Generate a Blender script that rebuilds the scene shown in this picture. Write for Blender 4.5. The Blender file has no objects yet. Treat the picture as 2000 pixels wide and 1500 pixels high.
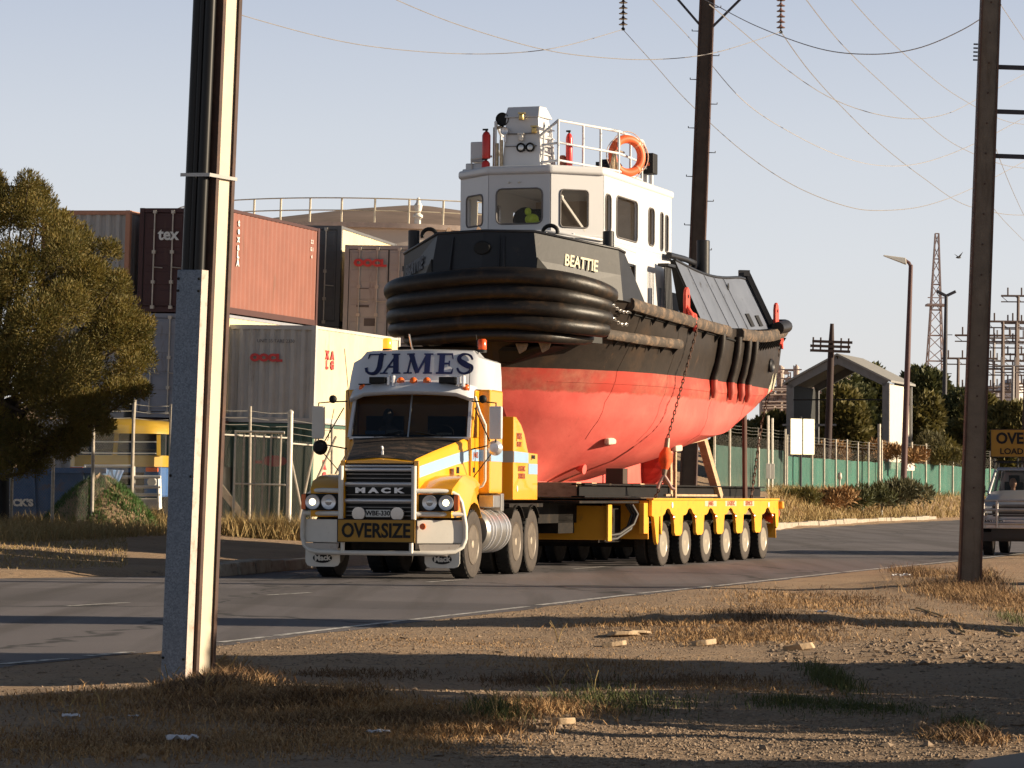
import bpy, math, random
from math import sin, cos, pi, radians, sqrt
from mathutils import Vector, Matrix, noise

random.seed(7)
SC = bpy.context.scene
COL = SC.collection

# ---------------------------------------------------------------- camera
F = 6000.0            # focal length in pixels of the 2000 px wide photograph
EYE = 1.30
ROLL = radians(0.4)
PITCH = math.atan((964 - 750) / F)
cam_d = bpy.data.cameras.new('camera')
cam = bpy.data.objects.new('camera', cam_d)
COL.objects.link(cam)
cam_d.sensor_width = 36.0
cam_d.lens = 36.0 * F / 2000.0
cam_d.clip_start = 0.3
cam_d.clip_end = 6000
RX = Matrix.Rotation(pi / 2 + PITCH, 4, 'X')
RZ = Matrix.Rotation(ROLL, 4, 'Z')
cam.matrix_world = Matrix.Translation((0, 0, EYE)) @ RX @ RZ
SC.camera = cam
CM = (RX @ RZ).to_3x3()

def ray(px, py):
    v = CM @ Vector(((px - 1000) / F, (750 - py) / F, -1.0))
    return v / v.y

def W(px, py, Z):
    v = ray(px, py)
    return Vector((v.x * Z, Z, EYE + v.z * Z))

def G(px, py, z=0.0):
    v = ray(px, py)
    t = (z - EYE) / v.z
    return Vector((v.x * t, t, z))

# ---------------------------------------------------------------- sky, sun, exposure
SUN_EL = 15.0
SUN_AZ = -5.0          # degrees the sun stands behind the picture's right-hand side
world = bpy.data.worlds.new('World')
SC.world = world
world.use_nodes = True
nt = world.node_tree
bg = nt.nodes['Background']
sky = nt.nodes.new('ShaderNodeTexSky')
sky.sky_type = 'NISHITA'
sky.sun_disc = False
sky.sun_elevation = radians(SUN_EL)
sky.sun_rotation = radians(90 - SUN_AZ)
sky.air_density = 1.0
sky.dust_density = 1.5
sky.ozone_density = 1.0
bg.inputs['Strength'].default_value = 0.05
# the pale evening band low in the sky, blending into the Nishita dome above it
_tc = nt.nodes.new('ShaderNodeTexCoord')
_sx = nt.nodes.new('ShaderNodeSeparateXYZ')
nt.links.new(_tc.outputs['Generated'], _sx.inputs[0])
_cr = nt.nodes.new('ShaderNodeValToRGB')
_el = _cr.color_ramp.elements
_el[0].position = 0.0; _el[0].color = (0.66, 0.625, 0.605, 1)
_el[1].position = 0.34; _el[1].color = (0.10, 0.125, 0.18, 1)
for _p, _c in ((0.035, (0.66, 0.655, 0.645)), (0.075, (0.625, 0.650, 0.680)), (0.115, (0.565, 0.605, 0.665)), (0.165, (0.445, 0.500, 0.605))):
    _e = _el.new(_p); _e.color = (*_c, 1)
nt.links.new(_sx.outputs['Z'], _cr.inputs[0])
_k = nt.nodes.new('ShaderNodeVectorMath'); _k.operation = 'SCALE'
_k.inputs['Scale'].default_value = 0.62 / 0.05
nt.links.new(_cr.outputs[0], _k.inputs[0])
_mr = nt.nodes.new('ShaderNodeMapRange')
_mr.inputs[1].default_value = 0.17; _mr.inputs[2].default_value = 0.40
nt.links.new(_sx.outputs['Z'], _mr.inputs[0])
_mx = nt.nodes.new('ShaderNodeMix'); _mx.data_type = 'RGBA'
nt.links.new(_mr.outputs[0], _mx.inputs[0])
_k2 = nt.nodes.new('ShaderNodeVectorMath'); _k2.operation = 'SCALE'; _k2.inputs['Scale'].default_value = 0.70
nt.links.new(sky.outputs['Color'], _k2.inputs[0])
nt.links.new(_k.outputs[0], _mx.inputs[6]); nt.links.new(_k2.outputs[0], _mx.inputs[7])
nt.links.new(_mx.outputs[2], bg.inputs['Color'])

sd = bpy.data.lights.new('sun', 'SUN')
sd.energy = 5.0
sd.angle = radians(0.5)
sd.color = (1.0, 0.82, 0.59)
sun = bpy.data.objects.new('sun', sd)
COL.objects.link(sun)
sdir = Vector((cos(radians(SUN_EL)) * cos(radians(SUN_AZ)), cos(radians(SUN_EL)) * sin(radians(SUN_AZ)), sin(radians(SUN_EL))))
sun.rotation_euler = sdir.to_track_quat('Z', 'Y').to_euler()
sun.location = (30, 0, 20)

SC.view_settings.view_transform = 'Standard'
SC.view_settings.look = 'None'
SC.view_settings.gamma = 1.0
SC.view_settings.exposure = 0.88
SC.render.engine = 'CYCLES'

# ---------------------------------------------------------------- materials
def new_mat(name):
    m = bpy.data.materials.new(name)
    m.use_nodes = True
    return m, m.node_tree, m.node_tree.nodes['Principled BSDF']

def mixc(nt, fac, a, b, mode='MIX'):
    n = nt.nodes.new('ShaderNodeMix')
    n.data_type = 'RGBA'
    n.blend_type = mode
    for s, v in ((n.inputs[0], fac), (n.inputs[6], a), (n.inputs[7], b)):
        if isinstance(v, (int, float)):
            s.default_value = v
        elif isinstance(v, (tuple, list)):
            s.default_value = (*v[:3], 1)
        else:
            nt.links.new(v, s)
    return n.outputs[2]

def ramp(nt, src, a, b, ca=0.0, cb=1.0):
    n = nt.nodes.new('ShaderNodeMapRange')
    n.inputs[1].default_value = a; n.inputs[2].default_value = b
    n.inputs[3].default_value = ca; n.inputs[4].default_value = cb
    nt.links.new(src, n.inputs[0])
    return n.outputs[0]

def noise_tex(nt, scale, detail=4, rough=0.6, stretch=None, coord='Object'):
    tc = nt.nodes.new('ShaderNodeTexCoord')
    n = nt.nodes.new('ShaderNodeTexNoise')
    n.inputs['Scale'].default_value = scale
    n.inputs['Detail'].default_value = detail
    n.inputs['Roughness'].default_value = rough
    src = tc.outputs[coord]
    if stretch:
        mp = nt.nodes.new('ShaderNodeMapping')
        mp.inputs['Scale'].default_value = stretch
        nt.links.new(src, mp.inputs[0]); src = mp.outputs[0]
    nt.links.new(src, n.inputs['Vector'])
    return n.outputs['Fac']

def add_bump(nt, bs, src, strength, dist):
    b = nt.nodes.new('ShaderNodeBump')
    b.inputs['Strength'].default_value = strength
    b.inputs['Distance'].default_value = dist
    nt.links.new(src, b.inputs['Height'])
    nt.links.new(b.outputs[0], bs.inputs['Normal'])

MATS = {}
def mat(name, col, rough=0.6, metal=0.0, var=0.15, scale=3.0, dirt=None, dscale=2.0, dlo=0.52, dhi=0.7,
        bump=0.0, bscale=20.0, stretch=None, coat=0.0, spec=0.5):
    """painted, worn or natural surface: base colour, tonal variation, patches of dirt or rust"""
    if name in MATS:
        return MATS[name]
    m, nt, bs = new_mat(name)
    bs.inputs['Roughness'].default_value = rough
    bs.inputs['Metallic'].default_value = metal
    bs.inputs['Specular IOR Level'].default_value = spec
    bs.inputs['Coat Weight'].default_value = coat
    n = noise_tex(nt, scale, 5, 0.65)
    lo = tuple(c * (1 - var) for c in col); hi = tuple(min(1, c * (1 + var)) for c in col)
    c = mixc(nt, ramp(nt, n, 0.3, 0.7), lo, hi)
    if dirt:
        d = noise_tex(nt, dscale, 8, 0.7, stretch)
        c = mixc(nt, ramp(nt, d, dlo, dhi), c, dirt)
    nt.links.new(c, bs.inputs['Base Color'])
    if bump:
        add_bump(nt, bs, noise_tex(nt, bscale, 6, 0.7), bump, 0.02)
    MATS[name] = m
    return m

def emis(name, col, emit, strength):
    m, nt, bs = new_mat(name)
    bs.inputs['Base Color'].default_value = (*col, 1)
    bs.inputs['Emission Color'].default_value = (*emit, 1)
    bs.inputs['Emission Strength'].default_value = strength
    bs.inputs['Roughness'].default_value = 0.2
    return m

def glass(name, col, rough=0.03, alpha=None):
    m, nt, bs = new_mat(name)
    bs.inputs['Base Color'].default_value = (*col, 1)
    bs.inputs['Roughness'].default_value = rough
    bs.inputs['IOR'].default_value = 1.45
    if alpha is not None:
        bs.inputs['Alpha'].default_value = alpha
    return m

# ---------------------------------------------------------------- mesh builder
class MB:
    def __init__(s):
        s.v = []; s.f = []; s.mi = []; s.m = 0
        s.T = None
    def vert(s, p):
        p = Vector(p)
        if s.T is not None: p = s.T @ p
        s.v.append(p); return len(s.v) - 1
    def face(s, ids):
        s.f.append(tuple(ids)); s.mi.append(s.m)
    def poly(s, pts):
        s.face([s.vert(p) for p in pts])
    def box(s, x0, x1, y0, y1, z0, z1, M=None):
        ps = [(x0,y0,z0),(x1,y0,z0),(x1,y1,z0),(x0,y1,z0),(x0,y0,z1),(x1,y0,z1),(x1,y1,z1),(x0,y1,z1)]
        if M is not None: ps = [M @ Vector(p) for p in ps]
        b = [s.vert(p) for p in ps]
        for q in ((0,3,2,1),(4,5,6,7),(0,1,5,4),(1,2,6,5),(2,3,7,6),(3,0,4,7)):
            s.face([b[i] for i in q])
        return s
    def hexa(s, ps):
        b = [s.vert(p) for p in ps]
        for q in ((0,3,2,1),(4,5,6,7),(0,1,5,4),(1,2,6,5),(2,3,7,6),(3,0,4,7)):
            s.face([b[i] for i in q])
        return s
    def beam(s, a, b, w, h, up=(0,0,1)):
        a = Vector(a); b = Vector(b); d = (b - a).normalized(); up = Vector(up)
        x = d.cross(up)
        if x.length < 1e-4: x = d.cross(Vector((1,0,0)))
        x.normalize(); y = x.cross(d).normalized()
        x *= w / 2; y *= h / 2
        return s.hexa([a-x-y, a+x-y, b+x-y, b-x-y, a-x+y, a+x+y, b+x+y, b-x+y])
    def tube(s, pts, r, n=8, cap=True, rs=None):
        pts = [Vector(p) for p in pts]
        rings = []
        prev = None
        for i, p in enumerate(pts):
            if i == 0: t = pts[1] - pts[0]
            elif i == len(pts) - 1: t = pts[-1] - pts[-2]
            else: t = (pts[i+1] - p).normalized() + (p - pts[i-1]).normalized()
            if t.length < 1e-9: t = Vector((0,0,1))
            t.normalize()
            if prev is None:
                a = t.cross(Vector((0,0,1)))
                if a.length < 0.05: a = t.cross(Vector((1,0,0)))
            else:
                a = prev - t * prev.dot(t)
            a.normalize(); prev = a
            b = t.cross(a)
            rr = rs[i] if rs else r
            rings.append([s.vert(p + a * (rr*cos(2*pi*k/n)) + b * (rr*sin(2*pi*k/n))) for k in range(n)])
        for i in range(len(rings)-1):
            for k in range(n):
                s.face((rings[i][k], rings[i+1][k], rings[i+1][(k+1)%n], rings[i][(k+1)%n]))
        if cap:
            s.face(rings[0]); s.face(rings[-1][::-1])
        return s
    def lathe(s, prof, c=(0,0,0), axis='Z', n=24, M=None):
        """prof: (radius, height) pairs along the axis"""
        c = Vector(c); rings = []
        for r, h in prof:
            ring = []
            for k in range(n):
                a = 2*pi*k/n
                if axis == 'Z': p = Vector((r*cos(a), r*sin(a), h))
                elif axis == 'X': p = Vector((h, r*cos(a), r*sin(a)))
                else: p = Vector((r*cos(a), h, r*sin(a)))
                if M is not None: p = M @ p
                ring.append(s.vert(c + p))
            rings.append(ring)
        for i in range(len(rings)-1):
            for k in range(n):
                s.face((rings[i][k], rings[i][(k+1)%n], rings[i+1][(k+1)%n], rings[i+1][k]))
        if prof[0][0] > 1e-5: s.face(rings[0][::-1])
        if prof[-1][0] > 1e-5: s.face(rings[-1])
        return s
    def prism(s, pts, vec):
        """extrude a planar polygon by vec"""
        vec = Vector(vec)
        a = [s.vert(p) for p in pts]; b = [s.vert(Vector(p) + vec) for p in pts]
        s.face(a[::-1]); s.face(b)
        n = len(pts)
        for i in range(n):
            s.face((a[i], a[(i+1)%n], b[(i+1)%n], b[i]))
        return s
    def grid(s, rows, flip=False):
        ids = [[s.vert(p) for p in r] for r in rows]
        for i in range(len(ids)-1):
            for j in range(len(ids[0])-1):
                q = (ids[i][j], ids[i][j+1], ids[i+1][j+1], ids[i+1][j])
                s.face(q[::-1] if flip else q)
        return s
    def ell(s, c, r, n=12, m=8, M=None):
        prof = [(sin(pi*i/m), -cos(pi*i/m)) for i in range(m+1)]
        c = Vector(c)
        S = Matrix.Diagonal((r[0], r[1], r[2]))
        if M is not None: S = M.to_3x3() @ S
        prof[0] = (0.001, -1); prof[-1] = (0.001, 1)
        return s.lathe(prof, c, 'Z', n, S)
    def build(s, name, mats, parent=None, smooth=None, bevel=0.0, loc=None, rot=None, segs=2, fix=True, solid=0.0):
        me = bpy.data.meshes.new(name)
        me.from_pydata([tuple(v) for v in s.v], [], s.f)
        if not isinstance(mats, (list, tuple)): mats = [mats]
        for m in mats: me.materials.append(m)
        if len(mats) > 1:
            me.polygons.foreach_set('material_index', s.mi)
        if fix:
            import bmesh
            bm = bmesh.new(); bm.from_mesh(me)
            bmesh.ops.recalc_face_normals(bm, faces=bm.faces)
            bm.to_mesh(me); bm.free()
        if smooth is not None:
            me.polygons.foreach_set('use_smooth', [True]*len(me.polygons))
            me.set_sharp_from_angle(angle=radians(smooth))
        me.update()
        o = bpy.data.objects.new(name, me)
        COL.objects.link(o)
        if parent is not None: o.parent = parent
        if loc is not None: o.location = loc
        if rot is not None: o.rotation_euler = rot
        if solid:
            md = o.modifiers.new('thickness', 'SOLIDIFY'); md.thickness = solid; md.offset = -1
        if bevel:
            md = o.modifiers.new('edge', 'BEVEL'); md.width = bevel; md.segments = segs
            md.limit_method = 'ANGLE'; md.angle_limit = radians(35); md.harden_normals = False
        return o

def tag(o, label, cat, group=None, kind=None):
    o['label'] = label; o['category'] = cat
    if group: o['group'] = group
    if kind: o['kind'] = kind
    return o

def struct(o):
    o['kind'] = 'structure'
    return o

def stuff(o, label, cat):
    return tag(o, label, cat, kind='stuff')

def empty(name, loc=(0,0,0), rot=(0,0,0)):
    e = bpy.data.objects.new(name, None)
    COL.objects.link(e)
    e.location = loc; e.rotation_euler = rot
    e.empty_display_size = 0.2
    return e

CHILD = {}
def kids(o):
    return [c for c in COL.objects if c.parent == o]
def copy_tree(o, parent=None):
    ks = kids(o)
    c = o.copy(); COL.objects.link(c)
    if parent is not None: c.parent = parent
    for k in ks: copy_tree(k, c)
    return c

# ---------------------------------------------------------------- lettering
def text_into(mb, s, M, height, depth=0.004, bold=0.0, squeeze=1.0, align='CENTER'):
    cu = bpy.data.curves.new('lettering', 'FONT')
    cu.body = s; cu.align_x = align; cu.align_y = 'CENTER'
    cu.size = height * 1.38; cu.extrude = depth / 2; cu.offset = bold; cu.resolution_u = 3
    ob = bpy.data.objects.new('lettering', cu)
    me = bpy.data.meshes.new_from_object(ob)
    base = len(mb.v)
    for v in me.vertices:
        mb.v.append(M @ Vector((v.co.x * squeeze, v.co.y, v.co.z)))
    for p in me.polygons:
        mb.f.append(tuple(i + base for i in p.vertices)); mb.mi.append(mb.m)
    bpy.data.objects.remove(ob); bpy.data.curves.remove(cu); bpy.data.meshes.remove(me)

def plane_M(o, xdir, up):
    """matrix mapping text x/y to xdir/up with origin o"""
    x = Vector(xdir).normalized(); y = Vector(up).normalized(); z = x.cross(y).normalized(); y = z.cross(x)
    M = Matrix.Identity(4)
    for i in range(3):
        M[i][0] = x[i]; M[i][1] = y[i]; M[i][2] = z[i]; M[i][3] = o[i]
    return M

def lettering(s, parent, m, o, xdir, up, height, depth=0.006, bold=0.0, squeeze=1.0, name='lettering'):
    mb = MB()
    text_into(mb, s, plane_M(o, xdir, up), height, depth, bold, squeeze)
    return mb.build(name, m, parent, fix=False)

def lerp(a, b, t): return a + (b - a) * t
def sst(a, b, x):
    t = max(0, min(1, (x - a) / (b - a))); return t*t*(3-2*t)
# ================================================================ GROUND, ROAD
D = Vector((sin(radians(18.5)), cos(radians(18.5)), 0))
N = Vector((cos(radians(18.5)), -sin(radians(18.5)), 0))
near_px = [(-900,1425),(-400,1353),(0,1300),(170,1282),(320,1267),(430,1257),(600,1237),(800,1213),(1000,1191),(1200,1165),(1500,1134),(1700,1112),(1860,1097),(2000,1081),(2300,1057)]
NEAR = [G(*p) for p in near_px]
far_px = [(-500,1131),(0,1130),(230,1127),(420,1125),(600,1113),(800,1098),(1100,1072),(1350,1050),(1545,1033),(1700,1024),(1860,1016),(2100,1010)]
FAR = [G(*p) for p in far_px]
NEAR = [NEAR[0] - D*30] + NEAR + [NEAR[-1] + D*150]
FAR = [FAR[0] + Vector((-12,-14,0))] + FAR + [FAR[-1] + D*120]
def lat(p): return p[0]*N.x + p[1]*N.y
def along(p): return p[0]*D.x + p[1]*D.y
NS = [(along(p), lat(p)) for p in NEAR]
FS = sorted((along(p), lat(p)) for p in FAR)
def interp(T, s):
    if s <= T[0][0]: return T[0][1]
    for (a, va), (b, vb) in zip(T, T[1:]):
        if s <= b: return va + (vb - va) * (s - a) / max(b - a, 1e-6)
    return T[-1][1]
MOUNDS = []   # x, y, radius x, radius y, height
def mound(px, py, rx, ry, h):
    g = G(px, py); MOUNDS.append((g.x, g.y, rx, ry, h))
mound(420, 1350, 1.0, 0.8, 0.04)
mound(560, 1380, 1.1, 0.8, 0.07)
mound(830, 1400, 1.0, 0.7, 0.05)
mound(1420, 1215, 2.0, 0.9, 0.13)
mound(1895, 1150, 1.6, 1.6, 0.14)
mound(1260, 1240, 1.2, 0.5, 0.06)
mound(1700, 1240, 1.6, 0.7, 0.07)
def near_of(x, y):
    return lat((x, y)) - interp(NS, along((x, y)))     # >0 on the camera's side of the road
def far_of(x, y):
    return interp(FS, along((x, y))) - lat((x, y))      # >0 beyond the road
def hgt(x, y):
    dn = near_of(x, y); df = far_of(x, y)
    z = 0.0
    if dn > 0:
        k = sst(0.0, 1.5, dn)
        z = k * (0.05 * noise.noise((x*0.35, y*0.35, 1.0)) + 0.018 * noise.noise((x*1.7, y*1.7, 3.0)) + 0.01)
        if dn > 0.2:
            for mx, my, rx, ry, h in MOUNDS:
                q = ((x-mx)/rx)**2 + ((y-my)/ry)**2
                if q < 6: z += h * math.exp(-q) * (1 + 0.5*noise.noise((x*3, y*3, 9)))* sst(0.1, 0.8, dn)
    elif df > 0:
        left = 0.42 * sst(0.0, 10.0, df) + 0.10 * sst(0, 0.5, df)
        right = 1.35 * sst(0.3, 4.5, df) + 0.12 * sst(0, 0.5, df) + 2.9 * sst(9, 26, df)
        w = sst(70, 110, y)
        z = lerp(left, right, w) + sst(0.3, 3, df) * 0.05 * noise.noise((x*0.5, y*0.5, 5))
    return z

def ground_z(x, y): return hgt(x, y)
def GT(px, py):
    """point of the terrain seen at a pixel"""
    v = ray(px, py)
    t = 8.0
    while t < 600:
        x, y, z = v.x*t, t, EYE + v.z*t
        if z <= hgt(x, y): break
        t *= 1.004
    return Vector((v.x*t, t, hgt(v.x*t, t)))

# ground sheet: radial-ish grid, fine near the camera
ys = [-60, -30, -10, 0, 5, 9]
y = 9.0
while y < 230:
    y *= 1.0085 if y < 60 else 1.018
    ys.append(y)
ys += [260, 320, 420, 600, 1000, 1800, 3500]
rows = []
for y in ys:
    half = max(14, abs(y) * 0.30)
    row = []
    nx = 150
    for i in range(nx + 1):
        t = -1 + 2 * i / nx
        x = t * half
        if i == 0: x = -max(400, y*3)
        if i == nx: x = max(400, y*3)
        z = hgt(x, y) if abs(x) < half + 1 else hgt(t*half, y)
        if y > 300: z = min(z, 4.0)
        row.append((x, y, z))
    rows.append(row)

def ground_material():
    m, nt, bs = new_mat('dry_earth')
    n1 = noise_tex(nt, 0.35, 6, 0.65)
    n2 = noise_tex(nt, 3.5, 8, 0.75)
    n3 = noise_tex(nt, 38, 4, 0.7)
    c = mixc(nt, ramp(nt, n1, 0.38, 0.62), (0.56, 0.375, 0.225), (0.38, 0.25, 0.15))
    c = mixc(nt, ramp(nt, n2, 0.45, 0.62), c, (0.52, 0.37, 0.24))
    c = mixc(nt, ramp(nt, n2, 0.56, 0.66), c, (0.16, 0.10, 0.06))
    v = nt.nodes.new('ShaderNodeTexVoronoi'); v.inputs['Scale'].default_value = 26
    tc = nt.nodes.new('ShaderNodeTexCoord'); nt.links.new(tc.outputs['Object'], v.inputs['Vector'])
    sp = ramp(nt, v.outputs['Distance'], 0.10, 0.28, 0.75, 0.0)
    c = mixc(nt, sp, c, (0.62, 0.50, 0.37))
    c = mixc(nt, ramp(nt, n3, 0.35, 0.75), mixc(nt, 0.45, c, (0.03, 0.02, 0.012)), c)
    nt.links.new(c, bs.inputs['Base Color'])
    bs.inputs['Roughness'].default_value = 0.95
    ad = nt.nodes.new('ShaderNodeMath'); ad.operation = 'ADD'
    nt.links.new(n2, ad.inputs[0]); nt.links.new(n3, ad.inputs[1])
    add_bump(nt, bs, ad.outputs[0], 0.9, 0.05)
    return m
M_GROUND = ground_material()
gb = MB(); gb.grid(rows)
gnd = struct(gb.build('ground', M_GROUND, fix=False, smooth=60))

def asphalt():
    m, nt, bs = new_mat('asphalt')
    n1 = noise_tex(nt, 0.25, 5, 0.6)
    n2 = noise_tex(nt, 90, 3, 0.8)
    # tyre-polished lanes running along the road
    tc = nt.nodes.new('ShaderNodeTexCoord')
    mp = nt.nodes.new('ShaderNodeMapping'); mp.inputs['Rotation'].default_value = (0, 0, radians(18.5))
    mp.inputs['Scale'].default_value = (0.9, 0.03, 1)
    nn = nt.nodes.new('ShaderNodeTexNoise'); nn.inputs['Scale'].default_value = 1.6; nn.inputs['Detail'].default_value = 5
    nt.links.new(tc.outputs['Object'], mp.inputs[0]); nt.links.new(mp.outputs[0], nn.inputs['Vector'])
    c = mixc(nt, ramp(nt, n1, 0.35, 0.65), (0.122, 0.110, 0.120), (0.160, 0.143, 0.150))
    c = mixc(nt, ramp(nt, nn.outputs['Fac'], 0.46, 0.60), c, (0.085, 0.074, 0.076))
    c = mixc(nt, ramp(nt, n2, 0.3, 0.7), mixc(nt, 0.3, c, (0.02, 0.02, 0.02)), mixc(nt, 0.12, c, (0.4, 0.36, 0.32)))
    # darker repair patches and drips down the lane
    pn = noise_tex(nt, 0.18, 2, 0.3, (0.5, 1, 1)); c = mixc(nt, ramp(nt, pn, 0.585, 0.59, 0, 0.35), c, (0.05, 0.045, 0.045))
    dn = noise_tex(nt, 3.0, 3, 0.5); c = mixc(nt, ramp(nt, dn, 0.68, 0.72, 0, 0.5), c, (0.04, 0.036, 0.035))
    # sealed cracks
    v = nt.nodes.new('ShaderNodeTexVoronoi'); v.feature = 'DISTANCE_TO_EDGE'; v.inputs['Scale'].default_value = 0.22
    mp2 = nt.nodes.new('ShaderNodeMapping'); mp2.inputs['Rotation'].default_value = (0, 0, radians(18.5)); mp2.inputs['Scale'].default_value = (1, 0.4, 1)
    wn = nt.nodes.new('ShaderNodeTexNoise'); wn.inputs['Scale'].default_value = 1.5
    nt.links.new(tc.outputs['Object'], wn.inputs['Vector'])
    vm = nt.nodes.new('ShaderNodeVectorMath'); vm.operation = 'MULTIPLY_ADD'
    vm.inputs[1].default_value = (1.2, 1.2, 0)
    nt.links.new(wn.outputs['Color'], vm.inputs[0]); nt.links.new(tc.outputs['Object'], vm.inputs[2])
    nt.links.new(vm.outputs[0], mp2.inputs[0]); nt.links.new(mp2.outputs[0], v.inputs['Vector'])
    c = mixc(nt, ramp(nt, v.outputs['Distance'], 0.005, 0.013, 0.8, 0.0), c, (0.025, 0.024, 0.024))
    nt.links.new(c, bs.inputs['Base Color'])
    bs.inputs['Roughness'].default_value = 0.82
    add_bump(nt, bs, n2, 0.5, 0.01)
    return m
M_ROAD = asphalt()
rb = MB()
S0, S1 = -20.0, 300.0
rrows = []
s = S0
while s <= S1:
    a, b = interp(NS, s), interp(FS, s)
    # ragged near edge
    a += 0.16 + 0.12*noise.noise((s*0.9, 0, 0)) + 0.05*noise.noise((s*4, 2, 0))
    row = []
    for k in range(13):
        l = lerp(a, b, k/12)
        p = D*s + N*l
        row.append((p.x, p.y, 0.004))
    rrows.append(row)
    s += 0.5 if s < 90 else 4.0
rb.grid(rrows)
struct(rb.build('road', M_ROAD, fix=False))

M_PAINT = mat('worn_road_paint', (0.62, 0.60, 0.57), 0.8, var=0.1, dirt=(0.11, 0.10, 0.09), dscale=9, dlo=0.45, dhi=0.62)
def ribbon(mb, pts, w, z=0.009):
    rows = []
    for i, p in enumerate(pts):
        t = (pts[min(i+1, len(pts)-1)] - pts[max(i-1, 0)]).normalized()
        n = Vector((t.y, -t.x, 0)) * w / 2
        rows.append([(p.x-n.x, p.y-n.y, z), (p.x+n.x, p.y+n.y, z)])
    mb.grid(rows)
mb = MB()
def seg(px0, py0, px1, py1, w):
    a, b = G(px0, py0), G(px1, py1)
    ribbon(mb, [a.lerp(b, t/4) for t in range(5)], w)
# edge line, broken where it has worn away
for a, b, w in (((0,1299),(126,1288),.10), ((170,1283),(256,1275),.10), ((430,1256),(525,1245),.09), ((540,1243),(790,1213),.10), ((800,1212),(1030,1186),.09), ((1052,1183),(1236,1162),.11), ((1248,1160),(1390,1146),.10), ((1400,1145),(1640,1119),.10), ((1650,1118),(1870,1096),.10), ((1880,1095),(2000,1081),.10)):
    seg(*a, *b, w)
for a, b in (((-260,1214),(-150,1207)), ((130,1185),(250,1178)), ((520,1163.5),(606,1158.5)), ((835,1138),(905,1133)), ((1120,1112),(1180,1107.5)), ((1360,1090),(1400,1087))):
    seg(*a, *b, 0.09)
struct(mb.build('road_markings', M_PAINT, fix=False))

# driveway apron dirt on the left, sealed
M_CONC = mat('old_concrete', (0.36, 0.31, 0.25), 0.9, var=0.2, scale=4, dirt=(0.16, 0.12, 0.09), dscale=5, bump=0.4, bscale=30)
def kerb_run(name, pxs, n_st, h, w, label):
    mb = MB()
    pts = [G(*p) for p in pxs]
    total = []
    for a, b in zip(pts, pts[1:]):
        k = max(1, int((b - a).length / n_st))
        for i in range(k):
            total.append((a.lerp(b, i/k), a.lerp(b, (i+1)/k)))
    for i, (p, q) in enumerate(total):
        d = (q - p).normalized(); n = Vector((-d.y, d.x, 0))
        if n.y < 0: n = -n
        p = p + d*0.02; q = q - d*0.02
        hh = h * random.uniform(0.85, 1.1); j = random.uniform(-0.03, 0.03)
        p = p + n*j; q = q + n*j
        mb.hexa([p, q, q+n*w, p+n*w, p+n*0.03+Vector((0,0,hh)), q+n*0.03+Vector((0,0,hh)), q+n*w+Vector((0,0,hh)), p+n*w+Vector((0,0,hh))])
    o = mb.build(name, M_CONC, bevel=0.02)
    return o
o = kerb_run('kerb', [(1500,1037),(1560,1031),(1620,1028),(1700,1023),(1762,1020),(1830,1017)], 2.2, 0.26, 0.35, '')
struct(o)
o = kerb_run('kerb', [(436,1127),(500,1121),(560,1115),(640,1109)], 0.9, 0.20, 0.40, '')
struct(o)
# ================================================================ CONTAINERS
TILT = radians(1.3)
def cont_mats(key, col, dark=None):
    return mat('container_' + key, col, 0.65, var=0.10, scale=1.5, dirt=(0.10, 0.055, 0.035), dscale=1.6, dlo=0.62, dhi=0.80, stretch=(1, 1, 0.25), bump=0.05)
M_ROD = mat('galvanised_bar', (0.52, 0.47, 0.40), 0.5, 0.3, var=0.2)
M_SEAL = mat('door_seal_rubber', (0.03, 0.03, 0.03), 0.8)

def corr(mb, p0, p1, z0, z1, depth, pitch, nrm):
    """trapezoidal corrugated sheet from p0 to p1"""
    p0 = Vector(p0); p1 = Vector(p1); L = (p1-p0).length; d = (p1-p0)/L; nrm = Vector(nrm)
    n = max(2, round(L/pitch)); pt = L/n
    prof = []
    for i in range(n):
        b = i*pt
        prof += [(b, 0), (b+pt*0.32, 0), (b+pt*0.5, 1), (b+pt*0.82, 1)]
    prof.append((L, 0))
    mb.grid([[p0 + d*s - nrm*depth*q + Vector((0,0,z)) for s, q in prof] for z in (z0, z1)])

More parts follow.
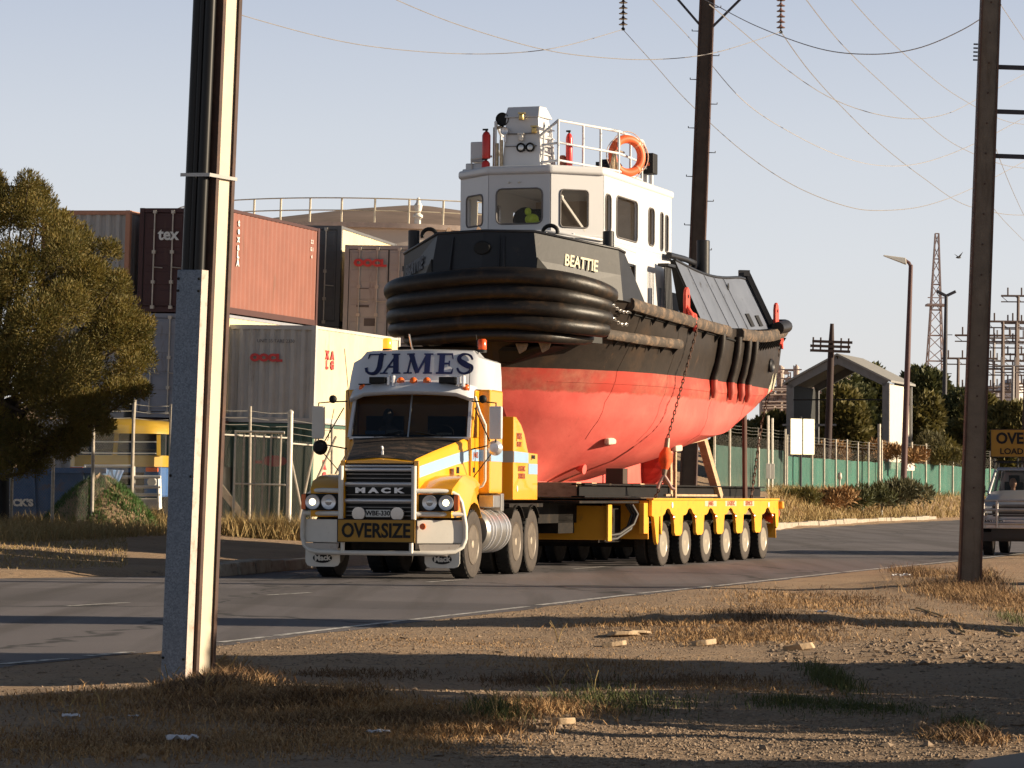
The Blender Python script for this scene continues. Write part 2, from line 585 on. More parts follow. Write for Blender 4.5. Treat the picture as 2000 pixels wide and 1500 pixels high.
def container(name, label, key, col, L, H, loc, theta, front='doors', side_key=None, side_col=None, frame_col=None, group='shipping containers stacked behind the fence'):
    """local origin: near right bottom corner; x to the left is negative, y away, z up"""
    root = empty(name, loc, (0, TILT, -radians(theta)))
    tag(root, label, 'container', group)
    m = cont_mats(key, col)
    ms = cont_mats(side_key or key, side_col or col)
    mf = cont_mats((frame_col and key + '_frame') or key, frame_col or col)
    Wd = 2.44
    fr = MB()
    for x in (-Wd, -0.12):
        for y in (0, L-0.12):
            fr.box(x, x+0.12, y, y+0.12, 0.0, H)
    for y in (0.012, L-0.10):
        fr.box(-Wd+0.12, -0.12, y, y+0.088, H-0.11, H-0.004); fr.box(-Wd+0.12, -0.12, y, y+0.088, 0.004, 0.14)
    for x in (-Wd+0.012, -0.08):
        fr.box(x, x+0.068, 0.12, L-0.12, H-0.08, H-0.006); fr.box(x, x+0.068, 0.12, L-0.12, 0.006, 0.15)
    fr.build('frame', mf, root)
    sd_ = MB()
    corr(sd_, (-0.03, 0.12, 0), (-0.03, L-0.12, 0), 0.15, H-0.08, 0.014, 0.28, (1,0,0))
    corr(sd_, (-Wd+0.03, L-0.12, 0), (-Wd+0.03, 0.12, 0), 0.15, H-0.08, 0.014, 0.28, (-1,0,0))
    sd_.build('side_panel', ms, root, fix=False)
    rf = MB(); rf.box(-Wd+0.08, -0.08, 0.1, L-0.1, H-0.07, H-0.03); rf.build('roof', ms, root)
    bk = MB(); bk.box(-Wd+0.12, -0.12, L-0.08, L-0.05, 0.14, H-0.11); bk.build('end_panel', m, root)
    if front == 'doors':
        for x0, x1 in ((-Wd+0.135, -Wd/2-0.008), (-Wd/2+0.008, -0.135)):
            d = MB(); d.box(x0, x1, 0.02, 0.06, 0.155, H-0.125)
            zz = [0.155 + (H-0.28)*k/5 for k in range(6)]
            for k in range(5):
                d.box(x0+0.05, x1-0.05, 0.006, 0.02, zz[k]+0.07, zz[k+1]-0.07)
            dr = d.build('door', m, root, bevel=0.006, segs=1)
            r = MB()
            for f in (0.27, 0.73):
                xx = lerp(x0, x1, f)
                r.tube([(xx, -0.03, 0.10), (xx, -0.03, H-0.06)], 0.019, 8)
                for z in (0.12, 0.75, 1.5, H-0.1): r.box(xx-0.045, xx+0.045, -0.05, 0.006, z-0.04, z+0.04)
                r.tube([(xx, -0.045, 1.12), (xx+0.26, -0.055, 1.10)], 0.013, 6)
            r.build('locking_bar', M_ROD, dr)
        g = MB(); g.box(-Wd/2-0.02, -Wd/2+0.02, 0.014, 0.018, 0.15, H-0.12)
        for x in (-Wd+0.122, -0.134): g.box(x, x+0.012, 0.012, 0.02, 0.15, H-0.12)
        g.build('door_seal', M_SEAL, root)
    else:
        e = MB()
        corr(e, (-Wd+0.12, 0.035, 0), (-0.12, 0.035, 0), 0.14, H-0.11, -0.065, 0.26, (0,1,0))
        e.build('end_panel', m, root, fix=False)
    return root

M_RED = mat('red_lettering', (0.62, 0.05, 0.05), 0.6, dirt=(0.5, 0.4, 0.35), dscale=8, dlo=0.6, dhi=0.75)
M_WHT = mat('white_lettering', (0.75, 0.75, 0.72), 0.6, dirt=(0.3, 0.25, 0.2), dscale=8, dlo=0.6, dhi=0.75)
M_GREYL = mat('grey_lettering', (0.12, 0.12, 0.12), 0.6)
YX = (0, 1, 0); ZU = (0, 0, 1)
# column A: under the dark red one
xa, ya = -7.17, 75.9
A = Vector((xa, ya, 0))
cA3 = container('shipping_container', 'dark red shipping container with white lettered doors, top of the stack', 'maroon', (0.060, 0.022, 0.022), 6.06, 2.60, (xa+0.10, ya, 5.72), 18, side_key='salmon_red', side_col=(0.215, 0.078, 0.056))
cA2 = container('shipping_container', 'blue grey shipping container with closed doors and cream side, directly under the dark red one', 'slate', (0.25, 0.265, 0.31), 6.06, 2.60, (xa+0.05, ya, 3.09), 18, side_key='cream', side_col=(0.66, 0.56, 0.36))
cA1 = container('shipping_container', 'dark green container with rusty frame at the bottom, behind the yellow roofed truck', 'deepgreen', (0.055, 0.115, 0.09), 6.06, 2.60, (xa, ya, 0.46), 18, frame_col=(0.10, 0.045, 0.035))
lettering('tex', cA3, M_WHT, (-1.62, -0.062, 1.93), (1,0,0), ZU, 0.30, bold=0.012)
mb = MB()
for i, (x, z) in enumerate(((-0.95, 1.38),)):
    mb.box(-1.18, -0.98, -0.004, 0.004, 1.30, 1.37); mb.box(-1.18, -0.98, -0.004, 0.004, 1.40, 1.44)
mb.build('number_plate', M_WHT, cA3)
# white letters down the salmon side
mb = MB(); 
for i, ch in enumerate(('t', 'e', 'x', 'a', 'L', 'A')):
    text_into(mb, ch, plane_M((-0.012, 0.62, 2.28 - i*0.20), (0,1,0), ZU), 0.17, 0.008, 0.012)
mb.build('lettering', M_WHT, cA3, fix=False)
mb = MB()
for i, ch in enumerate(('2 2', 'G 1', '4')):
    text_into(mb, ch, plane_M((-0.012, 5.55, 2.2 - i*0.2), (0,1,0), ZU), 0.10, 0.008, 0.003)
mb.build('serial_number', M_WHT, cA3, fix=False)
# column Z further left
cZ3 = container('shipping_container', 'grey corrugated shipping container at the top left behind the tree', 'midgrey', (0.40, 0.39, 0.375), 6.06, 2.60, (-9.64, 76.7, 5.72), 18, front='plain', frame_col=(0.45, 0.22, 0.14))
cZ2 = container('shipping_container', 'grey corrugated shipping container of the middle layer behind the tree', 'dullgrey', (0.32, 0.32, 0.32), 6.06, 2.60, (-9.70, 76.7, 3.09), 18, front='plain')
cZ1 = container('shipping_container', 'grey corrugated shipping container on the ground behind the tree', 'dullgrey', (0.32, 0.32, 0.32), 6.06, 2.60, (-9.76, 76.7, 0.46), 18, front='plain')
# column B
xb, yb = -4.88, 75.5
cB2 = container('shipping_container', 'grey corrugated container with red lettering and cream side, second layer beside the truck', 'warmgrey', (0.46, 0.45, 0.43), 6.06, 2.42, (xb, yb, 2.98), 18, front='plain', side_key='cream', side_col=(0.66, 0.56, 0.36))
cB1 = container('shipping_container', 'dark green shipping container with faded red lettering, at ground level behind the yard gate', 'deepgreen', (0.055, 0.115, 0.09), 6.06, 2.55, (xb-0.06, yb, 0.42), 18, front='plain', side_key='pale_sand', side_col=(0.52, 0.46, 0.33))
lettering('OOCL', cB2, M_RED, (-1.30, -0.020, 1.60), (1,0,0), ZU, 0.17, bold=0.020, squeeze=1.25)
lettering('UNIT 35 TARE 2330', cB2, M_GREYL, (-1.05, -0.020, 2.02), (1,0,0), ZU, 0.085)
mb = MB()
for k, (z, t) in enumerate(((1.72, 'X'), (1.72, 'A'), (1.48, 'L'), (1.48, 'G'))):
    text_into(mb, t, plane_M((-0.012, 0.85 + (k % 2)*0.36, z), (0,1,0), ZU), 0.20, 0.008, 0.02)
mb.build('lettering', M_RED, cB2, fix=False)
mb = MB()
for z, t in ((1.55, 'K'), (1.25, 'G')):
    text_into(mb, t, plane_M((-0.012, 0.9, z), (0,1,0), ZU), 0.22, 0.008, 0.02)
mb.build('lettering', M_RED, cB1, fix=False)
M_FADR = mat('faded_red_paint', (0.24, 0.06, 0.06), 0.7)
mb = MB(); mb.lathe([(0.001, -0.004), (0.33, -0.004), (0.33, 0.004), (0.001, 0.004)], (-0.98, -0.022, 1.62), 'Y', 24, Matrix.Diagonal((1, 1, 0.42)))
mb.box(-1.55, -1.25, -0.028, -0.020, 1.55, 1.62)
mb.build('emblem', M_FADR, cB1)
# column C and D
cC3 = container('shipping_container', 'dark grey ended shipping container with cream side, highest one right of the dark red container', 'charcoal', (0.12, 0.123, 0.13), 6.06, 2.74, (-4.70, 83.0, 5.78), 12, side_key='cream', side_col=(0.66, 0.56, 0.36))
cC2 = container('shipping_container', 'plain grey container hidden below the dark grey ended one', 'dullgrey', (0.32, 0.32, 0.32), 6.06, 2.62, (-4.76, 83.0, 3.14), 12, front='plain')
cC1 = container('shipping_container', 'plain grey container on the ground below the dark grey ended one', 'dullgrey', (0.32, 0.32, 0.32), 6.06, 2.62, (-4.82, 83.0, 0.50), 12, front='plain')
cD3 = container('shipping_container', 'grey shipping container with red lettered doors, upper layer next to the tug bow', 'doorgrey', (0.38, 0.355, 0.34), 6.06, 2.62, (-2.18, 81.8, 5.27), 12)
cD2 = container('shipping_container', 'plain grey container hidden under the red lettered doors', 'dullgrey', (0.32, 0.32, 0.32), 6.06, 2.5, (-2.24, 81.8, 2.75), 12, front='plain')
cD1 = container('shipping_container', 'plain grey container on the ground under the red lettered doors', 'dullgrey', (0.32, 0.32, 0.32), 6.06, 2.3, (-2.30, 81.8, 0.44), 12, front='plain')
lettering('OOCL', cD3, M_RED, (-1.72, -0.062, 2.13), (1,0,0), ZU, 0.18, bold=0.020, squeeze=1.25)
mb = MB()
for (x, z, w, h) in ((-1.9, 1.45, .30, .02), (-1.9, 0.98, .34, .06), (-1.1, 0.95, .26, .3), (-1.7, 0.55, .3, .2)):
    mb.box(x-w/2, x+w/2, -0.006, 0.006, z-h/2, z+h/2)
mb.build('placard', mat('faded_placard', (0.10, 0.085, 0.08), 0.8), cD3)

# ================================================================ STORAGE TANK
def tank():
    c = W(800, 470, 132); r = 10.2
    root = empty('storage_tank', (c.x, c.y, 0.5), (0, radians(1.5), 0))
    tag(root, 'large cream cylindrical storage tank with brown cone roof and handrail, behind the containers', 'storage tank')
    H = 11.3
    shell = MB(); shell.lathe([(r, 0), (r, H)], n=96); 
    shell.build('shell', mat('tank_paint', (0.60, 0.53, 0.46), 0.6, var=0.06, scale=0.6, dirt=(0.30, 0.2, 0.14), dscale=0.5, dlo=0.6, dhi=0.85, stretch=(1,1,0.2)), root, smooth=40)
    rim = MB()
    rim.lathe([(r+0.28, H-0.02), (r+0.30, H+0.18), (r-0.15, H+0.18)], n=96)
    for z in (2.4, 4.8, 7.2, 9.6): rim.lathe([(r+0.004, z-0.02), (r+0.03, z), (r+0.004, z+0.02)], n=96)
    rim.build('rim', mat('tank_rim', (0.52, 0.42, 0.36), 0.6), root, smooth=40)
    roof = MB(); roof.lathe([(r-0.1, H+0.12), (6.8, H+0.85), (3.4, H+1.45), (0.9, H+1.80), (0.02, H+1.83)], n=72)
    roof.build('roof', mat('rusty_roof', (0.20, 0.145, 0.115), 0.85, var=0.3, scale=0.5), root, smooth=30)
    rail = MB()
    for z in (H+1.15, H+0.66):
        rail.tube([((r+0.2)*cos(2*pi*k/96), (r+0.2)*sin(2*pi*k/96), z) for k in range(97)], 0.026, 5, cap=False)
    for k in range(48):
        a = 2*pi*k/48
        rail.tube([((r+0.2)*cos(a), (r+0.2)*sin(a), H+0.1), ((r+0.2)*cos(a), (r+0.2)*sin(a), H+1.15)], 0.045, 5)
    rail.build('handrail', mat('galvanised_rail', (0.62, 0.55, 0.42), 0.5), root)
    v = MB()
    a = radians(-88); x, y = (r-0.5)*cos(a), (r-0.5)*sin(a)
    v.lathe([(0.13, H+0.1), (0.13, H+0.45), (0.20, H+0.50), (0.20, H+0.60), (0.10, H+0.66), (0.15, H+0.85), (0.17, H+0.98), (0.09, H+1.1), (0.07, H+1.25), (0.02, H+1.3)], (x, y, 0), n=12)
    v.build('vent', mat('white_vent', (0.75, 0.72, 0.66), 0.5), root, smooth=40)
    lad = MB()
    for k in range(9):
        a = radians(196 + k*3); z = H - 0.3 - k*0.55
        lad.box(-0.3, 0.3, -0.12, 0.12, 0, 0.04, Matrix.Translation(((r+0.45)*cos(a), (r+0.45)*sin(a), z)) @ Matrix.Rotation(a, 4, 'Z'))
    lad.tube([((r+0.75)*cos(radians(196+k*3)), (r+0.75)*sin(radians(196+k*3)), H+0.7-k*0.55) for k in range(9)], 0.04, 5)
    lad.build('stair', mat('galvanised_rail', (0.62, 0.55, 0.42), 0.5), root)
tank()

# ================================================================ FENCES
M_GALV = mat('weathered_galvanised_pipe', (0.42, 0.38, 0.32), 0.55, 0.3, var=0.25, scale=12)
M_GALVL = mat('bright_galvanised_pipe', (0.60, 0.57, 0.50), 0.5, 0.2, var=0.15, scale=12)
M_WIRE = mat('fence_wire', (0.33, 0.32, 0.29), 0.6, 0.4)

def mesh_mat(name, col, gap):
    """chain-link: real wires too fine to model, so the sheet is see-through between its strands"""
    m, nt, bs = new_mat(name)
    tc = nt.nodes.new('ShaderNodeTexCoord')
    sep = nt.nodes.new('ShaderNodeSeparateXYZ'); nt.links.new(tc.outputs['Object'], sep.inputs[0])
    outs = []
    for sg in (1, -1):
        a = nt.nodes.new('ShaderNodeMath'); a.operation = 'MULTIPLY_ADD'; a.inputs[1].default_value = sg
        nt.links.new(sep.outputs['Z'], a.inputs[0]); nt.links.new(sep.outputs['X'], a.inputs[2])
        p = nt.nodes.new('ShaderNodeMath'); p.operation = 'PINGPONG'; p.inputs[1].default_value = 0.035
        nt.links.new(a.outputs[0], p.inputs[0])
        l = nt.nodes.new('ShaderNodeMath'); l.operation = 'LESS_THAN'; l.inputs[1].default_value = gap
        nt.links.new(p.outputs[0], l.inputs[0]); outs.append(l.outputs[0])
    mx = nt.nodes.new('ShaderNodeMath'); mx.operation = 'MAXIMUM'
    nt.links.new(outs[0], mx.inputs[0]); nt.links.new(outs[1], mx.inputs[1])
    nt.links.new(mx.outputs[0], bs.inputs['Alpha'])
    bs.inputs['Base Color'].default_value = (*col, 1); bs.inputs['Roughness'].default_value = 0.6
    return m
M_LINK = mesh_mat('chain_link', (0.26, 0.25, 0.22), 0.0013)

def fence_run(label, p0, p1, n, H, strands=3, sheet=None, sheet_h=1.0, posts=None, name='chain_link_fence', rail=False, post_mat=None, r=0.032):
    p0 = Vector(p0); p1 = Vector(p1)
    ang = math.atan2(p1.y-p0.y, p1.x-p0.x); L = (p1-p0).to_2d().length
    root = empty(name, (p0.x, p0.y, p0.z), (0, 0, ang))
    tag(root, label, 'fence')
    sl = (p1.z - p0.z) / L
    for i in range(n+1):
        x = L*i/n
        h = H * (1 + 0.03*random.uniform(-1, 1)); dx = random.uniform(-0.03, 0.08)
        mb = MB(); z = sl*x
        mb.tube([(x, 0, z-0.3), (x+dx*0.6, 0, z+h*0.85), (x+dx, 0, z+h)], r, 8)
        mb.build('post', post_mat or M_GALV, root)
    wm = MB()
    for k in range(strands):
        z = H - 0.05 - 0.15*k
        pts = []
        for i in range(n):
            for t in (0, 0.5):
                pts.append((L*(i+t)/n, 0.02, sl*L*(i+t)/n + z - (0.03 if t else 0)))
        pts.append((L, 0.02, sl*L + z))
        wm.tube(pts, 0.006, 4)
    if strands: wm.build('barbed_wire', M_WIRE, root)
    if rail:
        rm = MB(); rm.tube([(0, 0, H*0.78), (L, 0, sl*L+H*0.78)], 0.02, 6); rm.build('rail', post_mat or M_GALVL, root)
    mesh_h = H - 0.5
    s_ = MB(); s_.grid([[(L*i/n, 0.045, sl*L*i/n + z) for i in range(n+1)] for z in (0.03, mesh_h)])
    s_.build('chain_link_mesh', M_LINK, root, fix=False)
    if sheet:
        c = MB(); K = n*6
        c.grid([[(L*i/K, 0.07 + 0.03*noise.noise((i*0.7, z*2, 1)), sl*L*i/K + z + (0.05*noise.noise((i*0.4, 4, 4)) if z > 1 else 0)) for i in range(K+1)] for z in (0.02, sheet_h*0.5, sheet_h)])
        c.build('shade_cloth', sheet, root, fix=False, smooth=60)
    return root

# left boundary fence, in front of the yard
P = lambda px, py: GT(px, py)
def fpt(px, Z):
    v = ray(px, 1000); return Vector((v.x*Z, Z, hgt(v.x*Z, Z)))
fence_run('rusty wire boundary fence in front of the blue and yellow truck', fpt(-60, 62.5), fpt(330, 66.5), 5, 2.75, 3, r=0.036)
fence_run('wire boundary fence between the roadside pole and the yard gate post', fpt(330, 66.5), fpt(563, 68.5), 3, 2.75, 3, rail=True)
fence_run('short wire fence bay right of the white gate post', fpt(566, 68.6), fpt(648, 69.5), 1, 2.6, 3, rail=True)
# stout white gate post
b = fpt(563, 68.2)
mb = MB(); mb.tube([(0,0,-0.3), (0.03,0,2.72)], 0.062, 12); mb.lathe([(0.07, 2.70), (0.07, 2.74), (0.02, 2.78)], (0.03,0,0), n=12)
tag(mb.build('gate_post', M_GALVL, loc=b, smooth=40), 'thick pale round gate post between two bays of the yard fence', 'post')
# gate frame stored against the fence
b = fpt(455, 67.6)
ga = empty('yard_gate', b, (0, radians(1), radians(-8)))
tag(ga, 'galvanised pipe gate with vertical bars standing against the green container', 'gate')
mb = MB()
mb.tube([(0,0,0.02),(0,0,2.25),(1.1,0,2.25)], 0.03, 8); mb.tube([(0,0,1.1),(1.15,0,1.1)], 0.02, 8); mb.tube([(0,0,0.1),(1.15,0,0.1)], 0.025, 8)
mb.build('gate_frame', M_GALVL, ga)
for k, x in enumerate((0.17, 0.42, 0.62, 0.78, 1.0)):
    mb = MB(); mb.tube([(x,0.03,0.1),(x+0.02,0.03,2.2)], 0.022, 6); mb.build('bar', M_GALV, ga)
# pipes leaning
for i, (a, h, lb) in enumerate((((578, 68.4), (618, 2.25), 'thin galvanised pipe leaning right, nearest the white gate post'), ((600, 68.9), (560, 2.1), 'thin galvanised pipe leaning left against the pale container side'), ((572, 68.9), (655, 2.2), 'long pipe slanting far to the right beside the truck mirror'), ((590, 69.0), (680, 1.9), 'lowest slanting pipe beside the truck bull bar'))):
    p = fpt(*a); q = fpt(h[0], a[1]); q.z = p.z + h[1]
    mb = MB(); mb.tube([p, q], 0.026, 8)
    tag(mb.build('leaning_pipe', M_GALV), lb, 'pipe', 'pipes leaning behind the fence')
# broken timber plank
p, q = fpt(424, 68.5), fpt(482, 68.5); p.z += 1.05; q.z += 0.25
mb = MB(); mb.beam(p, q, 0.09, 0.16)
tag(mb.build('plank', mat('weathered_timber', (0.34, 0.27, 0.20), 0.85, var=0.3, scale=8)), 'weathered plank leaning down to the right beside the gate', 'plank')

# ================================================================ YARD TRUCK, SKIP, MOUND
M_YEL = mat('yellow_paint', (0.50, 0.31, 0.03), 0.35, coat=0.4, var=0.08, dirt=(0.3, 0.16, 0.03), dscale=3, dlo=0.62, dhi=0.8)
M_BLU = mat('blue_paint', (0.045, 0.12, 0.30), 0.45, var=0.15, dirt=(0.12, 0.12, 0.12), dscale=3, dlo=0.6, dhi=0.8)
M_BLK = mat('black_parts', (0.012, 0.012, 0.012), 0.6, spec=0.3)
M_WHITE = mat('white_paint', (0.70, 0.68, 0.62), 0.4, var=0.06, dirt=(0.35, 0.27, 0.2), dscale=4, dlo=0.64, dhi=0.8)
M_ORG = mat('orange_lens', (0.75, 0.14, 0.02), 0.25)
M_DGLASS = mat('tinted_glass', (0.012, 0.014, 0.016), 0.06, spec=0.9)
def yard_truck():
    b = fpt(222, 70.5)
    root = empty('yard_truck', b, (0, 0, radians(-10)))
    tag(root, 'old truck with yellow domed roof and white bull bar, parked behind the wire fence', 'truck')
    root.scale = (1, 1, 0.87)
    # cab 2.2 wide: x -1.15..1.05; front at y=0
    mb = MB()
    rows = []
    for z, hw, y0 in ((1.55, 1.10, 0.0), (1.85, 1.10, 0.02), (2.5, 1.02, 0.22)):
        rows.append([(-hw, 1.9, z), (-hw, y0+0.15, z), (-hw+0.15, y0, z), (hw-0.15, y0, z), (hw, y0+0.15, z), (hw, 1.9, z)])
    mb.grid(rows[:2])
    mb.build('cab_lower', M_YEL, root)
    mb = MB(); mb.box(-1.1, 1.1, 0.05, 1.9, 0.75, 1.55)
    mb.build('nose', M_BLU, root, bevel=0.06)
    mb = MB()
    rr = []
    for i in range(7):
        t = i/6; z = 2.42 + 0.42*sin(t*pi/2); s = cos(t*pi/2)
        s = max(s, 0.0)**0.6
        rr.append([(-1.12*s-0.0, 1.9, z), (-1.1*s, 0.9-0.8*s, z), (-0.8*s, 0.9-1.05*s, z), (0, 0.9-1.12*s, z), (0.8*s, 0.9-1.05*s, z), (1.1*s, 0.9-0.8*s, z), (1.12*s, 1.9, z)])
    mb.grid(rr); mb.build('roof', M_YEL, root, smooth=50)
    for x0, x1 in ((-0.98, -0.06), (0.06, 0.98)):
        mb = MB(); mb.hexa([(x0, 0.03, 1.86), (x1, 0.03, 1.86), (x1, 0.06, 1.86), (x0, 0.06, 1.86), (x0*0.95, 0.19, 2.46), (x1*0.95, 0.19, 2.46), (x1*0.95, 0.22, 2.46), (x0*0.95, 0.22, 2.46)])
        mb.build('windscreen', M_DGLASS, root)
    for x in (-1.04, 0, 1.04):
        mb = MB(); mb.beam((x, 0.05, 1.84), (x*0.95, 0.2, 2.5), 0.09, 0.09); mb.build('pillar', M_YEL, root)
    mb = MB(); mb.box(-0.7, 0.7, 0.02, 0.05, 0.85, 1.4); mb.build('grille', M_BLK, root)
    for x in (-0.9, 0.9):
        mb = MB(); mb.lathe([(0.10, -0.02), (0.12, 0.0), (0.12, 0.04)], (x, 0.02, 1.15), 'Y', 16); mb.build('headlight', M_WHITE, root)
        mb = MB(); mb.box(x-0.14, x+0.14, -0.03, 0.04, 1.42, 1.53); mb.build('indicator', M_ORG, root)
    bb = MB()
    for z in (1.28, 1.02, 0.82): bb.tube([(-1.3, -0.3, z), (1.2, -0.3, z)], 0.04, 8)
    for x in (-0.62, 0.55, 1.18, -1.28): bb.beam((x, -0.3, 0.45), (x*0.97, -0.28, 1.56 if abs(x) < 0.7 else 1.3), 0.09, 0.06)
    bb.tube([(-0.62, -0.28, 1.56), (0.55, -0.28, 1.56)], 0.04, 8)
    bb.tube([(-1.1, -0.2, 2.2), (1.05, -0.2, 2.2)], 0.018, 6); bb.tube([(-1.1, -0.2, 1.9), (1.05, -0.2, 1.9)], 0.018, 6)
    bb.build('bull_bar', M_WHITE, root)
    mb = MB(); mb.box(-1.2, 1.15, -0.26, -0.08, 0.42, 0.72); mb.build('bumper', M_WHITE, root, bevel=0.03)
    for x in (-0.95, 0.95):
        mb = MB(); mb.lathe([(0.2, -0.12), (0.48, -0.12), (0.5, -0.08), (0.5, 0.08), (0.48, 0.12), (0.2, 0.12)], (x, 0.95, 0.48), 'X', 24); mb.build('tyre', M_BLK, root)
    mb = MB(); mb.box(-1.15, 1.15, 2.1, 6.0, 0.9, 1.6); mb.build('tray', M_BLK, root)
yard_truck()

def skip():
    b = fpt(55, 67.5)
    root = empty('blue_skip', b, (0, 0, radians(-6)))
    tag(root, 'faded blue steel skip with white lettering behind the fence under the tree', 'skip')
    mb = MB()
    mb.hexa([(-1.5,0.25,0.15),(1.3,0.25,0.15),(1.3,1.6,0.15),(-1.5,1.6,0.15),(-1.9,0,1.25),(1.7,0,1.25),(1.7,1.9,1.25),(-1.9,1.9,1.25)])
    mb.build('hopper', mat('faded_blue_paint', (0.075, 0.15, 0.30), 0.6, var=0.2, dirt=(0.16,0.12,0.1), dscale=3), root, bevel=0.02)
    mb = MB(); mb.box(-1.95, 1.75, -0.06, 0.0, 1.16, 1.28)
    for x in (-1.2, 0.1, 1.2): mb.beam((x, -0.03, 1.2), (x, 0.22, 0.2), 0.08, 0.08)
    mb.build('rim', mat('faded_blue_paint', (0.075, 0.15, 0.30)), root)
    lettering('MURDOCK\'S', root, M_WHT, (-0.55, 0.045, 0.50), (1,0,0), (0, -0.22, 1), 0.15, bold=0.012, squeeze=1.1)
skip()
# ================================================================ WHEELS
def tyre_material():
    m, nt, bs = new_mat('tyre_rubber')
    n = noise_tex(nt, 14, 5, 0.7)
    geo = nt.nodes.new('ShaderNodeTexCoord')
    sx = nt.nodes.new('ShaderNodeSeparateXYZ'); nt.links.new(geo.outputs['Normal'], sx.inputs[0])
    ab = nt.nodes.new('ShaderNodeMath'); ab.operation = 'ABSOLUTE'; nt.links.new(sx.outputs['X'], ab.inputs[0])
    side = mixc(nt, ramp(nt, n, 0.3, 0.7), (0.035, 0.028, 0.024), (0.065, 0.052, 0.043))
    c = mixc(nt, ramp(nt, ab.outputs[0], 0.6, 0.9), (0.012, 0.012, 0.012), side)
    nt.links.new(c, bs.inputs['Base Color']); bs.inputs['Roughness'].default_value = 0.85
    return m
M_TYRE = tyre_material()
M_RIM = mat('cream_wheel_rim', (0.34, 0.30, 0.24), 0.4, 0.2, var=0.1, dirt=(0.25, 0.18, 0.12), dscale=9, dlo=0.58, dhi=0.75)
M_HUB = mat('dusty_hub', (0.40, 0.34, 0.26), 0.5, 0.2, var=0.2, scale=10)

M_RIMD = mat('dusty_steel_rim', (0.145, 0.118, 0.092), 0.5, 0.2, var=0.25, dirt=(0.05, 0.038, 0.03), dscale=8, dlo=0.5, dhi=0.7)
def wheel(parent, x, y, r, w, out, dual=False, name='wheel', rim_r=0.56, steer=0.0):
    """out: +1 when the outer face looks to +x"""
    e = MB()
    ws = [(0, w)] if not dual else [(0, w), (-out*(w+0.05), w)]
    for dx, ww in ws:
        h = ww/2
        prof = [(r*0.58, -h*0.86), (r*0.66, -h*0.98), (r*0.84, -h), (r*0.95, -h*0.93), (r*0.985, -h*0.78), (r, -h*0.5), (r, h*0.5), (r*0.985, h*0.78), (r*0.95, h*0.93), (r*0.84, h), (r*0.66, h*0.98), (r*0.58, h*0.86)]
        e.lathe([(a, b+dx) for a, b in prof], (0, 0, 0), 'X', 40)
        # tread grooves as raised blocks
        for k in range(30):
            a = 2*pi*k/30
            M = Matrix.Translation((dx, 0, 0)) @ Matrix.Rotation(a, 4, 'X')
            for sx in (-1, 1):
                e.box(sx*h*0.60-0.03, sx*h*0.60+0.03, -r*0.045, r*0.045, r*0.985, r*1.008, M)
    o = e.build('tyre', M_TYRE, parent, smooth=40, loc=(x - out*w/2, y, r), rot=(0, 0, steer))
    rb_ = MB()
    q = out*w/2
    rb_.lathe([(r*0.60, q*0.90), (r*0.585, q*0.98), (r*0.555, q*0.90), (r*0.53, q*0.40), (r*0.49, q*0.0), (r*0.32, -q*0.10), (r*0.26, q*0.0)], n=40, axis='X')
    rb_.lathe([(r*0.60, -q*0.9), (r*0.5, -q*0.5), (r*0.02, -q*0.5)], n=24, axis='X')
    rb_.build('rim', M_RIM if r < 0.45 else M_RIMD, o, smooth=40)
    hb = MB()
    hb.lathe([(r*0.265, -q*0.1), (r*0.25, q*0.4), (r*0.16, q*0.55), (r*0.15, q*0.85), (r*0.10, q*0.92), (0.002, q*0.92)], n=20, axis='X')
    for k in range(10):
        a = 2*pi*k/10
        hb.lathe([(0.018, -q*0.1), (0.018, q*0.14), (0.001, q*0.16)], (0, r*0.40*cos(a), r*0.40*sin(a)), 'X', 6)
    hb.build('hub', M_HUB, o, smooth=40)
    return o

# ================================================================ PRIME MOVER
M_TYEL = mat('truck_yellow', (0.80, 0.365, 0.012), 0.32, coat=0.5, var=0.05, scale=1.2, dirt=(0.42, 0.22, 0.05), dscale=3.5, dlo=0.60, dhi=0.82)
M_TWHT = mat('truck_white', (0.62, 0.64, 0.68), 0.30, coat=0.4, var=0.04, dirt=(0.45, 0.40, 0.34), dscale=3, dlo=0.62, dhi=0.85)
M_BAR = mat('bull_bar_white', (0.66, 0.63, 0.57), 0.42, var=0.06, dirt=(0.24, 0.12, 0.07), dscale=9, dlo=0.66, dhi=0.74)
M_STRIPE = mat('pale_blue_stripe', (0.27, 0.42, 0.60), 0.4, var=0.05, dirt=(0.3, 0.3, 0.32), dscale=6, dlo=0.65, dhi=0.8)
M_CHROME = mat('brushed_chrome', (0.66, 0.66, 0.68), 0.28, 0.55, var=0.06)
M_ALU = mat('worn_aluminium', (0.52, 0.50, 0.47), 0.34, 0.85, var=0.15, scale=6)
M_NAVY = mat('navy_lettering', (0.012, 0.016, 0.075), 0.4, var=0.05)
M_DARKBR = mat('red_brown_lettering', (0.30, 0.07, 0.03), 0.5)
M_SIGN = mat('sign_yellow', (0.40, 0.205, 0.015), 0.5, var=0.06, dirt=(0.35, 0.2, 0.03), dscale=7, dlo=0.6, dhi=0.8)
M_LAMP = emis('lit_headlamp', (0.9, 0.85, 0.7), (1.0, 0.82, 0.48), 2.2)
M_LENS = mat('lamp_glass', (0.45, 0.45, 0.45), 0.08, 0.5)
M_AMBER = emis('lit_amber_beacon', (0.8, 0.25, 0.02), (1.0, 0.33, 0.02), 0.9)
M_REDOR = mat('red_orange_beacon', (0.80, 0.10, 0.02), 0.2)
M_CHASSIS = mat('chassis_black', (0.014, 0.012, 0.011), 0.8, var=0.3, dirt=(0.04, 0.028, 0.018), dscale=5, spec=0.2)

